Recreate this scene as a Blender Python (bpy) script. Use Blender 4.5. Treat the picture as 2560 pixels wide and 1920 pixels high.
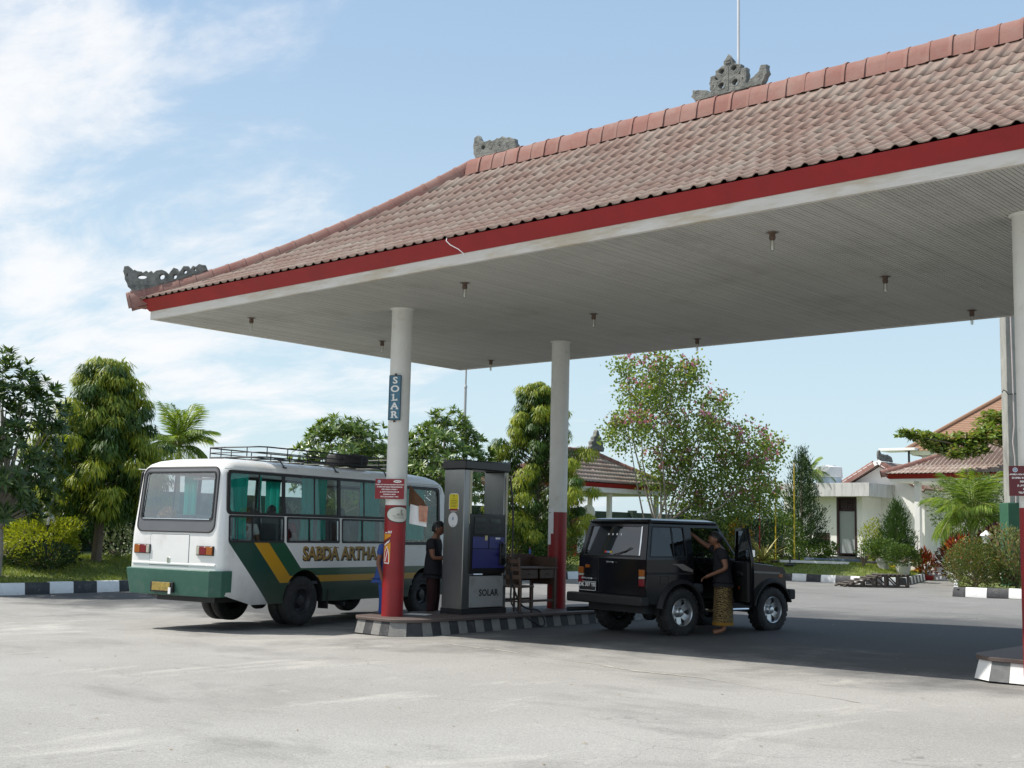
import bpy, bmesh, math, random
import numpy as np
from mathutils import Vector, Matrix, Quaternion

rng = random.Random(7)
nrng = np.random.default_rng(11)
scene = bpy.context.scene
for o in list(bpy.data.objects):
    bpy.data.objects.remove(o)
C = scene.collection
PI = math.pi
R = math.radians

# ------------------------------------------------------------------ camera
CAM_LOC = Vector((14.325, -13.292, 1.62))
YAW, PITCH, ROLL = -0.7301, 0.121, 0.0232
FPX = 3032.1 / 2560.0                      # focal length in image widths
fw = Vector((math.sin(YAW) * math.cos(PITCH), math.cos(YAW) * math.cos(PITCH), math.sin(PITCH)))
r0 = Vector((math.cos(YAW), -math.sin(YAW), 0))
u0 = r0.cross(fw)
CR = r0 * math.cos(ROLL) + u0 * math.sin(ROLL)
CU = -r0 * math.sin(ROLL) + u0 * math.cos(ROLL)
cam_data = bpy.data.cameras.new('camera')
cam_data.sensor_width = 36.0
cam_data.lens = 36.0 * FPX
cam_data.clip_start = 0.1
cam_data.clip_end = 2000.0
cam = bpy.data.objects.new('camera', cam_data)
m3 = Matrix((CR, CU, -fw)).transposed()
cam.matrix_world = Matrix.Translation(CAM_LOC) @ m3.to_4x4()
C.objects.link(cam)
scene.camera = cam

# ------------------------------------------------------------------ light, sky, exposure
SUN_DIR = Vector((0.60, 0.41, -1.0)).normalized()     # the way the light travels
SUN_EL = math.asin(-SUN_DIR.z)
SUN_AZ = math.atan2(-SUN_DIR.x, -SUN_DIR.y)
sun_data = bpy.data.lights.new('sun', 'SUN')
sun_data.energy = 5.0
sun_data.angle = R(0.55)
sun_data.color = (1.0, 0.955, 0.88)
sun = bpy.data.objects.new('sun', sun_data)
sun.rotation_euler = SUN_DIR.to_track_quat('-Z', 'Y').to_euler()
sun.location = (-20, -20, 40)
C.objects.link(sun)
scene.view_settings.view_transform = 'Standard'
scene.view_settings.look = 'None'
scene.view_settings.exposure = 0.16
scene.view_settings.gamma = 1.0
scene.view_settings.use_curve_mapping = False
scene.cycles.max_bounces = 8
scene.cycles.transparent_max_bounces = 16

world = bpy.data.worlds.new('World')
scene.world = world
world.use_nodes = True
wt = world.node_tree
wt.nodes.clear()
def wn(t, **kw):
    n = wt.nodes.new(t)
    for k, v in kw.items():
        setattr(n, k, v)
    return n
def wl(a, b): wt.links.new(a, b)
sky = wn('ShaderNodeTexSky')
sky.sky_type = 'NISHITA'
sky.sun_disc = False
sky.sun_elevation = SUN_EL
sky.sun_rotation = SUN_AZ
sky.altitude = 20
sky.air_density = 1.0
sky.dust_density = 1.6
sky.ozone_density = 1.0
tc = wn('ShaderNodeTexCoord')
sep = wn('ShaderNodeSeparateXYZ'); wl(tc.outputs['Generated'], sep.inputs[0])
zz = wn('ShaderNodeMath', operation='MAXIMUM'); wl(sep.outputs['Z'], zz.inputs[0]); zz.inputs[1].default_value = 0.0
za = wn('ShaderNodeMath', operation='ADD'); wl(zz.outputs[0], za.inputs[0]); za.inputs[1].default_value = 0.17
dx = wn('ShaderNodeMath', operation='DIVIDE'); wl(sep.outputs['X'], dx.inputs[0]); wl(za.outputs[0], dx.inputs[1])
dy = wn('ShaderNodeMath', operation='DIVIDE'); wl(sep.outputs['Y'], dy.inputs[0]); wl(za.outputs[0], dy.inputs[1])
cv = wn('ShaderNodeCombineXYZ'); wl(dx.outputs[0], cv.inputs[0]); wl(dy.outputs[0], cv.inputs[1])
mp = wn('ShaderNodeMapping'); wl(cv.outputs[0], mp.inputs[0])
mp.inputs['Rotation'].default_value = (0, 0, R(28)); mp.inputs['Scale'].default_value = (0.62, 1.0, 1.0)
mp.inputs['Location'].default_value = (2.3, 0.4, 0.0)
n1 = wn('ShaderNodeTexNoise'); wl(mp.outputs[0], n1.inputs['Vector'])
n1.inputs['Scale'].default_value = 1.2; n1.inputs['Detail'].default_value = 12.0; n1.inputs['Roughness'].default_value = 0.60; n1.inputs['Distortion'].default_value = 0.5
# broad cover: the cloud field lies to the left of the station and thins out to the right
dotn = wn('ShaderNodeVectorMath', operation='DOT_PRODUCT'); wl(tc.outputs['Generated'], dotn.inputs[0])
LEFT = (-r0).normalized()
dotn.inputs[1].default_value = (LEFT.x, LEFT.y, 0.0)
cov = wn('ShaderNodeMapRange'); wl(dotn.outputs['Value'], cov.inputs['Value'])
cov.inputs['From Min'].default_value = -0.22; cov.inputs['From Max'].default_value = 0.30
cov.inputs['To Min'].default_value = -0.14; cov.inputs['To Max'].default_value = 0.135
n2 = wn('ShaderNodeTexNoise'); wl(mp.outputs[0], n2.inputs['Vector'])
n2.inputs['Scale'].default_value = 4.2; n2.inputs['Detail'].default_value = 10.0; n2.inputs['Roughness'].default_value = 0.62; n2.inputs['Distortion'].default_value = 0.4
brk = wn('ShaderNodeMath', operation='MULTIPLY_ADD'); wl(n2.outputs['Fac'], brk.inputs[0]); brk.inputs[1].default_value = 0.52; brk.inputs[2].default_value = -0.26
sm0 = wn('ShaderNodeMath', operation='ADD'); wl(n1.outputs['Fac'], sm0.inputs[0]); wl(brk.outputs[0], sm0.inputs[1])
sm = wn('ShaderNodeMath', operation='ADD'); wl(sm0.outputs[0], sm.inputs[0]); wl(cov.outputs[0], sm.inputs[1])
cr = wn('ShaderNodeMapRange', interpolation_type='SMOOTHSTEP'); wl(sm.outputs[0], cr.inputs['Value'])
cr.inputs['From Min'].default_value = 0.49; cr.inputs['From Max'].default_value = 0.74
cr.inputs['To Min'].default_value = 0.0; cr.inputs['To Max'].default_value = 0.93
hz = wn('ShaderNodeMapRange', interpolation_type='SMOOTHSTEP'); wl(sep.outputs['Z'], hz.inputs['Value'])
hz.inputs['From Min'].default_value = 0.0; hz.inputs['From Max'].default_value = 0.50
hz.inputs['To Min'].default_value = 0.0; hz.inputs['To Max'].default_value = 1.0
air = wn('ShaderNodeMixRGB'); wl(hz.outputs[0], air.inputs['Fac'])            # tropical haze: pale low down, clearer blue higher up
air.inputs['Color1'].default_value = (4.05, 5.15, 5.65, 1); air.inputs['Color2'].default_value = (2.35, 3.45, 4.85, 1)
veil = wn('ShaderNodeMixRGB'); veil.inputs['Fac'].default_value = 0.80; wl(sky.outputs[0], veil.inputs['Color1']); wl(air.outputs[0], veil.inputs['Color2'])
cm = wn('ShaderNodeMixRGB'); wl(cr.outputs[0], cm.inputs['Fac']); wl(veil.outputs[0], cm.inputs['Color1'])
cm.inputs['Color2'].default_value = (5.9, 5.95, 6.05, 1)
bg = wn('ShaderNodeBackground'); wl(cm.outputs[0], bg.inputs['Color']); bg.inputs['Strength'].default_value = 0.15
wo = wn('ShaderNodeOutputWorld'); wl(bg.outputs[0], wo.inputs['Surface'])

# ------------------------------------------------------------------ helpers
def ray_dir(px, py):
    """direction through a point of the 2560 x 1920 photograph, scaled so that its depth is 1"""
    return fw + CR * ((px - 1280) / 3032.1) + CU * ((960 - py) / 3032.1)
def at(px, py, dep): return CAM_LOC + ray_dir(px, py) * dep
def at_z(px, py, z):
    d = ray_dir(px, py); return CAM_LOC + d * ((z - CAM_LOC.z) / d.z)
def at_y(px, py, y):
    d = ray_dir(px, py); return CAM_LOC + d * ((y - CAM_LOC.y) / d.y)
def at_x(px, py, x):
    d = ray_dir(px, py); return CAM_LOC + d * ((x - CAM_LOC.x) / d.x)

def zg(x, y):
    """height of the paving: a gentle cross fall up to the right and to the back"""
    return 0.0165 * (min(max(x, -4.0), 14.0) - 1.0) + 0.008 * min(max(y, 0.0), 10.0)

def tag(o, label, cat, group=None):
    o['label'] = label; o['category'] = cat
    if group: o['group'] = group
    return o
def thing(name, label, cat, loc=(0, 0, 0), rz=0.0, group=None):
    o = bpy.data.objects.new(name, None)
    o.empty_display_size = 0.2
    o.location = loc; o.rotation_euler = (0, 0, rz)
    C.objects.link(o)
    return tag(o, label, cat, group)
def link(name, me, mat=None, parent=None, loc=None, rot=None):
    o = bpy.data.objects.new(name, me)
    if mat is not None and not me.materials:
        me.materials.append(mat)
    C.objects.link(o)
    if parent is not None: o.parent = parent
    if loc is not None: o.location = loc
    if rot is not None: o.rotation_euler = rot
    return o
def copy_tree(o, parent=None):
    c = o.copy(); C.objects.link(c); c.parent = parent
    for ch in o.children: copy_tree(ch, c)
    return c

class MB:
    """collects simple shapes and links them as one mesh"""
    def __init__(s): s.v = []; s.f = []; s.mi = []
    def add(s, vs, fs, M=None, mi=0):
        n = len(s.v)
        if M is not None: vs = [M @ Vector(p) for p in vs]
        s.v += [tuple(p) for p in vs]
        s.f += [tuple(i + n for i in f) for f in fs]
        s.mi += [mi] * len(fs)
        return s
    def box(s, c, d, rz=0, M=None, taper=1.0, mi=0):
        x, y, z = d[0] / 2, d[1] / 2, d[2] / 2
        t = taper
        vs = [(-x, -y, -z), (x, -y, -z), (x, y, -z), (-x, y, -z), (-x * t, -y * t, z), (x * t, -y * t, z), (x * t, y * t, z), (-x * t, y * t, z)]
        T = Matrix.Translation(c) @ Matrix.Rotation(rz, 4, 'Z')
        if M is not None: T = T @ M
        return s.add(vs, [(0, 3, 2, 1), (4, 5, 6, 7), (0, 1, 5, 4), (1, 2, 6, 5), (2, 3, 7, 6), (3, 0, 4, 7)], T, mi)
    def tube(s, pts, rad, n=8, cap=True, mi=0):
        pts = [Vector(p) for p in pts]
        if not hasattr(rad, '__len__'): rad = [rad] * len(pts)
        rings = []; up = Vector((0, 0, 1))
        prev = None
        for i, p in enumerate(pts):
            a = pts[max(i - 1, 0)]; b = pts[min(i + 1, len(pts) - 1)]
            t = (b - a).normalized()
            if prev is None:
                ref = up if abs(t.z) < 0.95 else Vector((1, 0, 0))
                nx = t.cross(ref).normalized()
            else:
                nx = (prev - t * prev.dot(t))
                if nx.length < 1e-5: nx = t.orthogonal()
                nx.normalize()
            prev = nx; ny = t.cross(nx)
            rings.append([p + (nx * math.cos(2 * PI * k / n) + ny * math.sin(2 * PI * k / n)) * rad[i] for k in range(n)])
        vs = [v for r in rings for v in r]; fs = []
        for i in range(len(pts) - 1):
            for k in range(n):
                fs.append((i * n + k, i * n + (k + 1) % n, (i + 1) * n + (k + 1) % n, (i + 1) * n + k))
        if cap:
            fs.append(tuple(range(n - 1, -1, -1))); fs.append(tuple((len(pts) - 1) * n + k for k in range(n)))
        return s.add(vs, fs, None, mi)
    def lathe(s, prof, n=24, M=None, closed=False, mi=0, caps=True):
        """profile of (radius, height) turned about local Z"""
        vs = []; fs = []
        for r, z in prof:
            for k in range(n):
                a = 2 * PI * k / n; vs.append((r * math.cos(a), r * math.sin(a), z))
        m = len(prof)
        for i in range(m - 1 if not closed else m):
            j = (i + 1) % m
            for k in range(n):
                fs.append((i * n + k, i * n + (k + 1) % n, j * n + (k + 1) % n, j * n + k))
        if not closed and caps:
            if prof[0][0] > 1e-4: fs.append(tuple(range(n - 1, -1, -1)))
            if prof[-1][0] > 1e-4: fs.append(tuple((m - 1) * n + k for k in range(n)))
        return s.add(vs, fs, M, mi)
    def prism(s, poly, d0, d1, M=None, mi=0):
        """polygon in local XY pulled from z=d0 to z=d1"""
        n = len(poly)
        vs = [(x, y, d0) for x, y in poly] + [(x, y, d1) for x, y in poly]
        fs = [tuple(range(n - 1, -1, -1)), tuple(range(n, 2 * n))]
        fs += [(i, (i + 1) % n, n + (i + 1) % n, n + i) for i in range(n)]
        return s.add(vs, fs, M, mi)
    def ring(s, outer, inner, d0, d1, M=None, mi=0):
        """frame between two outlines of the same point count"""
        n = len(outer)
        vs = [(x, y, d0) for x, y in outer] + [(x, y, d0) for x, y in inner] + [(x, y, d1) for x, y in outer] + [(x, y, d1) for x, y in inner]
        fs = []
        for i in range(n):
            j = (i + 1) % n
            fs += [(i, n + i, n + j, j), (2 * n + i, 2 * n + j, 3 * n + j, 3 * n + i), (i, j, 2 * n + j, 2 * n + i), (n + i, 3 * n + i, 3 * n + j, n + j)]
        return s.add(vs, fs, M, mi)
    def mesh(s, name, smooth=None):
        me = bpy.data.meshes.new(name)
        me.from_pydata(s.v, [], s.f)
        if any(s.mi): me.polygons.foreach_set('material_index', s.mi)
        if smooth is not None:
            bm = bmesh.new(); bm.from_mesh(me)
            bmesh.ops.recalc_face_normals(bm, faces=bm.faces)
            for f in bm.faces: f.smooth = True
            for e in bm.edges:
                if len(e.link_faces) == 2 and e.calc_face_angle(0) > smooth: e.smooth = False
            bm.to_mesh(me); bm.free()
        me.update()
        return me
    def build(s, name, mat, parent=None, smooth=R(35), bevel=0, loc=None, rot=None, seg=2):
        me = s.mesh(name, smooth)
        for m in (mat if isinstance(mat, (list, tuple)) else [mat]): me.materials.append(m)
        o = link(name, me, None, parent, loc, rot)
        if bevel:
            b = o.modifiers.new('bevel', 'BEVEL'); b.width = bevel; b.segments = seg; b.limit_method = 'ANGLE'; b.angle_limit = R(40)
        return o

def rrect(x0, x1, y0, y1, r, n=4):
    out = []
    for cx, cy, a0 in ((x1 - r, y0 + r, -90), (x1 - r, y1 - r, 0), (x0 + r, y1 - r, 90), (x0 + r, y0 + r, 180)):
        for k in range(n + 1):
            a = R(a0 + 90 * k / n); out.append((cx + r * math.cos(a), cy + r * math.sin(a)))
    return out
AX = {  # matrices that stand a local XY drawing up: '+x' means its face looks along +X, drawing x runs along +Y
    '+x': Matrix(((0, 0, 1, 0), (1, 0, 0, 0), (0, 1, 0, 0), (0, 0, 0, 1))),
    '-x': Matrix(((0, 0, -1, 0), (-1, 0, 0, 0), (0, 1, 0, 0), (0, 0, 0, 1))),
    '-y': Matrix(((1, 0, 0, 0), (0, 0, -1, 0), (0, 1, 0, 0), (0, 0, 0, 1))),
    '+y': Matrix(((-1, 0, 0, 0), (0, 0, 1, 0), (0, 1, 0, 0), (0, 0, 0, 1))),
}
def text_mesh(s, size, bold=0.0, extrude=0.001, align='CENTER', space=1.0, line=1.0, shear=0.0):
    cu = bpy.data.curves.new('lettering', 'FONT')
    cu.body = s; cu.size = size; cu.offset = bold; cu.extrude = extrude; cu.align_x = align; cu.align_y = 'CENTER'
    cu.space_character = space; cu.space_line = line; cu.shear = shear; cu.resolution_u = 3
    o = bpy.data.objects.new('lettering', cu); C.objects.link(o)
    dg = bpy.context.evaluated_depsgraph_get()
    me = bpy.data.meshes.new_from_object(o.evaluated_get(dg))
    bpy.data.objects.remove(o); bpy.data.curves.remove(cu)
    return me
def lettering(s, size, mat, parent, M, name='lettering', **kw):
    me = text_mesh(s, size, **kw)
    me.transform(M); me.materials.clear(); me.materials.append(mat)
    return link(name, me, None, parent)

# ------------------------------------------------------------------ materials
MATS = {}
def mat(name, col, rough=0.6, metal=0.0, var=0.12, scale=3.0, bump=0.0, bscale=40.0, dirt=None, damt=0.0, dscale=1.5, spec=0.5, coat=0.0, streak=None, rnd=0.0):
    """Principled surface whose colour drifts with world-space noise; dirt is a second colour in patches"""
    m = bpy.data.materials.new(name); m.use_nodes = True
    nt = m.node_tree; b = nt.nodes['Principled BSDF']
    L = nt.links.new
    b.inputs['Roughness'].default_value = rough; b.inputs['Metallic'].default_value = metal
    b.inputs['Specular IOR Level'].default_value = spec
    if coat: b.inputs['Coat Weight'].default_value = coat; b.inputs['Coat Roughness'].default_value = 0.08
    geo = nt.nodes.new('ShaderNodeNewGeometry')
    mp = nt.nodes.new('ShaderNodeMapping'); L(geo.outputs['Position'], mp.inputs[0])
    if streak: mp.inputs['Scale'].default_value = streak
    no = nt.nodes.new('ShaderNodeTexNoise'); L(mp.outputs[0], no.inputs['Vector'])
    no.inputs['Scale'].default_value = scale; no.inputs['Detail'].default_value = 6; no.inputs['Roughness'].default_value = 0.65
    mr = nt.nodes.new('ShaderNodeMapRange'); L(no.outputs['Fac'], mr.inputs['Value'])
    mr.inputs['From Min'].default_value = 0.25; mr.inputs['From Max'].default_value = 0.75
    mr.inputs['To Min'].default_value = 1 - var; mr.inputs['To Max'].default_value = 1 + var
    src = mr.outputs[0]
    if rnd:
        oi = nt.nodes.new('ShaderNodeNewGeometry')
        m2 = nt.nodes.new('ShaderNodeMapRange'); L(oi.outputs['Random Per Island'], m2.inputs['Value'])
        m2.inputs['To Min'].default_value = 1 - rnd; m2.inputs['To Max'].default_value = 1 + rnd
        mu = nt.nodes.new('ShaderNodeMath'); mu.operation = 'MULTIPLY'; L(src, mu.inputs[0]); L(m2.outputs[0], mu.inputs[1]); src = mu.outputs[0]
    mx = nt.nodes.new('ShaderNodeVectorMath'); mx.operation = 'SCALE'
    mx.inputs[0].default_value = col[:3]; L(src, mx.inputs['Scale'])
    out = mx.outputs[0]
    if dirt is not None:
        n2 = nt.nodes.new('ShaderNodeTexNoise'); L(mp.outputs[0], n2.inputs['Vector'])
        n2.inputs['Scale'].default_value = dscale; n2.inputs['Detail'].default_value = 8; n2.inputs['Roughness'].default_value = 0.7
        r2 = nt.nodes.new('ShaderNodeMapRange'); L(n2.outputs['Fac'], r2.inputs['Value'])
        r2.inputs['From Min'].default_value = 0.62 - 0.35 * damt; r2.inputs['From Max'].default_value = 0.75
        r2.inputs['To Max'].default_value = min(1, 0.35 + damt)
        mi = nt.nodes.new('ShaderNodeMixRGB'); L(r2.outputs[0], mi.inputs['Fac']); L(out, mi.inputs['Color1']); mi.inputs['Color2'].default_value = (*dirt[:3], 1)
        out = mi.outputs[0]
    L(out, b.inputs['Base Color'])
    if bump:
        n3 = nt.nodes.new('ShaderNodeTexNoise'); L(mp.outputs[0], n3.inputs['Vector'])
        n3.inputs['Scale'].default_value = bscale; n3.inputs['Detail'].default_value = 5
        bp = nt.nodes.new('ShaderNodeBump'); L(n3.outputs['Fac'], bp.inputs['Height']); bp.inputs['Strength'].default_value = bump; bp.inputs['Distance'].default_value = 0.02
        L(bp.outputs[0], b.inputs['Normal'])
    MATS[name] = m
    return m
def leafmat(name, c1, c2, trans=0.35, rough=0.42, c3=None, spec=0.4):
    """leaf colour picked per leaf between two or three tones, part of the light passes through"""
    m = bpy.data.materials.new(name); m.use_nodes = True
    nt = m.node_tree; b = nt.nodes['Principled BSDF']; L = nt.links.new
    g = nt.nodes.new('ShaderNodeNewGeometry')
    cr = nt.nodes.new('ShaderNodeValToRGB'); L(g.outputs['Random Per Island'], cr.inputs[0])
    e = cr.color_ramp.elements
    e[0].color = (*c1, 1); e[1].color = (*c2, 1)
    if c3 is not None:
        e[1].position = 0.72; k = e.new(1.0); k.color = (*c3, 1)
    L(cr.outputs[0], b.inputs['Base Color']); b.inputs['Roughness'].default_value = rough; b.inputs['Specular IOR Level'].default_value = spec
    t = nt.nodes.new('ShaderNodeBsdfTranslucent')
    mul = nt.nodes.new('ShaderNodeMixRGB'); mul.blend_type = 'MULTIPLY'; mul.inputs['Fac'].default_value = 1; L(cr.outputs[0], mul.inputs['Color1']); mul.inputs['Color2'].default_value = (1.35, 1.3, 0.6, 1)
    L(mul.outputs[0], t.inputs['Color'])
    mx = nt.nodes.new('ShaderNodeMixShader'); mx.inputs[0].default_value = trans
    L(b.outputs[0], mx.inputs[1]); L(t.outputs[0], mx.inputs[2])
    L(mx.outputs[0], nt.nodes['Material Output'].inputs['Surface'])
    return m
def clothmat(name, col, trans=0.5):
    """thin cloth that lets part of the light through"""
    m = mat(name, col, 0.9, var=0.15, scale=5, streak=(1, 1, 0.12)); nt = m.node_tree; L = nt.links.new
    b = nt.nodes['Principled BSDF']; t = nt.nodes.new('ShaderNodeBsdfTranslucent'); L(b.inputs['Base Color'].links[0].from_socket, t.inputs['Color'])
    mx = nt.nodes.new('ShaderNodeMixShader'); mx.inputs[0].default_value = trans; L(b.outputs[0], mx.inputs[1]); L(t.outputs[0], mx.inputs[2])
    L(mx.outputs[0], nt.nodes['Material Output'].inputs['Surface']); return m
def glassmat(name, tint=(0.5, 0.55, 0.55), refl=0.10, rough=0.03):
    """thin pane: tinted see-through with mirror reflection that grows at grazing angles"""
    m = bpy.data.materials.new(name); m.use_nodes = True
    nt = m.node_tree; nt.nodes.remove(nt.nodes['Principled BSDF']); L = nt.links.new
    t = nt.nodes.new('ShaderNodeBsdfTransparent'); t.inputs['Color'].default_value = (*tint, 1)
    g = nt.nodes.new('ShaderNodeBsdfGlossy'); g.inputs['Roughness'].default_value = rough; g.inputs['Color'].default_value = (0.95, 0.97, 1, 1)
    lw = nt.nodes.new('ShaderNodeLayerWeight'); lw.inputs['Blend'].default_value = 0.5
    pw = nt.nodes.new('ShaderNodeMath'); pw.operation = 'POWER'; L(lw.outputs['Facing'], pw.inputs[0]); pw.inputs[1].default_value = 4.5
    mr = nt.nodes.new('ShaderNodeMapRange'); L(pw.outputs[0], mr.inputs['Value']); mr.inputs['To Min'].default_value = refl; mr.inputs['To Max'].default_value = 0.9
    mx = nt.nodes.new('ShaderNodeMixShader'); L(mr.outputs[0], mx.inputs[0]); L(t.outputs[0], mx.inputs[1]); L(g.outputs[0], mx.inputs[2])
    L(mx.outputs[0], nt.nodes['Material Output'].inputs['Surface'])
    return m

M_white_paint = mat('white wall paint', (0.80, 0.80, 0.77), 0.7, var=0.05, dirt=(0.42, 0.40, 0.34), damt=0.25, dscale=1.2, bump=0.08)
M_white_clean = mat('fresh white wall paint', (0.86, 0.86, 0.84), 0.7, var=0.04, dirt=(0.55, 0.54, 0.5), damt=0.1, dscale=0.8, bump=0.06)
M_col_white = mat('column paint', (0.70, 0.70, 0.66), 0.55, var=0.06, dirt=(0.42, 0.33, 0.2), damt=0.12, dscale=5, bump=0.1, bscale=25)
M_red_paint = mat('red paint', (0.285, 0.006, 0.009), 0.5, var=0.18, scale=2.2, dirt=(0.2, 0.02, 0.02), damt=0.2)
M_col_red = mat('column red paint', (0.27, 0.010, 0.013), 0.45, var=0.2, scale=3, dirt=(0.09, 0.035, 0.03), damt=0.3, dscale=4, streak=(1, 1, 0.5))
M_black_kerb = mat('black kerb paint', (0.035, 0.036, 0.04), 0.65, var=0.35, scale=6, dirt=(0.16, 0.16, 0.155), damt=0.22, dscale=5, bump=0.25)
M_white_kerb = mat('white kerb paint', (0.74, 0.74, 0.73), 0.65, var=0.06, scale=6, dirt=(0.38, 0.36, 0.32), damt=0.2, dscale=5, bump=0.2)
M_grey_kerb = mat('worn grey kerb paint', (0.22, 0.215, 0.205), 0.75, var=0.2, scale=7, dirt=(0.2, 0.19, 0.17), damt=0.35, dscale=6, bump=0.3)
M_conc = mat('weathered concrete', (0.31, 0.31, 0.285), 0.85, var=0.25, scale=4, dirt=(0.10, 0.10, 0.095), damt=0.5, dscale=2.2, bump=0.25, streak=(1, 1, 0.35))
M_redslab = mat('red oxide cement', (0.105, 0.076, 0.068), 0.6, var=0.2, scale=4, dirt=(0.1, 0.08, 0.07), damt=0.4, dscale=2, bump=0.1)
M_black = mat('black plastic', (0.018, 0.018, 0.02), 0.42, var=0.2)
M_rubber = mat('tyre rubber', (0.022, 0.022, 0.023), 0.8, var=0.3, scale=12, dirt=(0.07, 0.065, 0.06), damt=0.3, dscale=9, bump=0.2)
M_steel = mat('brushed stainless steel', (0.27, 0.27, 0.265), 0.36, 0.95, var=0.12, scale=4, dirt=(0.3, 0.24, 0.17), damt=0.25, dscale=3, streak=(1, 1, 0.25))
M_chrome = mat('chrome', (0.75, 0.76, 0.78), 0.14, 1.0, var=0.03)
M_alloy = mat('alloy rim', (0.58, 0.59, 0.6), 0.3, 0.9, var=0.08)
M_dark_metal = mat('dark painted steel', (0.03, 0.032, 0.034), 0.5, 0.3, var=0.2)
M_stone = mat('carved volcanic stone', (0.20, 0.205, 0.19), 0.95, var=0.35, scale=14, dirt=(0.035, 0.042, 0.04), damt=0.5, dscale=5, bump=0.7, bscale=35)
M_wood = mat('dark worn wood', (0.09, 0.052, 0.035), 0.6, var=0.3, scale=6, streak=(1, 1, 0.2), bump=0.15)
M_wood_grey = mat('weathered timber', (0.075, 0.06, 0.05), 0.85, var=0.35, scale=7, dirt=(0.2, 0.17, 0.14), damt=0.3, dscale=4, bump=0.3)
M_bark = mat('tree bark', (0.16, 0.125, 0.095), 0.9, var=0.3, scale=8, dirt=(0.07, 0.06, 0.045), damt=0.4, dscale=4, bump=0.6, bscale=22, streak=(1, 1, 0.4))
M_bark_pale = mat('pale bark', (0.30, 0.27, 0.23), 0.9, var=0.25, scale=8, dirt=(0.13, 0.11, 0.09), damt=0.35, dscale=5, bump=0.4)
M_paper = mat('white paper', (0.78, 0.79, 0.80), 0.7, var=0.05, scale=8)
M_white_plastic = mat('white plastic', (0.76, 0.76, 0.76), 0.4, var=0.04)
M_skin = mat('brown skin', (0.23, 0.105, 0.06), 0.5, var=0.12, scale=9)
M_hair = mat('black hair', (0.008, 0.007, 0.007), 0.42, var=0.3, scale=40, bump=0.3, bscale=120)
M_lettering_white = mat('white lettering', (0.8, 0.8, 0.78), 0.5, var=0.05)
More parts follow.
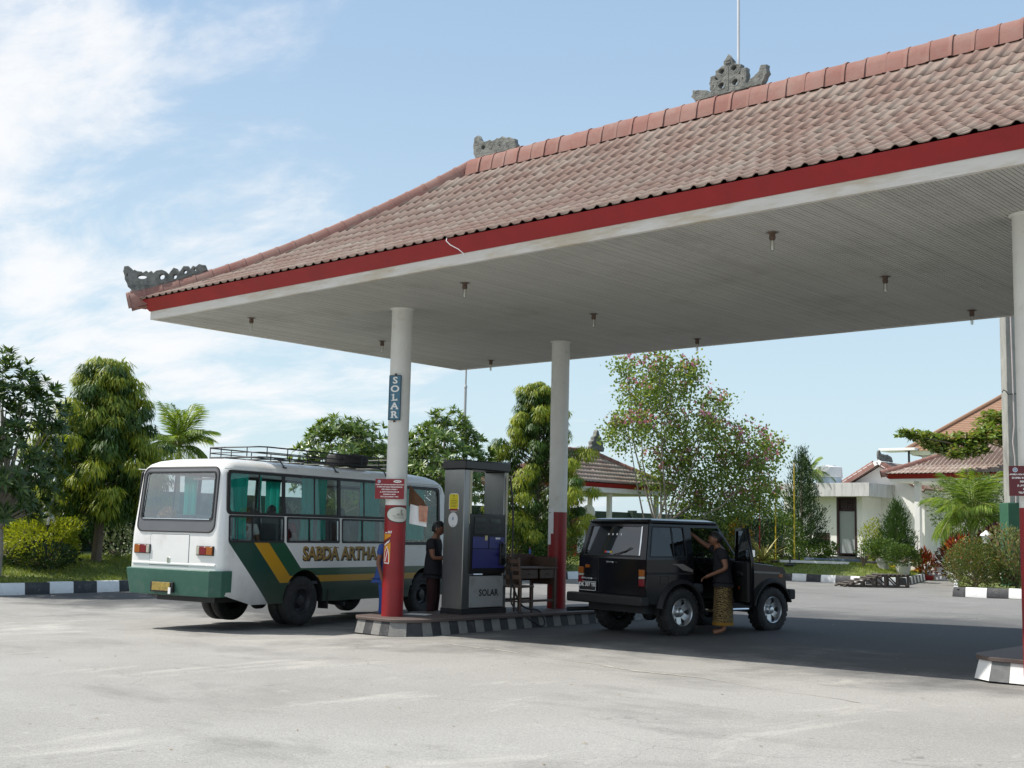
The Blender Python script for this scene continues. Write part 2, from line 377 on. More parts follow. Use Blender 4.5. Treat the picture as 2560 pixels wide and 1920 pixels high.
# ------------------------------------------------------------------ forecourt
def forecourt_material():
    m = bpy.data.materials.new('worn forecourt paving'); m.use_nodes = True
    nt = m.node_tree; b = nt.nodes['Principled BSDF']; L = nt.links.new
    geo = nt.nodes.new('ShaderNodeNewGeometry')
    def noise(scale, detail=6, rough=0.65, stretch=None, dist=0.0, off=(0, 0, 0), rot=0):
        mp = nt.nodes.new('ShaderNodeMapping'); L(geo.outputs['Position'], mp.inputs[0])
        mp.inputs['Rotation'].default_value = (0, 0, rot)
        if stretch: mp.inputs['Scale'].default_value = stretch
        mp.inputs['Location'].default_value = off
        n = nt.nodes.new('ShaderNodeTexNoise'); L(mp.outputs[0], n.inputs['Vector'])
        n.inputs['Scale'].default_value = scale; n.inputs['Detail'].default_value = detail; n.inputs['Roughness'].default_value = rough; n.inputs['Distortion'].default_value = dist
        return n.outputs['Fac']
    def mr(v, a, b_, c, d, smooth=False):
        n = nt.nodes.new('ShaderNodeMapRange'); L(v, n.inputs['Value'])
        if smooth: n.interpolation_type = 'SMOOTHSTEP'
        n.inputs['From Min'].default_value = a; n.inputs['From Max'].default_value = b_; n.inputs['To Min'].default_value = c; n.inputs['To Max'].default_value = d
        return n.outputs[0]
    def mix(f, c1, c2):
        n = nt.nodes.new('ShaderNodeMixRGB'); L(f, n.inputs['Fac'])
        for i, c in (('Color1', c1), ('Color2', c2)):
            if isinstance(c, tuple): n.inputs[i].default_value = (*c, 1)
            else: L(c, n.inputs[i])
        return n.outputs[0]
    base = mix(mr(noise(0.16, 5, 0.6), 0.35, 0.65, 0, 1), (0.270, 0.259, 0.238), (0.345, 0.334, 0.314))
    # pale scuffed patches, drawn out along the way the cars drive
    base = mix(mr(noise(0.9, 9, 0.72, (1.0, 0.35, 1), 0.6, rot=R(20)), 0.56, 0.70, 0, 0.85), base, (0.455, 0.437, 0.398))
    base = mix(mr(noise(2.6, 8, 0.7, (0.5, 1.6, 1), 0.3, (4, 9, 0), R(-35)), 0.6, 0.74, 0, 0.45), base, (0.455, 0.442, 0.415))
    # dark traffic film and oil
    base = mix(mr(noise(0.55, 7, 0.66, (0.6, 1.2, 1), 0.4, (11, 3, 0)), 0.54, 0.74, 0, 0.72), base, (0.165, 0.16, 0.15))
    base = mix(mr(noise(4.2, 6, 0.6, None, 0.2, (2, 31, 0)), 0.66, 0.74, 0, 0.55), base, (0.11, 0.107, 0.10))
    # darker asphalt from the drive-through back, deepened under the roof by painted-in shade
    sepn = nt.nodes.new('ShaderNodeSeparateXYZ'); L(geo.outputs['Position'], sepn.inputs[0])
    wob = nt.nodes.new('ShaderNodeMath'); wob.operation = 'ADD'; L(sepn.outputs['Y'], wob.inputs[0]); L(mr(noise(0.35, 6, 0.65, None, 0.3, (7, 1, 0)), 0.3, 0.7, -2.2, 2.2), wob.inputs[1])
    lane_shade = nt.nodes.new('ShaderNodeMath'); lane_shade.operation = 'MULTIPLY'; L(mr(wob.outputs[0], -1.8, 2.0, 0, 1, True), lane_shade.inputs[0]); L(mr(wob.outputs[0], 8.0, 13.0, 0.90, 0.42, True), lane_shade.inputs[1])
    base = mix(lane_shade.outputs[0], base, (0.060, 0.061, 0.063))
    # hairline cracks, only here and there
    mpc = nt.nodes.new('ShaderNodeMapping'); L(geo.outputs['Position'], mpc.inputs[0])
    dst = nt.nodes.new('ShaderNodeVectorMath'); dst.operation = 'ADD'; L(mpc.outputs[0], dst.inputs[0])
    nz = nt.nodes.new('ShaderNodeTexNoise'); L(geo.outputs['Position'], nz.inputs['Vector']); nz.inputs['Scale'].default_value = 0.9; nz.inputs['Detail'].default_value = 6
    L(nz.outputs['Color'], dst.inputs[1])
    vo = nt.nodes.new('ShaderNodeTexVoronoi'); vo.feature = 'DISTANCE_TO_EDGE'; L(dst.outputs[0], vo.inputs['Vector']); vo.inputs['Scale'].default_value = 0.22
    ck = nt.nodes.new('ShaderNodeMath'); ck.operation = 'MULTIPLY'; L(mr(vo.outputs['Distance'], 0.0, 0.002, 0.4, 0.0), ck.inputs[0]); L(mr(noise(0.25, 3, 0.5, None, 0, (3, 5, 0)), 0.47, 0.56, 0, 1), ck.inputs[1])
    base = mix(ck.outputs[0], base, (0.10, 0.095, 0.085))
    # aggregate grain
    g = noise(46, 3, 0.7); g2 = noise(130, 2, 0.7)
    sp = nt.nodes.new('ShaderNodeMath'); sp.operation = 'ADD'; L(mr(g, 0.3, 0.7, -0.17, 0.17), sp.inputs[0]); L(mr(g2, 0.3, 0.7, 0.74, 1.26), sp.inputs[1])
    sc = nt.nodes.new('ShaderNodeVectorMath'); sc.operation = 'SCALE'; L(base, sc.inputs[0]); L(sp.outputs[0], sc.inputs['Scale'])
    L(sc.outputs[0], b.inputs['Base Color'])
    b.inputs['Roughness'].default_value = 0.88; b.inputs['Specular IOR Level'].default_value = 0.3
    bp = nt.nodes.new('ShaderNodeBump'); L(g, bp.inputs['Height']); bp.inputs['Strength'].default_value = 0.35; bp.inputs['Distance'].default_value = 0.015
    L(bp.outputs[0], b.inputs['Normal'])
    return m
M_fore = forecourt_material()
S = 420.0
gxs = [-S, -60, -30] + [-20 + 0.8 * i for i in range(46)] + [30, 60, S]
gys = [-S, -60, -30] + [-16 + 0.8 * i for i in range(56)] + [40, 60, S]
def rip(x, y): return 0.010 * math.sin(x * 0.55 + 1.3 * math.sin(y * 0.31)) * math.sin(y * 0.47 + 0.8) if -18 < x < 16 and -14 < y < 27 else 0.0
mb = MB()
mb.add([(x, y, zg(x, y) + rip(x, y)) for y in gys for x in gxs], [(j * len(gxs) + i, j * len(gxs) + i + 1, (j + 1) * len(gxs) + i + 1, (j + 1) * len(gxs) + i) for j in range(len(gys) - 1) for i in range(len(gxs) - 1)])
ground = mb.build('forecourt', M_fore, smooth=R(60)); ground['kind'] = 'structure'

# resealed strip: a thin newer layer whose ragged edge runs in front of the island
M_patch = mat('cement patching', (0.43, 0.405, 0.355), 0.9, var=0.16, scale=5, dirt=(0.3, 0.285, 0.26), damt=0.4, dscale=3, bump=0.4, bscale=40)
def ragged_strip(pts, wid, z, seed):
    rr = random.Random(seed); mb = MB(); vs = []
    n = 0
    for (a, b), w in zip(zip(pts[:-1], pts[1:]), wid):
        k = max(2, int((Vector(b) - Vector(a)).length / 0.09))
        for i in range(k):
            t = i / k; p = Vector(a).lerp(Vector(b), t); d = (Vector(b) - Vector(a)).normalized(); q = Vector((-d.y, d.x))
            o = 0.05 * math.sin(n * 0.31 + seed) + rr.uniform(-0.02, 0.02)
            ww = w * rr.uniform(0.25, 1.0) * (0.6 + 0.4 * math.sin(n * 0.17))
            for sg in (-1, 1):
                e = p + q * (o + sg * ww); vs.append((e.x, e.y, zg(e.x, e.y) + rip(e.x, e.y) + z))
            n += 1
    fs = [(2 * i, 2 * i + 2, 2 * i + 3, 2 * i + 1) for i in range(n - 1)]
    return mb.add(vs, fs)
p0 = at_z(1120, 1612, 0); p1 = at_z(1500, 1680, 0); p2 = at_z(1760, 1722, 0); p3 = at_z(1925, 1752, 0); p4 = at_z(2160, 1800, 0)
seam = ragged_strip([(p.x, p.y) for p in (p0, p1, p2, p3, p4)], [0.035, 0.04, 0.035, 0.02], 0.004, 3).build('paving_seam', M_patch, smooth=None)
seam['kind'] = 'structure'

# ------------------------------------------------------------------ lawns
BX, BY = 0.45, 21.2                      # planted bed on the right
KX, KY, KX2 = -12.8, 29.0, -4.45        # kerb lines of the garden behind the forecourt
def XL(y):
    """right edge of the garden lawn: a rounded corner, then a line running back along the drive"""
    s = min(max((y - KY - 0.12) / 1.4, 0.0), 1.0)
    return KX2 - 0.12 - 0.32 * max(0.0, y - KY) - 1.3 * (1 - math.sqrt(max(0.0, 1 - (1 - s) ** 2)))
def XB(y): return BX + 0.12 - 0.396 * max(0.0, y - BY)      # left edge of the planted bed
def lawn_z(x, y):
    ax = max(0.0, KX - 0.12 - x); ay = max(0.0, y - KY - 0.12)
    d = math.hypot(ax, ay) if (ax > 0 and ay > 0) else max(ax, ay)
    if y > KY: d = min(d, max(0.0, XL(y) - x))
    t = min(1.0, d / 3.0)
    return 0.225 + zg(x, y) + 0.46 * t * (1.4 - 0.4 * t) + 0.02 * math.sin(x * 0.9) * math.sin(y * 0.7 + 1)
M_lawn = mat('lawn turf', (0.15, 0.185, 0.045), 0.9, var=0.4, scale=2.5, dirt=(0.15, 0.13, 0.06), damt=0.35, dscale=1.1, bump=0.8, bscale=30)
def lawn(name, xs, ys, inside, zf, xmap=lambda x, y: x):
    idx = {}; vs = []; fs = []
    def vi(i, j):
        if (i, j) not in idx:
            idx[(i, j)] = len(vs); x_ = xmap(xs[i], ys[j]); vs.append((x_, ys[j], zf(x_, ys[j])))
        return idx[(i, j)]
    for i in range(len(xs) - 1):
        for j in range(len(ys) - 1):
            if inside((xs[i] + xs[i + 1]) / 2, (ys[j] + ys[j + 1]) / 2):
                fs.append((vi(i, j), vi(i + 1, j), vi(i + 1, j + 1), vi(i, j + 1)))
    mb = MB(); mb.add(vs, fs)
    o = mb.build(name, M_lawn, smooth=R(60)); o['kind'] = 'structure'
    return o
def steps(a, b, st):
    n = max(1, round((b - a) / st)); return [a + (b - a) * i / n for i in range(n + 1)]
gx = steps(-24, KX - 0.12, 0.7) + steps(KX - 0.12, KX2 - 0.12, 0.45)[1:]
gy = steps(-22, KY + 0.12, 0.8) + steps(KY + 0.12, 66, 0.45)[1:]
lawn('garden_lawn', gx, gy, lambda x, y: x < KX - 0.12 or y > KY + 0.12, lawn_z, lambda x, y: x if (x <= KX - 0.12 or y < KY + 0.1) else KX - 0.12 + (x - KX + 0.12) * (XL(y) - KX + 0.12) / (KX2 - KX))
lawn('planting_bed_soil', steps(BX + 0.12, 14, 0.6), steps(BY + 0.12, 52, 0.8), lambda x, y: True, lambda x, y: 0.22 + zg(x, y) + 0.03 * math.sin(x * 2) * math.cos(y * 1.7), lambda x, y: XB(y) + (x - BX - 0.12) * (14 - XB(y)) / (14 - BX - 0.12))

M_blade = leafmat('grass blades', (0.11, 0.17, 0.025), (0.22, 0.27, 0.05), 0.35, c3=(0.28, 0.29, 0.08))
def grass(name, spots, h=0.07):
    n = len(spots); P = np.array(spots)
    a = nrng.uniform(0, 2 * PI, n); w = nrng.uniform(0.006, 0.014, n); hh = h * nrng.uniform(0.5, 1.5, n)
    lean = nrng.normal(0, 0.35, (n, 2)) * hh[:, None]
    v = np.zeros((n, 3, 3)); d = np.stack([np.cos(a), np.sin(a), np.zeros(n)], 1) * w[:, None]
    v[:, 0] = P - d; v[:, 1] = P + d; v[:, 2] = P; v[:, 2, :2] += lean; v[:, 2, 2] += hh
    me = bpy.data.meshes.new(name); me.from_pydata(v.reshape(-1, 3).tolist(), [], np.arange(n * 3).reshape(-1, 3).tolist())
    o = link(name, me, M_blade); o['kind'] = 'stuff'; return o
sp = []
for _ in range(26000):
    x = rng.uniform(-17.5, KX - 0.14); y = rng.uniform(-2, 9); sp.append((x, y, lawn_z(x, y)))
for _ in range(9000):
    x = rng.uniform(-16, KX - 0.14); y = rng.uniform(9, 27); sp.append((x, y, lawn_z(x, y)))
for _ in range(26000):
    x = rng.uniform(-13.5, -5.0); y = rng.uniform(KY + 0.15, 38)
    if x > XL(y) - 0.1: continue
    sp.append((x, y, lawn_z(x, y)))
g = grass('grass', sp); tag(g, 'short mown grass covering the garden behind the striped kerb', 'grass')

# ------------------------------------------------------------------ painted kerbs
def kerb_mesh(length, name):
    mb = MB()
    prof = [(0.0, 0.0), (0.0, 0.02), (0.035, 0.255), (0.05, 0.27), (0.16, 0.27), (0.16, 0.0)]   # (towards the lawn, up)
    vs = [(-length / 2, d, z) for d, z in prof] + [(length / 2, d, z) for d, z in prof]
    n = len(prof)
    fs = [tuple(range(n)), tuple(range(2 * n - 1, n - 1, -1))] + [(i, n + i, n + (i + 1) % n, (i + 1) % n) for i in range(n)]
    mb.add(vs, fs)
    return mb.mesh(name, R(50))
KB = {}
for c, m in (('w', M_white_kerb), ('b', M_black_kerb)):
    me = kerb_mesh(0.592, 'kerb_block'); me.materials.append(m); KB[c] = me
def kerb(name, path, start=0, step=0.6):
    """blocks laid along a path; the lawn is on its left"""
    root = bpy.data.objects.new(name, None); C.objects.link(root); root['kind'] = 'structure'
    L = [0.0]
    for a, b in zip(path[:-1], path[1:]): L.append(L[-1] + math.dist(a, b))
    def point(s):
        for i in range(len(path) - 1):
            if s <= L[i + 1]:
                t = (s - L[i]) / (L[i + 1] - L[i]); return Vector(path[i]).lerp(Vector(path[i + 1]), t)
        return Vector(path[-1])
    n = int(L[-1] / step)
    for i in range(n):
        a = point(i * step); b = point((i + 1) * step); d = b - a
        o = link('kerb_block', KB['wb'[(i + start) % 2]], None, root, ((a.x + b.x) / 2, (a.y + b.y) / 2, rng.uniform(-0.006, 0.004) + zg((a.x + b.x) / 2, (a.y + b.y) / 2)), (0, 0, math.atan2(d.y, d.x) + rng.uniform(-0.006, 0.006)))
        o.scale = (d.length / step, 1, 1)
    return root
arc = lambda cx, cy, r, a0, a1, n=8: [(cx + r * math.cos(R(a0 + (a1 - a0) * i / n)), cy + r * math.sin(R(a0 + (a1 - a0) * i / n))) for i in range(n + 1)]
# around the garden: the lawn lies to the left when walking towards -Y along KX ... so walk from far right to near left
path = [(XL(y) + 0.14, y) for y in (60, 48, 40, 34, 32, 31, 30.5, 30.0, 29.6, 29.3, 29.15)] + [(KX2 - 1.5, KY)] + arc(KX + 1.6, KY - 1.6, 1.6, 90, 180) + [(KX, -20)]
path = path[::-1]
kerb('kerb', path, 1)
kerb('kerb', [(XB(56) - 0.12, 56), (BX, BY), (14, BY)], 1)

# ------------------------------------------------------------------ boundary wall, dark green
M_wallgreen = mat('dark green wall paint', (0.018, 0.04, 0.026), 0.8, var=0.25, scale=1.5, dirt=(0.03, 0.04, 0.03), damt=0.4)
t = thing('boundary_wall', 'dark green painted garden wall behind the trees', 'wall', (-22, 0, 0))
MB().box((0, 17, 1.35), (0.2, 90, 2.7)).build('wall_panel', M_wallgreen, t)
for i in range(19):
    MB().box((0.14, -26 + i * 4.8, 1.4), (0.34, 0.34, 2.8)).build('pier', M_wallgreen, t, bevel=0.01)
# ------------------------------------------------------------------ filling station canopy
D2 = 4.06; LX = 9.9                       # column grid
X0, X1, Y0, Y1 = -4.42, 14.32, -1.87, 5.93   # soffit
ZS = 5.174
OV = 0.20
EX0, EX1, EY0, EY1 = X0 - OV, X1 + OV, Y0 - OV, Y1 + OV
ZE = 5.50
HALF = (EY1 - EY0) / 2; YR = (EY0 + EY1) / 2
def roof_z(s): return ZE + 0.42 * s + 0.0523 * s * s
canopy = thing('fuel_station_canopy', 'large fuel station canopy with clay tile hip roof and red fascia on round columns', 'canopy')

def tile_material(name, c1, c2, lich, amt=0.5):
    m = bpy.data.materials.new(name); m.use_nodes = True
    nt = m.node_tree; b = nt.nodes['Principled BSDF']; L = nt.links.new
    geo = nt.nodes.new('ShaderNodeNewGeometry'); oi = nt.nodes.new('ShaderNodeObjectInfo')
    w = nt.nodes.new('ShaderNodeTexWhiteNoise'); w.noise_dimensions = '2D'
    cb = nt.nodes.new('ShaderNodeCombineXYZ'); L(oi.outputs['Random'], cb.inputs[0]); L(geo.outputs['Random Per Island'], cb.inputs[1]); L(cb.outputs[0], w.inputs['Vector'])
    mx = nt.nodes.new('ShaderNodeMixRGB'); L(w.outputs['Value'], mx.inputs['Fac']); mx.inputs['Color1'].default_value = (*c1, 1); mx.inputs['Color2'].default_value = (*c2, 1)
    def noise(sc, d=7, r=0.7, st=None):
        mp = nt.nodes.new('ShaderNodeMapping'); L(geo.outputs['Position'], mp.inputs[0])
        if st: mp.inputs['Scale'].default_value = st
        n = nt.nodes.new('ShaderNodeTexNoise'); L(mp.outputs[0], n.inputs['Vector']); n.inputs['Scale'].default_value = sc; n.inputs['Detail'].default_value = d; n.inputs['Roughness'].default_value = r
        return n.outputs['Fac']
    def mr(v, a, b_, c, d):
        n = nt.nodes.new('ShaderNodeMapRange'); L(v, n.inputs['Value']); n.inputs['From Min'].default_value = a; n.inputs['From Max'].default_value = b_; n.inputs['To Min'].default_value = c; n.inputs['To Max'].default_value = d; return n.outputs[0]
    def mixto(f, a, col):
        n = nt.nodes.new('ShaderNodeMixRGB'); L(f, n.inputs['Fac']); L(a, n.inputs['Color1']); n.inputs['Color2'].default_value = (*col, 1); return n.outputs[0]
    out = mixto(mr(noise(1.6), 0.45, 0.7, 0, 0.55 * amt / 0.5), mx.outputs[0], lich)
    out = mixto(mr(noise(1.1, 10, 0.75), 0.50, 0.70, 0, 0.7 * amt / 0.5), out, (lich[0] * 1.15, lich[1] * 1.15, lich[2] * 1.12))
    out = mixto(mr(noise(7, 8, 0.75), 0.57, 0.75, 0, 0.5), out, (0.12, 0.10, 0.085))
    out = mixto(mr(noise(28, 4, 0.7), 0.58, 0.85, 0, 0.4), out, (lich[0] * 1.3, lich[1] * 1.3, lich[2] * 1.3))
    L(out, b.inputs['Base Color']); b.inputs['Roughness'].default_value = 0.92; b.inputs['Specular IOR Level'].default_value = 0.25
    bp = nt.nodes.new('ShaderNodeBump'); L(noise(30), bp.inputs['Height']); bp.inputs['Strength'].default_value = 0.5; bp.inputs['Distance'].default_value = 0.012
    L(bp.outputs[0], b.inputs['Normal'])
    return m
M_tile = tile_material('clay roof tile', (0.224, 0.150, 0.124), (0.240, 0.163, 0.136), (0.31, 0.282, 0.245), 0.55)
M_tile_pale = tile_material('pale roof tile', (0.30, 0.21, 0.18), (0.37, 0.29, 0.255), (0.42, 0.39, 0.345), 0.5)
M_ridge = tile_material('ridge cap tile', (0.245, 0.118, 0.098), (0.285, 0.150, 0.126), (0.27, 0.195, 0.17), 0.5)

TW, TL = 0.197, 0.42
def tile_geometry(w=TW, ln=TL + 0.05, thick=0.012):
    """one pantile: flat pan on the left, raised roll on the right; x across, y up the slope, z off the roof"""
    xs = [0.0, 0.05, 0.108, 0.130, 0.153, 0.176, 0.198, 0.210]
    zs = [0.004, 0.0, 0.003, 0.017, 0.033, 0.028, 0.010, 0.004]
    xs = [x * w / 0.197 for x in xs]
    v = []
    for y, lift in ((0.0, 0.010), (ln, 0.0)):
        for x, z in zip(xs, zs): v.append((x, y, z + lift))
    for x, z in zip(xs, zs): v.append((x, 0.004, z + 0.010 - thick))
    n = len(xs); f = []
    for i in range(n - 1):
        f.append((i, i + 1, n + i + 1, n + i))
        f.append((2 * n + i, 2 * n + i + 1, i + 1, i))
    return v, f
TV, TF = tile_geometry()
tile_me = bpy.data.meshes.new('roof_tile'); tile_me.from_pydata(TV, [], TF)
for p in tile_me.polygons: p.use_smooth = True
tile_me.materials.append(M_tile)

def slope_matrix(origin, across, s, inward, zf):
    """frame of a tile whose lower edge lies s metres in from the eave"""
    e = 0.02
    z0 = zf(s); z1 = zf(s + TL)
    up = (inward * TL + Vector((0, 0, z1 - z0))).normalized()
    nrm = across.cross(up).normalized()
    p = origin + inward * s + Vector((0, 0, z0))
    M = Matrix((across, up, nrm)).transposed().to_4x4(); M.translation = p
    return M
def lay_slope(origin, across, inward, width, depth, zf, left_hip, right_hip, sink_single, sink_joined, rr, pitch=TW, cov=0.345):
    """rows of tiles from the eave up; hips cut the rows at 45 degrees"""
    ncol = int(round(width / pitch)); nrow = int(depth / cov)
    for j in range(nrow):
        s = j * cov - 0.01
        for i in range(ncol):
            x = i * pitch
            l = (s - 0.05) if left_hip else -1; r = width - (s - 0.05) if right_hip else width + 1
            if x + pitch < l or x > r: continue
            M = slope_matrix(origin + across * (x + rr.uniform(-0.004, 0.004)), across, s + rr.uniform(-0.006, 0.006), inward, zf)
            M = M @ Matrix.Rotation(rr.gauss(0, 0.005), 4, 'Z') @ Matrix.Rotation(rr.gauss(0, 0.008), 4, 'Y')
            clip = (left_hip and x < l + 0.46) or (right_hip and x + pitch > r - 0.46)
            sink_joined(M, clip, x, s, l, r) if not sink_single(M, clip, x, s) else None
joined = MB()
class Rows: pass
def add_joined(M, clip, x, s, l, r, store=None):
    st = store or joined
    if not clip:
        st.add(TV, TF, M); return
    # cut the tile along the hip: slide its corners back onto the hip line
    vs = []
    for v in TV:
        hl = l + v[1] * 0.86 if l > -0.5 else -9; hr = r - v[1] * 0.86
        vx = min(max(v[0], hl - x), hr - x)
        vs.append(M @ Vector((vx, v[1], v[2])))
    st.add(vs, TF)
single = []
rr = random.Random(3)
# front slope: candidates for single tiles are ranked by how large they show (nearness to the camera)
front_cand = []
def single_front(M, clip, x, s):
    if clip: return False
    front_cand.append(((M.translation - CAM_LOC).length, M.copy())); return True
lay_slope(Vector((EX0, EY0, 0)), Vector((1, 0, 0)), Vector((0, 1, 0)), EX1 - EX0, HALF, roof_z, True, True, single_front, add_joined, rr)
def in_view(p):
    d = p - CAM_LOC; z = d.dot(fw)
    return z > 0 and abs(d.dot(CR) / z) < 0.43 and abs(d.dot(CU) / z) < 0.33
front_cand.sort(key=lambda t: (not in_view(t[1].translation), t[0]))
for k, (d, M) in enumerate(front_cand):
    if k < 300:
        o = link('roof_tile', tile_me, None, canopy); o.matrix_local = M
    else:
        joined.add(TV, TF, M)
no = lambda M, c, x, s: False
lay_slope(Vector((EX1, EY1, 0)), Vector((-1, 0, 0)), Vector((0, -1, 0)), EX1 - EX0, HALF, roof_z, True, True, no, add_joined, rr)
lay_slope(Vector((EX0, EY1, 0)), Vector((0, -1, 0)), Vector((1, 0, 0)), EY1 - EY0, HALF, roof_z, True, True, no, add_joined, rr)
lay_slope(Vector((EX1, EY0, 0)), Vector((0, 1, 0)), Vector((-1, 0, 0)), EY1 - EY0, HALF, roof_z, True, True, no, add_joined, rr)
o = joined.build('roof_tile_field', M_tile, canopy, smooth=None); o['kind'] = 'stuff'
for p in o.data.polygons: p.use_smooth = True
# boarding under the tiles (keeps the light out)
mb = MB(); NS = 8
ring = []
for k in range(NS + 1):
    s = HALF * k / NS; z = roof_z(s) - 0.03
    ring.append([(EX0 + 0.06 + s * 0.985, EY0 + 0.06 + s * 0.985, z), (EX1 - 0.06 - s * 0.985, EY0 + 0.06 + s * 0.985, z), (EX1 - 0.06 - s * 0.985, EY1 - 0.06 - s * 0.985, z), (EX0 + 0.06 + s * 0.985, EY1 - 0.06 - s * 0.985, z)])
vs = [v for r_ in ring for v in r_]; fs = []
for k in range(NS):
    for q in range(4): fs.append((k * 4 + q, k * 4 + (q + 1) % 4, (k + 1) * 4 + (q + 1) % 4, (k + 1) * 4 + q))
mb.add(vs, fs)
mb.build('roof_boarding', M_wood, canopy, smooth=None)

# ridge and hip caps, each a piece
def cap_mesh(name, ln=0.325, w=0.175, h=0.145):
    """trough tile laid upside down with a raised collar at one end; x runs along the ridge"""
    prof = [(-w * 1.12, -0.19), (-w * 0.95, -0.02), (-w * 0.72, h * 0.62), (-w * 0.35, h * 0.93), (0, h), (w * 0.35, h * 0.93), (w * 0.72, h * 0.62), (w * 0.95, -0.02), (w * 1.12, -0.19)]
    mb = MB(); n = len(prof); vs = []
    for x, g in ((0, 1.0), (ln - 0.055, 0.97), (ln - 0.05, 1.055), (ln, 1.07), (ln, 0.95)):
        for y, z in prof: vs.append((x, y * g, z * g if z > 0 else z))
    fs = [(a * n + i, a * n + i + 1, (a + 1) * n + i + 1, (a + 1) * n + i) for a in range(4) for i in range(n - 1)]
    mb.add(vs, fs); me = mb.mesh(name, R(40)); me.materials.append(M_ridge); return me
ridge_me = cap_mesh('ridge_cap'); hip_me = cap_mesh('hip_cap', 0.33, 0.105, 0.12)
RX0, RX1 = EX0 + HALF + 0.06, EX1 - HALF - 0.06
ZR = roof_z(HALF) + 0.025
n = int(round((RX1 - RX0) / 0.304))
for i in range(n):
    o = link('ridge_cap', ridge_me, None, canopy, (RX0 + i * 0.304, YR + rng.uniform(-0.006, 0.006), ZR + rng.uniform(-0.006, 0.006)), (rng.uniform(-0.01, 0.01), rng.uniform(-0.012, 0.012), rng.uniform(-0.012, 0.012)))
def hip_caps(corner, dirx, diry):
    s = -0.08
    while s < HALF - 0.12:
        ds = 0.20
        a = Vector((corner[0] + dirx * s, corner[1] + diry * s, roof_z(max(s, -0.1)) + 0.05)); s2 = s + ds
        b = Vector((corner[0] + dirx * s2, corner[1] + diry * s2, roof_z(s2) + 0.05))
        d = (a - b).normalized()          # collar end lies downhill
        side = Vector((0, 0, 1)).cross(d).normalized(); upv = d.cross(side)
        M = Matrix((d, side, upv)).transposed().to_4x4(); M.translation = b
        o = link('hip_cap', hip_me, None, canopy); o.matrix_local = M
        s = s2
hip_caps((EX0, EY0), 1, 1); hip_caps((EX1, EY0), -1, 1); hip_caps((EX0, EY1), 1, -1); hip_caps((EX1, EY1), -1, -1)
# closed end of the corner hip: rounded block under the last cap
for cx, cy, dx_, dy_ in ((EX0, EY0, 1, 1), (EX1, EY0, -1, 1), (EX0, EY1, 1, -1), (EX1, EY1, -1, -1)):
    ang = math.atan2(dy_, dx_)
    MB().prism([(-0.115, -0.02), (-0.10, -0.13), (-0.03, -0.19), (0.05, -0.185), (0.16, -0.2), (0.30, -0.12), (0.34, 0.02), (0.20, 0.12), (-0.11, 0.115)], -0.07, 0.07,
               Matrix.Translation((cx, cy, ZE + 0.05)) @ Matrix.Rotation(ang, 4, 'Z') @ AX['-y']).build('hip_end_block', M_ridge, canopy, bevel=0.02)

# fascias: vertical white board, slanting red board above it
def frame_band(prof, mat_, name):
    """sweeps a profile of (outset, z) round the soffit rectangle"""
    mb = MB(); n = len(prof); vs = []
    for cx, cy, sx, sy in ((X0, Y0, -1, -1), (X1, Y0, 1, -1), (X1, Y1, 1, 1), (X0, Y1, -1, 1)):
        for d, z in prof: vs.append((cx + sx * d, cy + sy * d, z))
    fs = [(q * n + i, ((q + 1) % 4) * n + i, ((q + 1) % 4) * n + (i + 1) % n, q * n + (i + 1) % n) for q in range(4) for i in range(n)]
    mb.add(vs, fs); return mb.build(name, mat_, canopy, smooth=None)
M_fascia_white = mat('white fascia board', (0.64, 0.63, 0.59), 0.6, var=0.07, scale=3, dirt=(0.36, 0.25, 0.08), damt=0.45, dscale=1.3, streak=(0.7, 0.7, 4))
frame_band([(0.0, ZS - 0.012), (0.018, ZS - 0.012), (0.018, ZS + 0.135), (0.0, ZS + 0.135)], M_fascia_white, 'white_fascia')
frame_band([(0.012, ZS + 0.133), (0.03, ZS + 0.133), (0.185, ZE - 0.01), (0.150, ZE - 0.01)], M_red_paint, 'red_fascia')
frame_band([(-0.05, ZS - 0.010), (0.002, ZS - 0.010), (0.002, ZS + 0.02), (-0.05, ZS + 0.02)], M_fascia_white, 'edge_trim')
# soffit lining of narrow boards running in from the fascia
M_soffit = mat('soffit lining boards', (0.455, 0.452, 0.42), 0.55, var=0.07, scale=0.8, dirt=(0.27, 0.26, 0.23), damt=0.28, dscale=0.6, rnd=0.07)
mb = MB(); bw = 0.05; x = X0 + 0.03
while x < X1 - 0.02:
    w = min(bw, X1 - x)
    a, b = x + 0.002, x + w - 0.006
    z = ZS + rng.uniform(-0.0015, 0.0015)
    ya, yb = Y0 + 0.03, Y1 - 0.03
    mb.add([(a, ya, z), (b, ya, z), (b, yb, z), (a, yb, z), (a, ya, z + 0.016), (b, ya, z + 0.016), (b, yb, z + 0.016), (a, yb, z + 0.016)],
           [(0, 1, 2, 3), (0, 4, 5, 1), (1, 5, 6, 2), (2, 6, 7, 3), (3, 7, 4, 0)])
    x += bw
o = mb.build('soffit_boards', M_soffit, canopy, smooth=None); o['kind'] = 'stuff'
MB().box(((X0 + X1) / 2, (Y0 + Y1) / 2, ZS + 0.03), (X1 - X0 - 0.04, Y1 - Y0 - 0.04, 0.02)).build('ceiling_panel', mat('soffit gap', (0.15, 0.15, 0.14), 0.8), canopy)

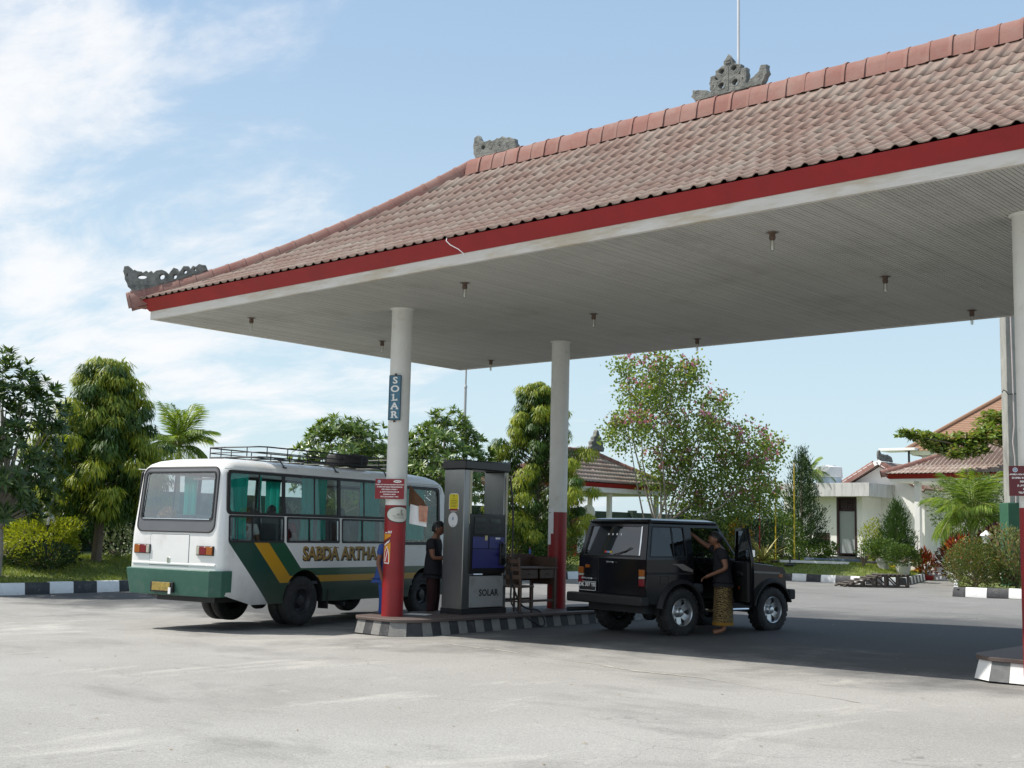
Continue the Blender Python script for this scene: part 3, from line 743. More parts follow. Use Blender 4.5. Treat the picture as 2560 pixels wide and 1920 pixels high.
# columns
M_smut = mat('sooty collar', (0.12, 0.12, 0.11), 0.9, var=0.3, scale=9)
COLS = {}
for i, (cx, cy) in enumerate(((0, 0), (0, D2), (LX, 0), (LX, D2))):
    zr = 1.99
    col = MB().lathe([(0.168, 0.2), (0.168, ZS + 0.02)], 40, Matrix.Translation((cx, cy, 0))).build('column', M_col_white, canopy)
    MB().lathe([(0.1705, 0.24), (0.1705, zr), (0.168, zr + 0.002)], 40, Matrix.Translation((cx, cy, 0))).build('painted_band', M_col_red, col)
    MB().lathe([(0.20, ZS - 0.003), (0.20, ZS - 0.012), (0.168, ZS - 0.02)], 40, Matrix.Translation((cx, cy, 0))).build('collar', M_col_white, col)

# carved ornaments -------------------------------------------------------------
def outline_mesh(loops, thick, name, relief=(), mat_=M_stone, jitter=0.0):
    """carved slab: first loop is the outline, the others are holes; relief rings stand proud on both faces"""
    cu = bpy.data.curves.new(name, 'CURVE'); cu.dimensions = '2D'; cu.fill_mode = 'BOTH'; cu.extrude = thick / 2; cu.bevel_depth = thick * 0.16; cu.bevel_resolution = 1
    for lp in loops:
        sp = cu.splines.new('POLY'); sp.points.add(len(lp) - 1)
        for p, (x, y) in zip(sp.points, lp): p.co = (x, y, 0, 1)
        sp.use_cyclic_u = True
    o = bpy.data.objects.new(name, cu); C.objects.link(o)
    me = bpy.data.meshes.new_from_object(o.evaluated_get(bpy.context.evaluated_depsgraph_get()))
    bpy.data.objects.remove(o); bpy.data.curves.remove(cu)
    bm = bmesh.new(); bm.from_mesh(me)
    for path, rad in relief:
        for zs in (1, -1):
            t_ = MB(); t_.tube([(x, y, zs * thick * 0.52) for x, y in path], rad, 6)
            tm = t_.mesh('t', R(40)); bm.from_mesh(tm); bpy.data.meshes.remove(tm)
    bm.to_mesh(me); bm.free()
    me.materials.clear(); me.materials.append(mat_)
    return me
circ = lambda cx, cy, r, n=14, ry=None, a0=0: [(cx + r * math.cos(a0 + 2 * PI * k / n), cy + (ry or r) * math.sin(a0 + 2 * PI * k / n)) for k in range(n)]
def spiral(cx, cy, r0_, r1_, turns, a0, n=22): return [(cx + (r0_ + (r1_ - r0_) * k / n) * math.cos(a0 + 2 * PI * turns * k / n), cy + (r0_ + (r1_ - r0_) * k / n) * math.sin(a0 + 2 * PI * turns * k / n)) for k in range(n + 1)]
def scallop(pts, amp, rr_):
    out = []
    for a, b in zip(pts, pts[1:] + pts[:1]):
        d = math.dist(a, b); k = max(1, int(d / 0.05))
        for i in range(k):
            t_ = i / k; nx, ny = (b[1] - a[1]) / max(d, 1e-6), -(b[0] - a[0]) / max(d, 1e-6)
            o_ = amp * (abs(math.sin(PI * t_ * k / 2 + 0.4)) - 0.4) + rr_.uniform(-amp, amp) * 0.3
            out.append((a[0] + (b[0] - a[0]) * t_ + nx * o_, a[1] + (b[1] - a[1]) * t_ + ny * o_))
    return out
orr = random.Random(9)
# centre crest
crest = [(-0.62, 0.0), (-0.70, 0.12), (-0.68, 0.24), (-0.56, 0.22), (-0.42, 0.17), (-0.36, 0.08), (-0.33, 0.10), (-0.35, 0.30), (-0.33, 0.43), (-0.25, 0.44), (-0.24, 0.33), (-0.17, 0.32),
         (-0.24, 0.42), (-0.23, 0.53), (-0.12, 0.60), (-0.07, 0.61), (-0.075, 0.68), (-0.03, 0.74), (0.0, 0.80), (0.03, 0.74), (0.075, 0.68), (0.07, 0.61), (0.12, 0.60), (0.23, 0.53), (0.24, 0.42),
         (0.17, 0.32), (0.24, 0.33), (0.25, 0.44), (0.33, 0.43), (0.35, 0.30), (0.33, 0.10), (0.36, 0.08), (0.42, 0.17), (0.56, 0.26), (0.62, 0.40), (0.70, 0.38), (0.72, 0.22), (0.62, 0.0)]
holes = [circ(-0.115, 0.49, 0.062), circ(0.115, 0.49, 0.062), circ(-0.13, 0.20, 0.062, ry=0.085), circ(0.13, 0.20, 0.062, ry=0.085), circ(-0.28, 0.22, 0.02, ry=0.04), circ(0.28, 0.22, 0.02, ry=0.04)]
rel = []
for sx in (-1, 1):
    rel += [(spiral(sx * 0.115, 0.485, 0.10, 0.055, 1.2, R(270)), 0.018), (spiral(sx * 0.13, 0.20, 0.11, 0.06, 1.2, R(90)), 0.018), (spiral(sx * 0.29, 0.33, 0.05, 0.015, 1.3, 0), 0.016), (spiral(sx * 0.29, 0.18, 0.055, 0.015, 1.3, 2), 0.016),
            (spiral(sx * 0.60, 0.16, 0.06, 0.015, 1.3, 1), 0.017), (spiral(sx * 0.47, 0.09, 0.05, 0.015, 1.3, 1), 0.015)]
rel += [([(-0.05, 0.64), (0.05, 0.64)], 0.03), ([(-0.04, 0.70), (0.04, 0.70)], 0.025), ([(0, 0.05), (0, 0.35), (0, 0.55)], 0.02), ([(-0.6, 0.02), (0.6, 0.02)], 0.022)]
me = outline_mesh([scallop(crest, 0.018, orr)] + holes, 0.085, 'roof_ornament', rel)
XC = 4.90
o = link('roof_ornament', me, None, canopy); o.matrix_local = Matrix.Translation((XC, YR, ZR + 0.15)) @ AX['-y'] @ Matrix.Diagonal((0.92, 0.74, 1, 1))
# winged ornaments at both ridge ends
wing = [(0.0, -0.02), (-0.06, 0.10), (-0.07, 0.28), (-0.05, 0.42), (0.02, 0.44), (0.07, 0.36), (0.12, 0.30), (0.22, 0.28), (0.32, 0.29), (0.38, 0.25), (0.46, 0.26), (0.50, 0.29), (0.56, 0.26), (0.62, 0.29), (0.68, 0.24), (0.78, 0.24), (0.90, 0.18), (0.95, 0.06), (0.96, -0.02)]
wh = [circ(0.17, 0.17, 0.055), circ(0.36, 0.10, 0.026), circ(0.56, 0.13, 0.025)]
wr = [(spiral(0.05, 0.12, 0.07, 0.02, 1.3, 1), 0.018), (spiral(0.02, 0.30, 0.06, 0.015, 1.2, 2), 0.017), (spiral(0.36, 0.17, 0.085, 0.03, 1.2, 0), 0.018), (spiral(0.56, 0.14, 0.07, 0.02, 1.3, 1), 0.018), (spiral(0.76, 0.11, 0.06, 0.02, 1.3, 2), 0.016), ([(0.02, 0.0), (0.95, 0.0)], 0.02)]
wing_me = outline_mesh([scallop(wing, 0.02, orr)] + wh, 0.08, 'roof_ornament', wr)
o = link('roof_ornament', wing_me, None, canopy); o.matrix_local = Matrix.Translation((RX0 + 0.12, YR, ZR + 0.15)) @ AX['-y'] @ Matrix.Diagonal((1, 0.9, 1, 1))
o = link('roof_ornament', wing_me, None, canopy); o.matrix_local = Matrix.Translation((RX1 - 0.12, YR, ZR + 0.15)) @ AX['+y'] @ Matrix.Diagonal((1, 0.9, 1, 1))
# pierced corner ornaments riding on the hips
cor = [(0.0, 0.0), (-0.10, 0.09), (-0.17, 0.24), (-0.21, 0.40), (-0.20, 0.50), (-0.13, 0.51), (-0.08, 0.47), (-0.05, 0.40), (0.0, 0.43), (0.06, 0.40), (0.14, 0.40), (0.17, 0.37), (0.24, 0.42), (0.29, 0.38), (0.34, 0.42), (0.38, 0.37), (0.45, 0.43),
       (0.55, 0.45), (0.63, 0.42), (0.70, 0.36), (0.74, 0.43), (0.79, 0.50), (0.86, 0.48), (0.90, 0.42), (0.94, 0.46), (0.99, 0.55), (1.08, 0.54), (1.12, 0.48), (1.18, 0.56), (1.24, 0.54), (1.30, 0.60), (1.42, 0.58), (1.45, 0.50), (1.30, 0.40), (0.9, 0.24), (0.45, 0.10)]
chs = [circ(0.16, 0.30, 0.11, ry=0.055), circ(0.56, 0.32, 0.07), circ(0.82, 0.34, 0.055, ry=0.07), circ(1.02, 0.44, 0.055), circ(1.22, 0.49, 0.035), circ(-0.14, 0.33, 0.025, ry=0.05), [(0.26, 0.10), (0.36, 0.13), (0.31, 0.18)]]
crl = [(spiral(0.56, 0.31, 0.12, 0.07, 1.0, R(200)), 0.02), (spiral(0.82, 0.33, 0.09, 0.05, 1.0, R(200)), 0.018), (spiral(1.03, 0.43, 0.085, 0.05, 1.0, R(220)), 0.016), ([(0.0, 0.05), (0.2, 0.13), (0.45, 0.16), (0.9, 0.28), (1.3, 0.46)], 0.022), (spiral(-0.12, 0.42, 0.06, 0.02, 1.2, 0), 0.017), ([(-0.05, 0.12), (0.05, 0.22), (0.2, 0.20)], 0.02)]
cor = [(x * 0.86, y * 0.86) for x, y in cor]; chs = [[(x * 0.86, y * 0.86) for x, y in h] for h in chs]; crl = [([(x * 0.86, y * 0.86) for x, y in p], r_) for p, r_ in crl]
cor_me = outline_mesh([scallop(cor, 0.012, orr)] + chs, 0.075, 'roof_ornament', crl)
for cx, cy, dx_, dy_ in ((EX0, EY0, 1, 1), (EX1, EY0, -1, 1), (EX0, EY1, 1, -1), (EX1, EY1, -1, -1)):
    o = link('roof_ornament', cor_me, None, canopy)
    o.matrix_local = Matrix.Translation((cx - dx_ * 0.04, cy - dy_ * 0.04, ZE + 0.155)) @ Matrix.Rotation(math.atan2(dy_, dx_), 4, 'Z') @ AX['-y']
# thin pale mast behind the centre crest
mast = thing('lightning_mast', 'thin pale metal mast rising behind the carved crest on the canopy ridge', 'mast', (XC + 0.08, YR + 0.12, ZR))
MB().tube([(0, 0, -0.1), (0, 0, 2.2)], 0.022, 10).build('lower_pole', mat('galvanised mast', (0.62, 0.62, 0.63), 0.45, 0.4), mast)
MB().tube([(0, 0, 2.2), (0, 0, 4.4)], 0.014, 10).build('upper_pole', MATS['galvanised mast'], mast)
# clip of loose cable on the red fascia
px = at_y(1117, 598, Y0 - 0.20); qx = at_y(1136, 633, Y0 - 0.05)
w = thing('loose_cable', 'thin pale loose cable hanging over the red fascia', 'cable', px)
MB().tube([(0, 0, 0.02), (0.04, -0.05, -0.04), (0.10, -0.03, -0.10), (0.20, 0.02, -0.16), (0.26, 0.06, -0.22), (0.25, 0.10, -0.27)], 0.006, 5).build('cable', M_white_plastic, w)

# ceiling lamps
M_rust = mat('rusty lamp holder', (0.10, 0.07, 0.055), 0.8, var=0.4, scale=30, dirt=(0.25, 0.12, 0.06), damt=0.3, dscale=20)
M_bulb = glassmat('frosted bulb glass', (0.86, 0.86, 0.82), 0.12, 0.15)
M_bulbcore = mat('lamp tube', (0.8, 0.8, 0.76), 0.4, var=0.03)
M_stain = mat('soot stain', (0.20, 0.19, 0.17), 0.9, var=0.2)
lamp_names = {(0, 0): 'above the bus tail', (0, 1): 'by the front left column', (0, 2): 'near the back left corner', (1, 0): 'over the front edge between the columns', (1, 1): 'in the middle of the soffit, left of the jeep',
              (1, 2): 'at the back edge right of the back column', (2, 0): 'near the front edge on the right', (2, 1): 'in the middle row on the right', (2, 2): 'at the back edge on the right'}
proto = None
for i, x in enumerate((-2.8, 2.3, 7.3)):
    for j, y in enumerate((-0.93, 2.1, 5.16)):
        lab = 'rusty ceiling lamp with bare bulb ' + lamp_names[(i, j)]
        if proto is None:
            proto = thing('ceiling_lamp', lab, 'lamp', (x, y, ZS), 0, 'bare bulbs under the canopy soffit')
            MB().lathe([(0.065, 0.0), (0.065, -0.010), (0.045, -0.02), (0.042, -0.06), (0.05, -0.065), (0.042, -0.11), (0.03, -0.115)], 16).build('lamp_holder', M_rust, proto)
            MB().lathe([(0.03, -0.11), (0.034, -0.14), (0.035, -0.22), (0.028, -0.255), (0.012, -0.27), (0.0, -0.272)], 14).build('bulb', M_bulb, proto)
            MB().lathe([(0.012, -0.11), (0.013, -0.25), (0.0, -0.255)], 8).build('lamp_tube', M_bulbcore, proto)
            proto.scale = (0.8, 0.8, 0.85)
            MB().lathe([(0.0, -0.0035), (0.08, -0.0035), (0.10, -0.002)], 20).build('soot_mark', M_stain, proto)
        else:
            c = copy_tree(proto); c.location = (x, y, ZS); c['label'] = lab
# ------------------------------------------------------------------ pump islands
def island(label, ox, oy, y_far, start):
    t = thing('pump_island', label, 'kerb island', (ox, oy, zg(ox, 1.0) * (1 if ox > 5 else 0)), 0, 'raised pump islands')
    xl_ = -0.58 if ox < 5 else -0.80
    ch = [(xl_, 0.30), (xl_ + 0.08, 0.08), (xl_ + 0.28, -0.08), (0.45, -0.10), (0.68, 0.04), (0.80, 0.24), (0.80, y_far - 0.3), (0.6, y_far), (xl_ + 0.2, y_far), (xl_, y_far - 0.3)]
    # resample the outline into short painted blocks
    pts = []
    for a, b in zip(ch, ch[1:] + ch[:1]):
        n = max(1, round(math.dist(a, b) / 0.195))
        for i in range(n): pts.append((a[0] + (b[0] - a[0]) * i / n, a[1] + (b[1] - a[1]) * i / n))
    n = len(pts)
    def nrm(i):
        a = Vector(pts[i - 1]); b = Vector(pts[(i + 1) % n]); d = (b - a).normalized(); return Vector((d.y, -d.x))
    for i in range(n):
        a, b = Vector(pts[i]), Vector(pts[(i + 1) % n]); na, nb = nrm(i), nrm((i + 1) % n)
        g = (b - a) * 0.01
        vs = []
        for z, o in ((0.0, 0.055), (0.205, 0.0)):
            vs += [(*(a + na * o + g), z), (*(b + nb * o - g), z), (*(b - nb * 0.13 - g), z), (*(a - na * 0.13 + g), z)]
        m = (M_grey_kerb) if (i + start) % 2 else M_black_kerb
        if ox > 5: m = M_white_kerb if (i + start) % 2 else M_conc_dark
        MB().add(vs, [(0, 3, 2, 1), (4, 5, 6, 7), (0, 1, 5, 4), (1, 2, 6, 5), (2, 3, 7, 6), (3, 0, 4, 7)]).build('kerb_block', m, t)
    out = [tuple(Vector(p) + nrm(i) * 0.03) for i, p in enumerate(pts)]
    MB().prism(out, 0.205, 0.252).build('slab', M_redslab, t, smooth=R(40), bevel=0.008)
    return t
M_conc_dark = mat('grey kerb paint', (0.14, 0.145, 0.145), 0.75, var=0.25, scale=6, dirt=(0.26, 0.26, 0.25), damt=0.3, dscale=5, bump=0.25)
island('long pump island with black and grey striped kerb under the diesel pump', 0, -0.36, 6.2, 1)
island('pump island with white striped kerb at the right edge of the picture', LX, 0.12, 6.0, 0)

# ------------------------------------------------------------------ diesel pump
px, py = 0.12, 1.20
pump = thing('fuel_pump', 'tall stainless steel diesel pump with black roof cap and blue panel on the island', 'fuel pump', (px, py, 0.252))
HW, LEN = 0.235, 1.08                       # half width across the island, length along it
M_panel_black = mat('black pump fascia', (0.012, 0.012, 0.013), 0.3, var=0.15)
M_blue_panel = mat('blue pump panel', (0.03, 0.03, 0.16), 0.4, var=0.12, scale=3)
M_blue_panel2 = mat('lighter blue pump panel', (0.05, 0.055, 0.20), 0.4, var=0.12, scale=3)
M_grey_door = mat('grey pump door', (0.34, 0.345, 0.34), 0.55, var=0.08, dirt=(0.16, 0.12, 0.08), damt=0.3, dscale=3)
# two end columns rising to the cap, open between them above the head
MB().box((0, 0.09, 1.2), (2 * HW, 0.18, 2.36)).build('end_column', M_steel, pump, bevel=0.015)
MB().box((0, LEN - 0.05, 1.2), (2 * HW, 0.10, 2.36)).build('end_column', M_steel, pump, bevel=0.015)
M_cream = mat('cream trim', (0.5, 0.47, 0.33), 0.5)
MB().box((HW + 0.002, 0.155, 1.92), (0.008, 0.05, 0.88)).build('cream_edge_strip', M_cream, pump)
MB().box((HW + 0.002, LEN - 0.03, 1.92), (0.008, 0.05, 0.88)).build('cream_edge_strip', M_cream, pump)
MB().box((0.0, LEN / 2, 2.455), (0.54, LEN + 0.04, 0.155)).build('roof_cap', M_panel_black, pump, bevel=0.02)
MB().box((0, LEN / 2 + 0.04, 0.36), (2 * HW - 0.02, LEN - 0.20, 0.52)).build('cabinet', M_grey_door, pump, bevel=0.008)
MB().box((0, LEN / 2, 0.045), (2 * HW + 0.02, LEN + 0.01, 0.09)).build('plinth', M_black, pump)
for sx in (1, -1):
    MB().box((sx * (HW - 0.004), LEN / 2 + 0.05, 0.36), (0.02, LEN - 0.26, 0.50)).build('cabinet_door', M_grey_door, pump, bevel=0.004)
head = MB().box((0, LEN / 2 + 0.04, 1.155), (2 * HW + 0.03, LEN - 0.20, 0.99)).build('pump_head', M_panel_black, pump, bevel=0.012)
M_disp = mat('display glass', (0.05, 0.06, 0.055), 0.15, var=0.05)
for sx in (1, -1):
    xf = sx * (HW + 0.019)
    MB().box((xf, LEN / 2 + 0.06, 1.46), (0.012, 0.72, 0.30)).build('display_panel', M_black, head, bevel=0.004)
    for yy in (0.38, 0.74):
        MB().box((xf + sx * 0.006, yy, 1.53), (0.01, 0.26, 0.08)).build('display', M_disp, head)
        MB().box((xf + sx * 0.006, yy, 1.40), (0.01, 0.20, 0.055)).build('display', M_disp, head)
    MB().box((xf, 0.40, 1.175), (0.010, 0.37, 0.19)).build('upper_blue_panel', M_blue_panel2, head)
    MB().box((xf, 0.80, 1.175), (0.010, 0.37, 0.19)).build('upper_blue_panel', M_blue_panel2, head)
    MB().box((xf, 0.60, 0.91), (0.010, 0.77, 0.32)).build('lower_blue_panel', M_blue_panel, head)
MB().box((HW + 0.028, 0.53, 1.25), (0.006, 0.06, 0.08)).build('paper_tag', mat('yellowed tag', (0.6, 0.52, 0.28), 0.6), pump)
MB().box((HW + 0.028, 0.82, 1.245), (0.006, 0.11, 0.03)).build('paper_tag', M_paper, pump)
noz = MB().box((HW + 0.05, LEN - 0.16, 1.03), (0.06, 0.07, 0.16)).box((HW + 0.075, LEN - 0.19, 0.98), (0.035, 0.14, 0.05)).tube([(HW + 0.06, LEN - 0.16, 1.10), (HW + 0.07, LEN - 0.18, 1.17), (HW + 0.06, LEN - 0.25, 1.19)], 0.013, 8)
noz.build('nozzle', M_black, pump, bevel=0.01)
MB().box((HW + 0.03, LEN - 0.15, 0.98), (0.05, 0.13, 0.36)).build('nozzle_boot', M_panel_black, pump, bevel=0.01)
hose = [(HW + 0.06, LEN - 0.02, 2.3), (HW + 0.09, LEN + 0.03, 1.8), (HW + 0.10, LEN + 0.04, 1.1), (HW + 0.12, LEN + 0.0, 0.5), (HW + 0.16, LEN - 0.02, 0.15), (HW + 0.42, LEN + 0.02, -0.03), (HW + 0.52, LEN + 0.12, -0.12), (HW + 0.55, LEN + 0.30, -0.20), (HW + 0.53, LEN + 0.42, -0.16), (HW + 0.45, LEN + 0.44, -0.02), (HW + 0.38, LEN + 0.40, 0.05), (HW + 0.22, LEN + 0.18, 0.12), (HW + 0.14, LEN + 0.02, 0.45), (HW + 0.08, LEN - 0.12, 0.92)]
def smooth_path(p, k=4):
    P = [Vector(q) for q in p]; out = []
    for i in range(len(P) - 1):
        p0 = P[max(i - 1, 0)]; p1 = P[i]; p2 = P[i + 1]; p3 = P[min(i + 2, len(P) - 1)]
        for j in range(k):
            t_ = j / k
            out.append(0.5 * ((2 * p1) + (-p0 + p2) * t_ + (2 * p0 - 5 * p1 + 4 * p2 - p3) * t_ ** 2 + (-p0 + 3 * p1 - 3 * p2 + p3) * t_ ** 3))
    out.append(P[-1]); return out
MB().tube(smooth_path(hose), 0.016, 8).build('hose', M_black, pump)
lettering('SOLAR', 0.15, M_black, pump, Matrix.Translation((HW + 0.0075, 0.64, 0.34)) @ AX['+x'], bold=0.004, space=1.05)
M_yellow_st = mat('yellow sticker', (0.72, 0.60, 0.02), 0.5, var=0.04)
MB().prism(rrect(-0.115, 0.115, -0.14, 0.155, 0.055), 0, 0.002, Matrix.Translation((-0.0, -0.0005, 1.82)) @ AX['-y']).build('sticker_border', M_paper, pump)
MB().prism(rrect(-0.105, 0.105, -0.10, 0.145, 0.04), 0, 0.003, Matrix.Translation((-0.0, -0.001, 1.82)) @ AX['-y']).build('yellow_sticker', M_yellow_st, pump)
MB().prism(rrect(-0.10, 0.10, -0.132, -0.098, 0.015), 0, 0.003, Matrix.Translation((-0.0, -0.001, 1.82)) @ AX['-y']).build('red_sticker_foot', M_col_red, pump)
M_olive = mat('olive print', (0.22, 0.17, 0.02), 0.6)
for k, (w_, zz_) in enumerate(((0.03, 1.935), (0.07, 1.885), (0.15, 1.855), (0.16, 1.83), (0.13, 1.805), (0.15, 1.78), (0.11, 1.755))):
    MB().box((0, -0.0045, zz_), (w_, 0.001, 0.008 if k else 0.022)).build('print_line', M_olive, pump)
MB().prism(circ(0, 0, 0.108, 28, ry=0.122), 0, 0.003, Matrix.Translation((-0.01, -0.0005, 1.54)) @ AX['-y']).build('round_sticker', M_paper, pump)
MB().box((-0.01, -0.0045, 1.56), (0.03, 0.001, 0.055)).build('sticker_print', mat('pale blue print', (0.16, 0.33, 0.45), 0.6), pump)
MB().box((-0.01, -0.0045, 1.44), (0.03, 0.001, 0.008)).build('sticker_print', M_black, pump)

# ------------------------------------------------------------------ signs and papers on the columns
def column_wrap(x0, y0, rad, a0, a1, z0, z1, n=10, outline=None):
    """sheet bent round a column between two compass angles (radians about the column axis)"""
    mb = MB(); vs = []
    for i in range(n + 1):
        a = a0 + (a1 - a0) * i / n
        for z in (z0, z1): vs.append((x0 + rad * math.cos(a), y0 + rad * math.sin(a), z))
    return mb.add(vs, [(2 * i, 2 * i + 2, 2 * i + 3, 2 * i + 1) for i in range(n)])
FACE = math.atan2(CAM_LOC.y - 0.0, CAM_LOC.x - 0.0)        # side of column one that looks at the road in front
def plate_frame(x, y, z, ang):
    """matrix for a plate whose face looks along compass angle ang"""
    n_ = Vector((math.cos(ang), math.sin(ang), 0)); r_ = Vector((-math.sin(ang), math.cos(ang), 0))
    M = Matrix((r_, Vector((0, 0, 1)), n_)).transposed().to_4x4(); M.translation = (x, y, z); return M
# vertical blue SOLAR board
a1_ = R(-66)
pf = Vector((math.cos(a1_), math.sin(a1_), 0)) * 0.185
sg = thing('solar_sign', 'narrow blue board with white letters SOLAR fixed high on the front left column', 'sign', (pf.x, pf.y, 0))
M_bluesign = mat('blue sign paint', (0.06, 0.17, 0.25), 0.5, var=0.12, scale=6)
zc = 3.70; PFM = plate_frame(0, 0, zc, a1_)
MB().box((0, 0, 0), (0.205, 0.72, 0.02), M=None).build('board', M_bluesign, sg).matrix_local = PFM
MB().ring(rrect(-0.104, 0.104, -0.362, 0.362, 0.006, 1), rrect(-0.094, 0.094, -0.352, 0.352, 0.004, 1), 0.008, 0.016, PFM).build('board_edge', mat('dark sign edge', (0.02, 0.05, 0.07), 0.5), sg)
def serif_bars(mb, bars):
    for x, y, w_, h_ in bars: mb.box((x, y, 0.0), (w_, h_, 0.003))
    return mb
for k, chh in enumerate('SOLAR'):
    zz_ = 0.275 - k * 0.1375
    M = PFM @ Matrix.Translation((0, zz_ + 0.0, 0.0125))
    lettering(chh, 0.185, M_lettering_white, sg, M @ Matrix.Diagonal((1.02, 0.80, 1, 1)), bold=0.005)
    bars = {'L': [(-0.032, 0.044, 0.05, 0.012), (-0.032, -0.044, 0.05, 0.012), (0.038, -0.03, 0.012, 0.035)], 'A': [(-0.045, -0.044, 0.045, 0.012), (0.045, -0.044, 0.045, 0.012)], 'R': [(-0.035, 0.044, 0.05, 0.012), (-0.035, -0.044, 0.05, 0.012), (0.042, -0.044, 0.04, 0.012)]}.get(chh)
    if bars:
        o = serif_bars(MB(), bars).build('lettering', M_lettering_white, sg); o.matrix_local = PFM @ Matrix.Translation((0, zz_, 0.013))
for dz in (0.375, -0.375): MB().box((0, dz, -0.01), (0.03, 0.03, 0.03)).build('bracket', M_rust, sg).matrix_local = PFM

M_redsign = mat('dark red sign paint', (0.24, 0.012, 0.018), 0.45, var=0.1, scale=5)
M_maroon = mat('maroon sign paint', (0.11, 0.010, 0.016), 0.45, var=0.1, scale=5)
def notice(label, x, y, z, ang, off, mat_):
    n_ = Vector((math.cos(ang), math.sin(ang), 0)); r_ = Vector((-math.sin(ang), math.cos(ang), 0))
    p = Vector((x, y, 0)) + n_ * 0.19 + r_ * off
    t = thing('notice_sign', label, 'sign', (p.x, p.y, 0), 0, 'red notice boards on the columns')
    M = plate_frame(0, 0, z, ang)
    MB().box((0, 0, 0), (0.47, 0.315, 0.012)).build('board', mat_, t).matrix_local = M
    for ln, zz_, sz in (('APABILA ADA KELUHAN MENGENAI PELAYANAN', 0.067, 0.0205), ('DI SPBU INI HARAP MENGHUBUNGI', 0.03, 0.0255), ('PERTAMINA UPPMS V', -0.009, 0.027), ('JL. JAGIR WONOKROMO 88', -0.048, 0.0245), ('SURABAYA 60244', -0.086, 0.026), ('TELP. (031) 8430301 / FAX', -0.124, 0.026)):
        lettering(ln, sz, M_lettering_white, t, M @ Matrix.Translation((0, zz_, 0.0065)), bold=0.0009, extrude=0.0006)
    MB().prism(circ(0.125, 0.119, 0.066, 24, ry=0.021), 0.006, 0.0075, M).build('badge', M_lettering_white, t)
    MB().box((0.125, 0.119, 0.008), (0.085, 0.007, 0.001)).build('badge_print', M_maroon, t).matrix_local = M
    MB().prism(circ(-0.172, 0.115, 0.026, 8), 0.006, 0.0075, M).build('emblem', mat('pale emblem', (0.55, 0.6, 0.68), 0.5) if 'pale emblem' not in MATS else MATS['pale emblem'], t)
    MB().ring(circ(-0.172, 0.115, 0.017, 8), circ(-0.172, 0.115, 0.009, 8), 0.0075, 0.0082, M).build('emblem_mark', M_bluesign, t)
    return t
notice('small red notice board with white text on the front left column', 0, 0, 2.245, R(-56), -0.065, M_redsign)
notice('maroon notice board with white text on the column at the right edge', LX, 0, 2.27, R(-70), -0.03, M_maroon)
# yellow plate high on the right column
a3 = R(-62); pf = Vector((math.cos(a3), math.sin(a3), 0)) * 0.185
yp = thing('yellow_sign', 'narrow yellow board high on the column at the right edge', 'sign', (LX + pf.x, pf.y, 0))
MB().box((0.03, 0, 0), (0.205, 0.72, 0.02)).build('board', mat('ochre sign paint', (0.45, 0.27, 0.02), 0.5, var=0.15), yp).matrix_local = plate_frame(0, 0, 3.62, a3)

# oval sticker, oil poster and papers wrapped on the columns
def wrap_shape(x0, y0, rad, pts, a_mid, name, mat_, parent=None, thick=0.0):
    """flat drawing (metres, x to the right as seen from outside) wrapped on a column"""
    n = len(pts)
    cx = sum(p[0] for p in pts) / n; cy = sum(p[1] for p in pts) / n
    bm = bmesh.new(); vs = [bm.verts.new((p[0], p[1], 0)) for p in pts]; bm.faces.new(vs)
    bmesh.ops.triangulate(bm, faces=bm.faces)
    for x in np.arange(-0.3, 0.31, 0.02):
        bmesh.ops.bisect_plane(bm, geom=bm.verts[:] + bm.edges[:] + bm.faces[:], plane_co=(x, 0, 0), plane_no=(1, 0, 0))
    for v in bm.verts:
        a = a_mid + v.co.x / rad; v.co = Vector((x0 + rad * math.cos(a), y0 + rad * math.sin(a), v.co.y))
    me = bpy.data.meshes.new(name); bm.to_mesh(me); bm.free()
    me.materials.append(mat_)
    for p in me.polygons: p.use_smooth = True
    o = link(name, me, None, parent)
    return o
AM = R(-48)                                   # the side of column one that faces the camera
ov = thing('oval_sticker', 'white oval sticker with thin black border on the red part of the front left column', 'sticker')
def oval(cx, cz, rx, rz_): return [(cx + rx * math.cos(a), cz + rz_ * math.sin(a)) for a in np.linspace(0, 2 * PI, 28, endpoint=False)]
wrap_shape(0, 0, 0.1715, oval(0.075, 1.845, 0.225, 0.132), AM, 'border', M_black, ov)
wrap_shape(0, 0, 0.1722, oval(0.078, 1.845, 0.212, 0.118), AM, 'oval_face', mat('cream sticker', (0.6, 0.6, 0.54), 0.5), ov)
M_faint = mat('faint grey print', (0.30, 0.30, 0.24), 0.6)
for w_, xx, zz_, h_ in ((0.20, 0.07, 1.825, 0.004), (0.19, 0.075, 1.805, 0.004), (0.17, 0.08, 1.788, 0.003), (0.05, 0.06, 1.848, 0.012), (0.05, 0.13, 1.848, 0.012), (0.035, 0.115, 1.88, 0.045)):
    wrap_shape(0, 0, 0.1728, [(xx - w_ / 2, zz_ - h_), (xx + w_ / 2, zz_ - h_), (xx + w_ / 2, zz_ + h_), (xx - w_ / 2, zz_ + h_)], AM, 'print_line', M_faint, ov)
M_orange = mat('orange poster ink', (0.62, 0.27, 0.012), 0.5, var=0.1, scale=12)
M_poster_red = mat('poster red', (0.45, 0.015, 0.012), 0.5)
ad = thing('oil_poster', 'motor oil poster with orange band and white bottle outline on the front left column', 'poster')
wr_ = lambda pts, m_, nm, k=0: wrap_shape(0, 0, 0.1716 + 0.0005 * k, [(x, y + 0.31) for x, y in pts], AM, nm, m_, ad)
X_ = -0.165
wr_([(X_ - 0.03, 1.225), (X_ + 0.115, 1.225), (X_ + 0.115, 1.19), (X_ - 0.03, 1.12)], M_orange, 'orange_band', 1)
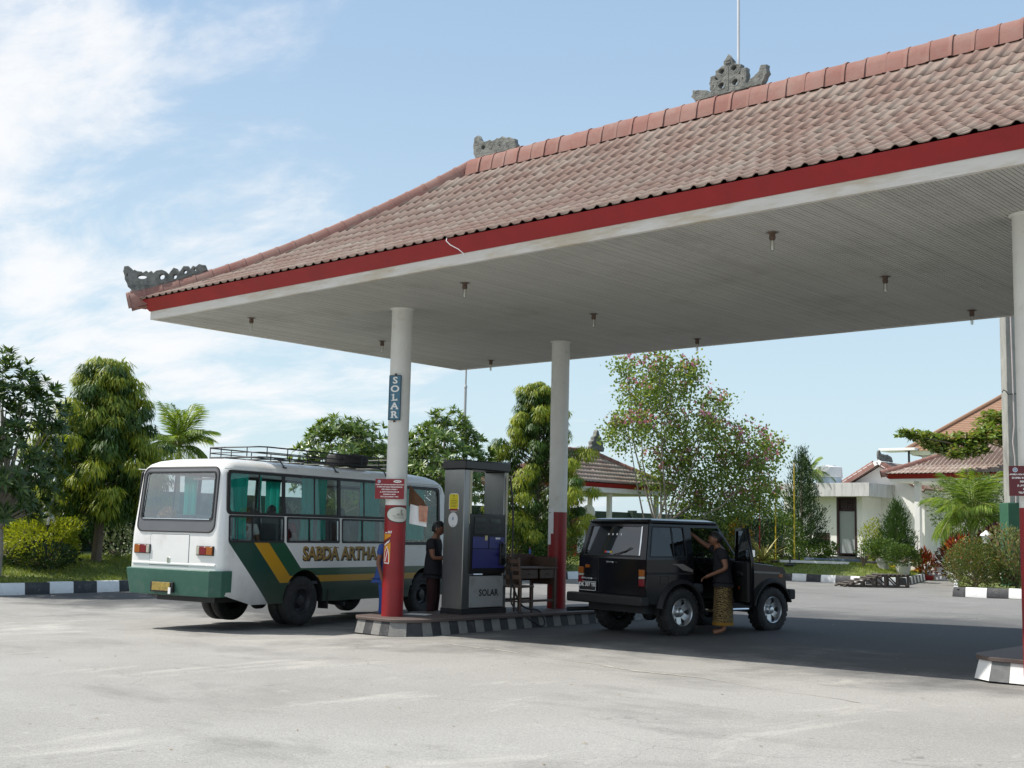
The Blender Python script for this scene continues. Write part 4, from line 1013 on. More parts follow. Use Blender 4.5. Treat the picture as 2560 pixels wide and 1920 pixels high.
wr_([(X_ - 0.03, 1.105), (X_ + 0.115, 1.165), (X_ + 0.115, 1.135), (X_ - 0.03, 1.065)], mat('brown poster ink', (0.09, 0.015, 0.012), 0.5), 'brown_band', 1)
wr_([(X_ - 0.02, 1.06), (X_ + 0.09, 1.125), (X_ + 0.105, 1.15), (X_ + 0.09, 1.10), (X_ - 0.01, 1.035)], M_lettering_white, 'white_swoosh', 2)
wr_([(X_ - 0.03, 1.02), (X_ + 0.115, 1.095), (X_ + 0.112, 0.78), (X_ - 0.03, 0.80)], M_orange, 'orange_field', 1)
bo = [(X_ - 0.012, 0.765), (X_ + 0.098, 0.76), (X_ + 0.092, 0.93), (X_ + 0.075, 0.985), (X_ + 0.06, 1.0), (X_ + 0.055, 1.03), (X_ + 0.035, 1.03), (X_ + 0.03, 1.0), (X_ + 0.005, 0.97), (X_ - 0.008, 0.92)]
wr_(bo, M_lettering_white, 'bottle_outline', 2)
cxb, cyb = X_ + 0.045, 0.88
wr_([(cxb + (x - cxb) * 0.76, cyb + (y - cyb) * 0.86) for x, y in bo], M_poster_red, 'bottle', 3)
wr_([(X_ + 0.012, 0.80), (X_ + 0.03, 0.80), (X_ + 0.068, 0.96), (X_ + 0.055, 0.965)], M_lettering_white, 'bottle_highlight', 4)
for k in range(3):
    wr_([(X_ + 0.055 + 0.025 * k, 1.235), (X_ + 0.068 + 0.025 * k, 1.235), (X_ + 0.085 + 0.025 * k, 1.275), (X_ + 0.07 + 0.025 * k, 1.275)], M_lettering_white, 'letter_stroke', 2)
wr_([(X_ - 0.01, 1.235), (X_ + 0.045, 1.24), (X_ + 0.045, 1.255), (X_ - 0.01, 1.25)], M_lettering_white, 'letter_stroke', 2)
# papers on the back column
pp = thing('paper_sheet', 'two white paper sheets pasted one below the other on the back column', 'paper')
A2 = R(-53)
wrap_shape(0, D2, 0.1715, [(-0.27, 1.60), (-0.07, 1.60), (-0.07, 2.06), (-0.27, 2.06)], A2, 'upper_sheet', M_paper, pp)
wrap_shape(0, D2, 0.1722, [(-0.27, 1.40), (-0.125, 1.40), (-0.125, 1.64), (-0.27, 1.64)], A2, 'lower_sheet', M_paper, pp)
wrap_shape(0, D2, 0.1728, [(-0.22, 1.97), (-0.13, 1.97), (-0.13, 1.985), (-0.22, 1.985)], A2, 'print_line', M_faint, pp)

# paper and brown card hanging off the far side of column one
hp = thing('hanging_papers', 'crumpled white and orange printed papers hanging from a brown card beside the front left column', 'paper', (0.14, 0.14, 0.33))
def crumpled(name, pts, mat_, d, seed):
    rr_ = random.Random(seed); n = 7; mb = MB(); vs = []
    (a, b, c, e) = [Vector(p) for p in pts]
    for j in range(n + 1):
        for i in range(n + 1):
            u, v = i / n, j / n
            p = (a * (1 - u) + b * u) * (1 - v) + (e * (1 - u) + c * u) * v
            vs.append((p.x, d + 0.012 * math.sin(u * 7 + seed) + rr_.uniform(-0.006, 0.006), p.y))
    fs = [(j * (n + 1) + i, j * (n + 1) + i + 1, (j + 1) * (n + 1) + i + 1, (j + 1) * (n + 1) + i) for j in range(n) for i in range(n)]
    return mb.add(vs, fs).build(name, mat_, hp, smooth=R(80), rot=(0, 0, R(38)))
M_card = mat('brown card', (0.12, 0.055, 0.025), 0.8, var=0.25, scale=8)
M_news = mat('orange printed paper', (0.50, 0.27, 0.19), 0.7, var=0.25, scale=14, dirt=(0.42, 0.05, 0.03), damt=0.4, dscale=16)
crumpled('brown_card', [(0.0, 1.66), (0.31, 1.62), (0.24, 1.75), (0.0, 2.00)], M_card, 0.03, 1)
crumpled('white_paper', [(0.02, 1.38), (0.30, 1.33), (0.30, 1.62), (0.03, 1.69)], M_paper, 0.01, 2)
crumpled('printed_paper', [(0.18, 1.42), (0.31, 1.40), (0.32, 1.66), (0.165, 1.67)], M_news, -0.015, 3)

# ------------------------------------------------------------------ desk, chair and things on them
desk = thing('wooden_desk', 'dark wooden attendant desk with drawers standing before the back column', 'desk', (-0.10, 3.32, 0.252), R(0))
dw, dl = 0.62, 1.02                       # across the island, along it
MB().box((0, 0, 0.735), (dw, dl, 0.03)).build('desk_top', M_wood, desk, bevel=0.006)
MB().box((-dw / 2 + 0.02, 0, 0.86), (0.025, dl, 0.22)).build('back_board', M_wood, desk)
for sy in (-1, 1): MB().box((0, sy * (dl / 2 - 0.0125), 0.84), (dw - 0.05, 0.022, 0.17)).build('side_board', M_wood, desk)
for sy in (-1, 1): MB().box((0, sy * (dl / 2 - 0.04), 0.575), (dw - 0.1, 0.022, 0.28)).build('side_panel', M_wood, desk)
MB().box((-dw / 2 + 0.05, 0, 0.60), (0.022, dl - 0.12, 0.22)).build('modesty_panel', M_wood, desk)
for y_, w_ in ((0.26, 0.40), (-0.24, 0.46)):
    d_ = MB().box((dw / 2 - 0.04, y_, 0.63), (0.03, w_, 0.16)).build('drawer', M_wood, desk, bevel=0.005)
    MB().tube([(dw / 2 - 0.02, y_ - 0.03, 0.63), (dw / 2 - 0.005, y_, 0.63), (dw / 2 - 0.02, y_ + 0.03, 0.63)], 0.006, 6).build('handle', M_dark_metal, d_)
for sx in (-1, 1):
    for sy in (-1, 1): MB().box((sx * (dw / 2 - 0.04), sy * (dl / 2 - 0.04), 0.36), (0.055, 0.055, 0.72)).build('leg', M_wood, desk, bevel=0.004)
for sx in (-1, 1): MB().box((sx * (dw / 2 - 0.04), 0, 0.16), (0.03, dl - 0.1, 0.04)).build('foot_rail', M_wood, desk)
chair = thing('wooden_chair', 'plain dark wooden chair in front of the desk beside the diesel pump', 'chair', (0.42, 2.50, 0.252), R(8))
MB().box((0, 0, 0.44), (0.42, 0.42, 0.035)).build('seat', M_wood, chair, bevel=0.008)
for sx, sy, h_ in ((-1, 1, 0.43), (1, 1, 0.43), (-1, -1, 0.92), (1, -1, 0.92)):
    MB().tube([(sx * 0.18, sy * 0.18, 0), (sx * 0.18, sy * 0.18, 0.43), (sx * 0.18, sy * (0.18 if sy > 0 else 0.2), h_ * 0.7 if h_ > 0.5 else h_), (sx * 0.18, sy * 0.18 - (0.07 if sy < 0 else 0), h_)], 0.021, 6).build('leg', M_wood, chair)
for z_ in (0.60, 0.74, 0.87): MB().box((0, -0.235 + (0.87 - z_) * 0.1, z_), (0.36, 0.02, 0.07)).build('back_slat', M_wood, chair, bevel=0.004)
for a_, b_ in (((-0.18, -0.18, 0.18), (-0.18, 0.18, 0.18)), ((0.18, -0.18, 0.18), (0.18, 0.18, 0.18)), ((-0.18, 0.0, 0.18), (0.18, 0.0, 0.18))):
    MB().tube([a_, b_], 0.014, 6).build('stretcher', M_wood, chair)
b_ = thing('small_bottle', 'tiny blue bottle standing on the wooden desk', 'bottle', (-0.28, 3.62, 0.252 + 0.97))
MB().lathe([(0.0, 0.0), (0.02, 0.0), (0.022, 0.06), (0.012, 0.085), (0.012, 0.10)], 12).build('bottle_body', mat('blue glassware', (0.05, 0.16, 0.5), 0.3), b_)
MB().lathe([(0.013, 0.10), (0.013, 0.125), (0.0, 0.126)], 12).build('cap', mat('red cap', (0.5, 0.05, 0.05), 0.4), b_)
b2 = thing('drink_bottle', 'small amber bottle standing on the wooden desk near the pump', 'bottle', (-0.16, 2.98, 0.252 + 0.75))
MB().lathe([(0.0, 0.0), (0.035, 0.0), (0.035, 0.16), (0.014, 0.22), (0.013, 0.30), (0.016, 0.305), (0.0, 0.31)], 14).build('bottle_body', mat('amber glassware', (0.35, 0.22, 0.1), 0.2), b2)
pb = thing('paper_scrap', 'flat white paper lying on the island beside the column', 'paper', (-0.05, 0.62, 0.253))
MB().box((0, 0, 0.003), (0.38, 0.30, 0.004), rz=0.4).build('sheet', M_paper, pb)

# ------------------------------------------------------------------ red pump on the right island
def red_pump(label, x, y, rz=0.0):
    t = thing('fuel_pump', label, 'fuel pump', (x, y, 0.252 + zg(x, 1.0)), rz)
    MB().box((0, 0.35, 0.75), (0.56, 0.72, 1.5)).build('cabinet', M_col_red, t, bevel=0.03)
    MB().box((0, 0.35, 1.56), (0.60, 0.78, 0.12)).build('roof_cap', M_panel_black, t, bevel=0.02)
    for sx in (-1, 1):
        MB().box((sx * 0.285, 0.35, 1.2), (0.01, 0.55, 0.35)).build('display_panel', M_panel_black, t)
        MB().box((sx * 0.285, 0.35, 0.5), (0.01, 0.6, 0.7)).build('cabinet_door', M_white_plastic, t)
        MB().box((sx * 0.30, 0.62, 0.95), (0.05, 0.10, 0.3)).build('nozzle_boot', M_black, t)
        MB().tube(smooth_path([(sx * 0.30, 0.1, 1.45), (sx * 0.55, 0.0, 1.55), (sx * 0.72, 0.05, 1.2), (sx * 0.70, 0.15, 0.6), (sx * 0.52, 0.35, 0.25), (sx * 0.36, 0.55, 0.5), (sx * 0.31, 0.62, 0.85)]), 0.018, 8).build('hose', M_black, t)
    return t
red_pump('red fuel pump with black hose loop behind the column at the right edge', LX - 0.02, 1.6)
# ------------------------------------------------------------------ wheels (shared by bus and jeep)
def wheel(parent, name, loc, r, w, rim_r, side, style, lugs=0, mats=None):
    """wheel with its axle along local X; side +1 shows its outer face to +X"""



    RX = Matrix.Rotation(PI / 2 * side, 4, 'Y')
    h = w / 2
    prof = [(rim_r, -h * 0.80), (rim_r + 0.02, -h * 0.95), (r * 0.82, -h * 1.0), (r * 0.95, -h * 0.86), (r, -h * 0.62), (r * 1.004, 0), (r, h * 0.62), (r * 0.95, h * 0.86), (r * 0.82, h * 1.0), (rim_r + 0.02, h * 0.95), (rim_r, h * 0.80)]
    mb = MB().lathe(prof, 40, RX, closed=True)
    for k in range(lugs):
        a = 2 * PI * k / lugs
        for sgn in (-1, 1):
            M = RX @ Matrix.Rotation(a + (0.5 * 2 * PI / lugs if sgn > 0 else 0), 4, 'Z') @ Matrix.Translation((r * 0.985, 0, sgn * h * 0.52))
            mb.box((0, 0, 0), (0.05, 2 * PI * r / lugs * 0.55, h * 0.72), M=None) if False else mb.add([tuple(M @ Vector(p)) for p in
                   [(-.02, -.03, -h * .34), (.02, -.024, -h * .34), (.02, .024, -h * .34), (-.02, .03, -h * .34), (-.04, -.03, h * .36), (.004, -.024, h * .34), (.004, .024, h * .34), (-.04, .03, h * .36)]],
                   [(0, 1, 2, 3), (7, 6, 5, 4), (0, 4, 5, 1), (1, 5, 6, 2), (2, 6, 7, 3), (3, 7, 4, 0)]) if sgn > 0 else mb.add([tuple(M @ Vector(p)) for p in
                   [(-.04, -.03, -h * .36), (.004, -.024, -h * .34), (.004, .024, -h * .34), (-.04, .03, -h * .36), (-.02, -.03, h * .34), (.02, -.024, h * .34), (.02, .024, h * .34), (-.02, .03, h * .34)]],
                   [(0, 1, 2, 3), (7, 6, 5, 4), (0, 4, 5, 1), (1, 5, 6, 2), (2, 6, 7, 3), (3, 7, 4, 0)])
    tyre = mb.build(name, M_rubber, parent, smooth=R(40), loc=loc)
    if style == 'steel':
        MB().lathe([(rim_r + 0.005, h * 0.82), (rim_r - 0.01, h * 0.86), (rim_r - 0.03, h * 0.70), (rim_r - 0.05, h * 0.2), (rim_r * 0.62, h * 0.05), (rim_r * 0.45, h * 0.25), (rim_r * 0.40, h * 0.62), (rim_r * 0.2, h * 0.70), (0.0, h * 0.70)], 30, RX, caps=False).build('rim', M_dark_metal, tyre)
    else:
        MB().lathe([(rim_r + 0.006, h * 0.86), (rim_r - 0.004, h * 0.93), (rim_r - 0.018, h * 0.86), (rim_r - 0.03, h * 0.2), (rim_r - 0.03, -h * 0.5)], 36, RX, caps=False).build('rim', M_alloy, tyre)
        mb = MB()
        for k in range(6):     # spokes with openings between
            M = RX @ Matrix.Rotation(2 * PI * k / 6, 4, 'Z')
            mb.add([tuple(M @ Vector(p)) for p in [(0.04, -0.05, h * 0.22), (rim_r - 0.02, -0.055, h * 0.34), (rim_r - 0.02, 0.055, h * 0.34), (0.04, 0.05, h * 0.22), (0.04, -0.05, h * 0.05), (rim_r - 0.02, -0.055, h * 0.1), (rim_r - 0.02, 0.055, h * 0.1), (0.04, 0.05, h * 0.05)]],
                   [(0, 1, 2, 3), (7, 6, 5, 4), (0, 4, 5, 1), (1, 5, 6, 2), (2, 6, 7, 3), (3, 7, 4, 0)])
        mb.build('spokes', M_alloy, tyre, bevel=0.006)
        MB().lathe([(rim_r - 0.03, -h * 0.1), (0.0, -h * 0.1)], 30, RX).build('brake_disc', M_dark_metal, tyre)
        MB().lathe([(0.075, h * 0.1), (0.075, h * 0.45), (0.058, h * 0.55), (0.05, h * 0.75), (0.03, h * 0.80), (0.0, h * 0.80)], 20, RX).build('hub_cap', M_alloy, tyre)
    return tyre

# ------------------------------------------------------------------ minibus
BUS_ANG = R(10)
bus_o = Vector((-2.664, -2.30, 0.0))
bus = thing('minibus', 'white minibus with green and yellow stripes and a roof rack at the diesel pump', 'bus', bus_o, BUS_ANG)
def lerp_tab(tab, z):
    for (a, b), (c, d) in zip(tab[:-1], tab[1:]):
        if z <= c: return b + (d - b) * max(0, (z - a)) / (c - a)
    return tab[-1][1]
W_T = [(0.36, 1.0), (0.60, 1.02), (0.90, 1.03), (1.35, 1.03), (2.45, 0.972), (2.52, 0.950), (2.58, 0.905), (2.635, 0.82), (2.675, 0.66), (2.70, 0.42)]
YR_T = [(0.36, 0.04), (0.90, 0.0), (1.50, 0.0), (2.45, 0.085), (2.52, 0.10), (2.58, 0.14), (2.635, 0.22), (2.675, 0.38), (2.70, 0.65)]
YF_T = [(0.36, 6.70), (0.95, 6.78), (1.36, 6.70), (2.45, 6.10), (2.52, 6.04), (2.58, 5.95), (2.635, 5.80), (2.675, 5.55), (2.70, 5.2)]
RC_T = [(0.36, 0.10), (1.5, 0.13), (2.45, 0.15), (2.58, 0.2), (2.70, 0.3)]
bw_ = lambda z: lerp_tab(W_T, z)
zl = sorted(set([round(v, 3) for v in [0.36, 0.43, 0.50, 0.57, 0.64, 0.71, 0.78, 0.84, 0.90, 0.96, 1.10, 1.22, 1.36, 1.5, 1.62, 1.69, 1.765, 1.82, 2.0, 2.2, 2.40, 2.45, 2.485, 2.52, 2.55, 2.58, 2.61, 2.635, 2.66, 2.675, 2.69, 2.70]]))
edges_y = [0.17, 1.42, 1.50, 2.84, 2.92, 4.28, 4.48, 5.86]
ys_ = list(edges_y)
for v in np.arange(0.28, 6.1, 0.085):
    if min(abs(v - e) for e in edges_y) > 0.04: ys_.append(float(v))
ys_.sort()
fx = [-1, -0.9, -0.6, -0.3, 0, 0.3, 0.6, 0.9, 1]
NC = 5
WHEELS = [(1.98, 0.40, 0.50), (5.45, 0.40, 0.50)]
def ring_at(z):
    w = bw_(z); yr_ = lerp_tab(YR_T, z); yf_ = lerp_tab(YF_T, z); rc = lerp_tab(RC_T, z)
    P = []; tagl = []
    for f in fx: P.append((f * (w - rc), yr_)); tagl.append(('r', f))
    for k in range(1, NC): a = R(-90 + 90 * k / NC); P.append((w - rc + rc * math.cos(a), yr_ + rc + rc * math.sin(a))); tagl.append(('c', 0))
    for y in ys_: P.append((w, yr_ + rc + (y - 0.14) * (yf_ - rc - yr_ - rc) / (6.56 - 0.14) if z > 2.45 else y if y < yf_ - rc - 0.02 else yf_ - rc - 0.02 + (y - yf_ + rc) * 0.02)); tagl.append(('s', y))
    for k in range(0, NC + 1): a = R(0 + 90 * k / NC); P.append((w - rc + rc * math.cos(a), yf_ - rc + rc * math.sin(a))); tagl.append(('c', 0))
    for f in fx[::-1][1:-1]: P.append((f * (w - rc), yf_)); tagl.append(('f', f))
    for k in range(0, NC + 1): a = R(90 + 90 * k / NC); P.append((-(w - rc) + rc * math.cos(a), yf_ - rc + rc * math.sin(a))); tagl.append(('c', 0))
    for y in ys_[::-1]:
        q = P[tagl.index(('s', y))]; P.append((-q[0], q[1])); tagl.append(('l', y))
    for k in range(1, NC): a = R(180 + 90 * k / NC); P.append((-(w - rc) + rc * math.cos(a), yr_ + rc + rc * math.sin(a))); tagl.append(('c', 0))
    return P, tagl
rings = [ring_at(z) for z in zl]; tg = rings[0][1]; NP_ = len(tg)
vs = [(x, y, z) for (P, _), z in zip(rings, zl) for x, y in P]
# ease the skirt up towards the tail and snap the wheel arches to circles
for i, (x, y, z) in enumerate(vs):
    k = i % NP_
    if tg[k][0] in 'sl':
        for (wy, wz, wr) in WHEELS:
            d = math.hypot(y - wy, z - wz)
            if abs(d - wr) < 0.055 and d > 1e-3:
                y2, z2 = wy + (y - wy) * wr / d, wz + (z - wz) * wr / d
                if z2 > 0.36: vs[i] = (x, y2, z2)
def is_open(ta, tb, z0, z1):
    zm = (z0 + z1) / 2
    if ta[0] in 'sl' and tb[0] == ta[0]:
        ym = (ta[1] + tb[1]) / 2
        if 1.82 < zm < 2.45 and 0.17 < ym < 4.28: return True
        if 1.36 < zm < 1.765 and any(a < ym < b for a, b in ((0.17, 1.42), (1.50, 2.84), (2.92, 4.28))): return True
        if 1.36 < zm < 2.40 and 4.48 < ym < 5.86: return True
        for (wy, wz, wr) in WHEELS:
            if math.hypot(ym - wy, zm - wz) < wr - 0.01: return True
    if ta[0] == tb[0] == 'r' and abs((ta[1] + tb[1]) / 2) < 0.9 and 1.69 < zm < 2.45: return True
    if ta[0] in 'fc' and tb[0] in 'fc' and 'f' in (ta[0], tb[0]) and 1.36 < zm < 2.40: return True
    return False
fs = []
for j in range(len(zl) - 1):
    for k in range(NP_):
        k2 = (k + 1) % NP_
        if not is_open(tg[k], tg[k2], zl[j], zl[j + 1]): fs.append((j * NP_ + k, j * NP_ + k2, (j + 1) * NP_ + k2, (j + 1) * NP_ + k))
top = (len(zl) - 1) * NP_
fs.append(tuple(top + k for k in range(NP_)))
# tail panel bottom slants up behind the wheel
vs = [(x, y, max(z, 0.36 + 0.20 * max(0, 1 - y / 0.75)) if (y < 0.75 and z < 0.58) else z) for x, y, z in vs]

def bus_paint():
    m = mat('bus paint', (0.76, 0.765, 0.75), 0.28, var=0.035, scale=1.2, coat=0.35, dirt=(0.42, 0.40, 0.36), damt=0.12, dscale=1.0)
    nt = m.node_tree; L = nt.links.new; b = nt.nodes['Principled BSDF']
    src = b.inputs['Base Color'].links[0].from_socket
    tc_ = nt.nodes.new('ShaderNodeTexCoord'); sp = nt.nodes.new('ShaderNodeSeparateXYZ'); L(tc_.outputs['Object'], sp.inputs[0])
    def math_(op, a, b_):
        n = nt.nodes.new('ShaderNodeMath'); n.operation = op
        for i, q in enumerate((a, b_)):
            if isinstance(q, (int, float)): n.inputs[i].default_value = q
            else: L(q, n.inputs[i])
        return n.outputs[0]
    y, z = sp.outputs['Y'], sp.outputs['Z']
    u = math_('ADD', y, math_('MULTIPLY', z, 0.99))
    below = math_('LESS_THAN', z, 1.352)
    def layer(src, u_, z_, col):
        f = math_('MULTIPLY', math_('MULTIPLY', math_('GREATER_THAN', u, u_), math_('GREATER_THAN', z, z_)), below)
        n = nt.nodes.new('ShaderNodeMixRGB'); L(f, n.inputs['Fac']); L(src, n.inputs['Color1'])
        if isinstance(col, tuple): n.inputs['Color2'].default_value = (*col, 1)
        else: L(col, n.inputs['Color2'])
        return n.outputs[0]
    white = src
    s = layer(src, 1.50, -1, (0.012, 0.055, 0.035))
    s = layer(s, 2.065, 0.695, (0.50, 0.27, 0.012))
    s = layer(s, 2.405, 0.805, (0.014, 0.085, 0.042))
    s = layer(s, 2.79, 0.93, white)
    # road grime along the skirt
    gn = nt.nodes.new('ShaderNodeTexNoise'); L(tc_.outputs['Object'], gn.inputs['Vector']); gn.inputs['Scale'].default_value = 3.5; gn.inputs['Detail'].default_value = 8
    gr = nt.nodes.new('ShaderNodeMapRange'); L(z, gr.inputs['Value']); gr.inputs['From Min'].default_value = 0.36; gr.inputs['From Max'].default_value = 1.0; gr.inputs['To Min'].default_value = 0.75; gr.inputs['To Max'].default_value = 0.0
    gf = math_('MULTIPLY', gr.outputs[0], gn.outputs['Fac'])
    gm = nt.nodes.new('ShaderNodeMixRGB'); L(gf, gm.inputs['Fac']); L(s, gm.inputs['Color1']); gm.inputs['Color2'].default_value = (0.13, 0.115, 0.095, 1)
    L(gm.outputs[0], b.inputs['Base Color'])
    return m
M_bus = bus_paint()
MB().add(vs, fs).build('body', M_bus, bus, smooth=R(50))
M_busglass = glassmat('bus window glass', (0.84, 0.88, 0.87), 0.035)
M_rearglass = glassmat('rear window glass', (0.70, 0.72, 0.74), 0.24)
M_gasket = mat('window rubber', (0.015, 0.015, 0.016), 0.55, var=0.1)
M_surround = mat('grey window surround', (0.12, 0.125, 0.135), 0.5, var=0.1)
def on_side(sx, mb, d=0.0):
    """wraps a drawing (local y, z, out) onto the leaning bus side"""
    mb.v = [(sx * (bw_(b) + c + d), a, b) for a, b, c in mb.v]; return mb
for sx in (1, -1):
    # long upper window strip, sliding panes with dark dividers, lower panes in white frames
    on_side(sx, MB().ring(rrect(0.115, 4.33, 1.785, 2.485, 0.07), rrect(0.18, 4.27, 1.83, 2.44, 0.06), -0.012, 0.010)).build('window_gasket', M_gasket, bus, smooth=R(30))
    for a, b in ((0.17, 1.40), (1.43, 2.82), (2.86, 4.28)):
        on_side(sx, MB().box(((a + b) / 2, 2.135, -0.012), (b - a, 0.66, 0.004))).build('upper_pane', M_busglass, bus, smooth=None)
    for y in (1.415, 2.84): on_side(sx, MB().box((y, 2.135, -0.006), (0.075, 0.64, 0.016))).build('window_divider', M_gasket, bus, smooth=None)
    for y in (0.85, 2.2, 3.55): on_side(sx, MB().box((y, 2.135, -0.016), (0.03, 0.63, 0.012))).build('sliding_rail', M_gasket, bus, smooth=None)
    for a, b in ((0.17, 1.42), (1.50, 2.84), (2.92, 4.28)):
        fr = on_side(sx, MB().ring(rrect(a - 0.012, b + 0.012, 1.348, 1.777, 0.03), rrect(a + 0.022, b - 0.022, 1.382, 1.743, 0.035), -0.012, 0.006)).build('lower_window_frame', M_gasket, bus, smooth=R(30))
        on_side(sx, MB().box(((a + b) / 2, 1.5625, -0.012), (b - a, 0.40, 0.004))).build('pane', M_busglass, fr, smooth=None)
        on_side(sx, MB().box((a + (b - a) * 0.42, 1.5625, -0.006), (0.03, 0.37, 0.014))).build('window_bar', M_gasket, fr, smooth=None)
        on_side(sx, MB().box((b - 0.04, 1.5625, -0.004), (0.014, 0.34, 0.012))).build('chrome_edge', M_chrome, fr, smooth=None)
    fr = on_side(sx, MB().ring(rrect(4.44, 5.90, 1.325, 2.44, 0.09), rrect(4.50, 5.84, 1.38, 2.385, 0.07), -0.012, 0.010)).build('door_window_gasket', M_gasket, bus, smooth=R(30))
    on_side(sx, MB().box((5.17, 1.88, -0.012), (1.38, 1.04, 0.004))).build('pane', M_busglass, fr, smooth=None)
    # door seam, drip rail, painted dark line above the windows
    on_side(sx, MB().ring(rrect(4.40, 5.96, 0.5, 2.46, 0.08), rrect(4.408, 5.952, 0.508, 2.452, 0.075), -0.004, 0.002)).build('door_seam', M_gasket, bus, smooth=None)
    on_side(sx, MB().box((3.0, 2.50, 0.012), (5.9, 0.014, 0.02))).build('drip_rail', M_bus, bus, smooth=None)
    # tail lamp clusters, wheel houses, mudflap
    for a, b, c in ((0.53, 0.60, 'reverse_lens'), (0.60, 0.745, 'red_lens'), (0.745, 0.88, 'amber_lens')):
        m_ = {'reverse_lens': 'white lens', 'red_lens': 'red lens', 'amber_lens': 'amber lens'}[c]
        if m_ not in MATS: mat(m_, {'white lens': (0.42, 0.40, 0.33), 'red lens': (0.17, 0.008, 0.014), 'amber lens': (0.30, 0.085, 0.008)}[m_], 0.25, var=0.1, scale=30)
        MB().box((sx * (a + b) / 2, -0.018, 1.21), (b - a - 0.006, 0.04, 0.125)).build(c, MATS[m_], bus, bevel=0.006)
    MB().box((sx * 0.705, -0.004, 1.21), (0.375, 0.03, 0.148)).build('lamp_housing', M_gasket, bus, bevel=0.006)
    for wy, wz, wr in WHEELS:
        pr = [(wr * math.cos(R(a)), wr * math.sin(R(a))) for a in range(-5, 186, 10)]
        mb = MB(); n = len(pr); mb.add([(sx * x, wy + p, wz + q) for x in (1.0, 0.45) for p, q in pr], [(i, i + 1, n + i + 1, n + i) for i in range(n - 1)] + [tuple(range(n, 2 * n))]); mb.build('wheel_house', M_gasket, bus, smooth=R(40))
    MB().box((sx * 0.92, 2.60, 0.40), (0.22, 0.015, 0.34)).build('mudflap', M_gasket, bus)
    for wy in (1.98, 5.45):
        wheel(bus, 'wheel', (sx * 0.89, wy, 0.385), 0.41, 0.21, 0.22, sx, 'steel')
        if wy < 3: wheel(bus, 'wheel', (sx * 0.66, wy, 0.385), 0.41, 0.21, 0.22, sx, 'steel')
# rear: grey surround with rounded lower corners, glass, hatch, bumper, plate
def on_tail(mb, d=0.0):
    mb.v = [(a, lerp_tab(YR_T, b) - c - d, b) for a, b, c in mb.v]; return mb
def tail_outline(w0, w1, z0, z1, r0_, r1_):
    o_ = rrect(-1, 1, 0, 1, 0.001)
    pts = []
    base = rrect(-w0, w0, z0, z1, r0_, 6)
    for x, z in base:
        t_ = (z - z0) / (z1 - z0); pts.append((x * (1 + (w1 / w0 - 1) * t_), z))
    return pts
def tri_ring(outer, inner, d0, d1, name, m_, nz=1): return on_tail(MB().ring(outer, inner, d0, d1)).build(name, m_, bus, smooth=R(30))
tri_ring(tail_outline(0.87, 0.84, 1.495, 2.53, 0.13, 0.1), tail_outline(0.80, 0.775, 1.70, 2.445, 0.06, 0.05), -0.03, 0.010, 'window_surround', M_surround)
tri_ring(tail_outline(0.88, 0.85, 1.485, 2.54, 0.135, 0.1), tail_outline(0.862, 0.832, 1.503, 2.522, 0.127, 0.1), -0.01, 0.016, 'window_gasket', M_gasket)
tri_ring(tail_outline(0.815, 0.79, 1.685, 2.46, 0.06, 0.05), tail_outline(0.79, 0.765, 1.71, 2.435, 0.055, 0.05), 0.0, 0.020, 'glass_gasket', M_gasket)
on_tail(MB().box((0, 1.70, 0.021), (1.5, 0.012, 0.008))).build('chrome_strip', M_chrome, bus)
mb = MB(); NXg = 6; mb.add([(0.8 * (2 * i / NXg - 1), z, 0.0) for z in (1.69, 2.0, 2.3, 2.46) for i in range(NXg + 1)], [(j * 7 + i, j * 7 + i + 1, (j + 1) * 7 + i + 1, (j + 1) * 7 + i) for j in range(3) for i in range(6)])
on_tail(mb, -0.005).build('rear_glass', M_rearglass, bus, smooth=R(60))
tri_ring(rrect(-0.545, 0.345, 0.955, 1.452, 0.02), rrect(-0.538, 0.338, 0.962, 1.445, 0.018), -0.004, 0.0025, 'hatch_seam', M_surround)
on_tail(MB().prism(rrect(-0.537, 0.337, 0.963, 1.444, 0.018), 0.0, 0.006)).build('hatch', M_bus, bus, bevel=0.003)
on_tail(MB().box((-0.10, 1.045, 0.010), (0.06, 0.085, 0.012))).build('hatch_lock', M_chrome, bus, bevel=0.003)
on_tail(MB().box((0, 0.985, 0.004), (1.86, 0.035, 0.018))).build('body_crease', M_bus, bus, bevel=0.008)
M_bumper = mat('green bumper paint', (0.028, 0.105, 0.075), 0.5, var=0.12, scale=3, dirt=(0.10, 0.13, 0.11), damt=0.3, dscale=3)
bo_ = [(-1.06, 0.24), (-1.06, 0.02), (-0.93, -0.12), (0.0, -0.145), (0.93, -0.12), (1.06, 0.02), (1.06, 0.24)]
n = len(bo_)
mb = MB(); mb.add([(x, y, 0.905) for x, y in bo_] + [(x * 1.0, y, 0.86) for x, y in bo_] + [(x * 0.95, y + 0.05, 0.50) for x, y in bo_], [(i, i + 1, n + i + 1, n + i) for i in range(n - 1)] + [(n + i, n + i + 1, 2 * n + i + 1, 2 * n + i) for i in range(n - 1)] + [tuple(range(n - 1, -1, -1)), tuple(range(2 * n, 3 * n))])
mb.build('bumper', M_bumper, bus, smooth=R(25), bevel=0.008)
MB().box((-0.07, -0.13, 0.625), (0.50, 0.05, 0.16)).build('plate_recess', M_gasket, bus, bevel=0.004)
MB().box((-0.07, -0.162, 0.635), (0.40, 0.012, 0.13)).build('number_plate', mat('old yellow plate', (0.33, 0.24, 0.05), 0.6, var=0.35, scale=22, dirt=(0.12, 0.09, 0.04), damt=0.5, dscale=14), bus, bevel=0.003)
MB().box((0.13, -0.168, 0.575), (0.05, 0.012, 0.10)).build('loose_tab', M_white_plastic, bus)
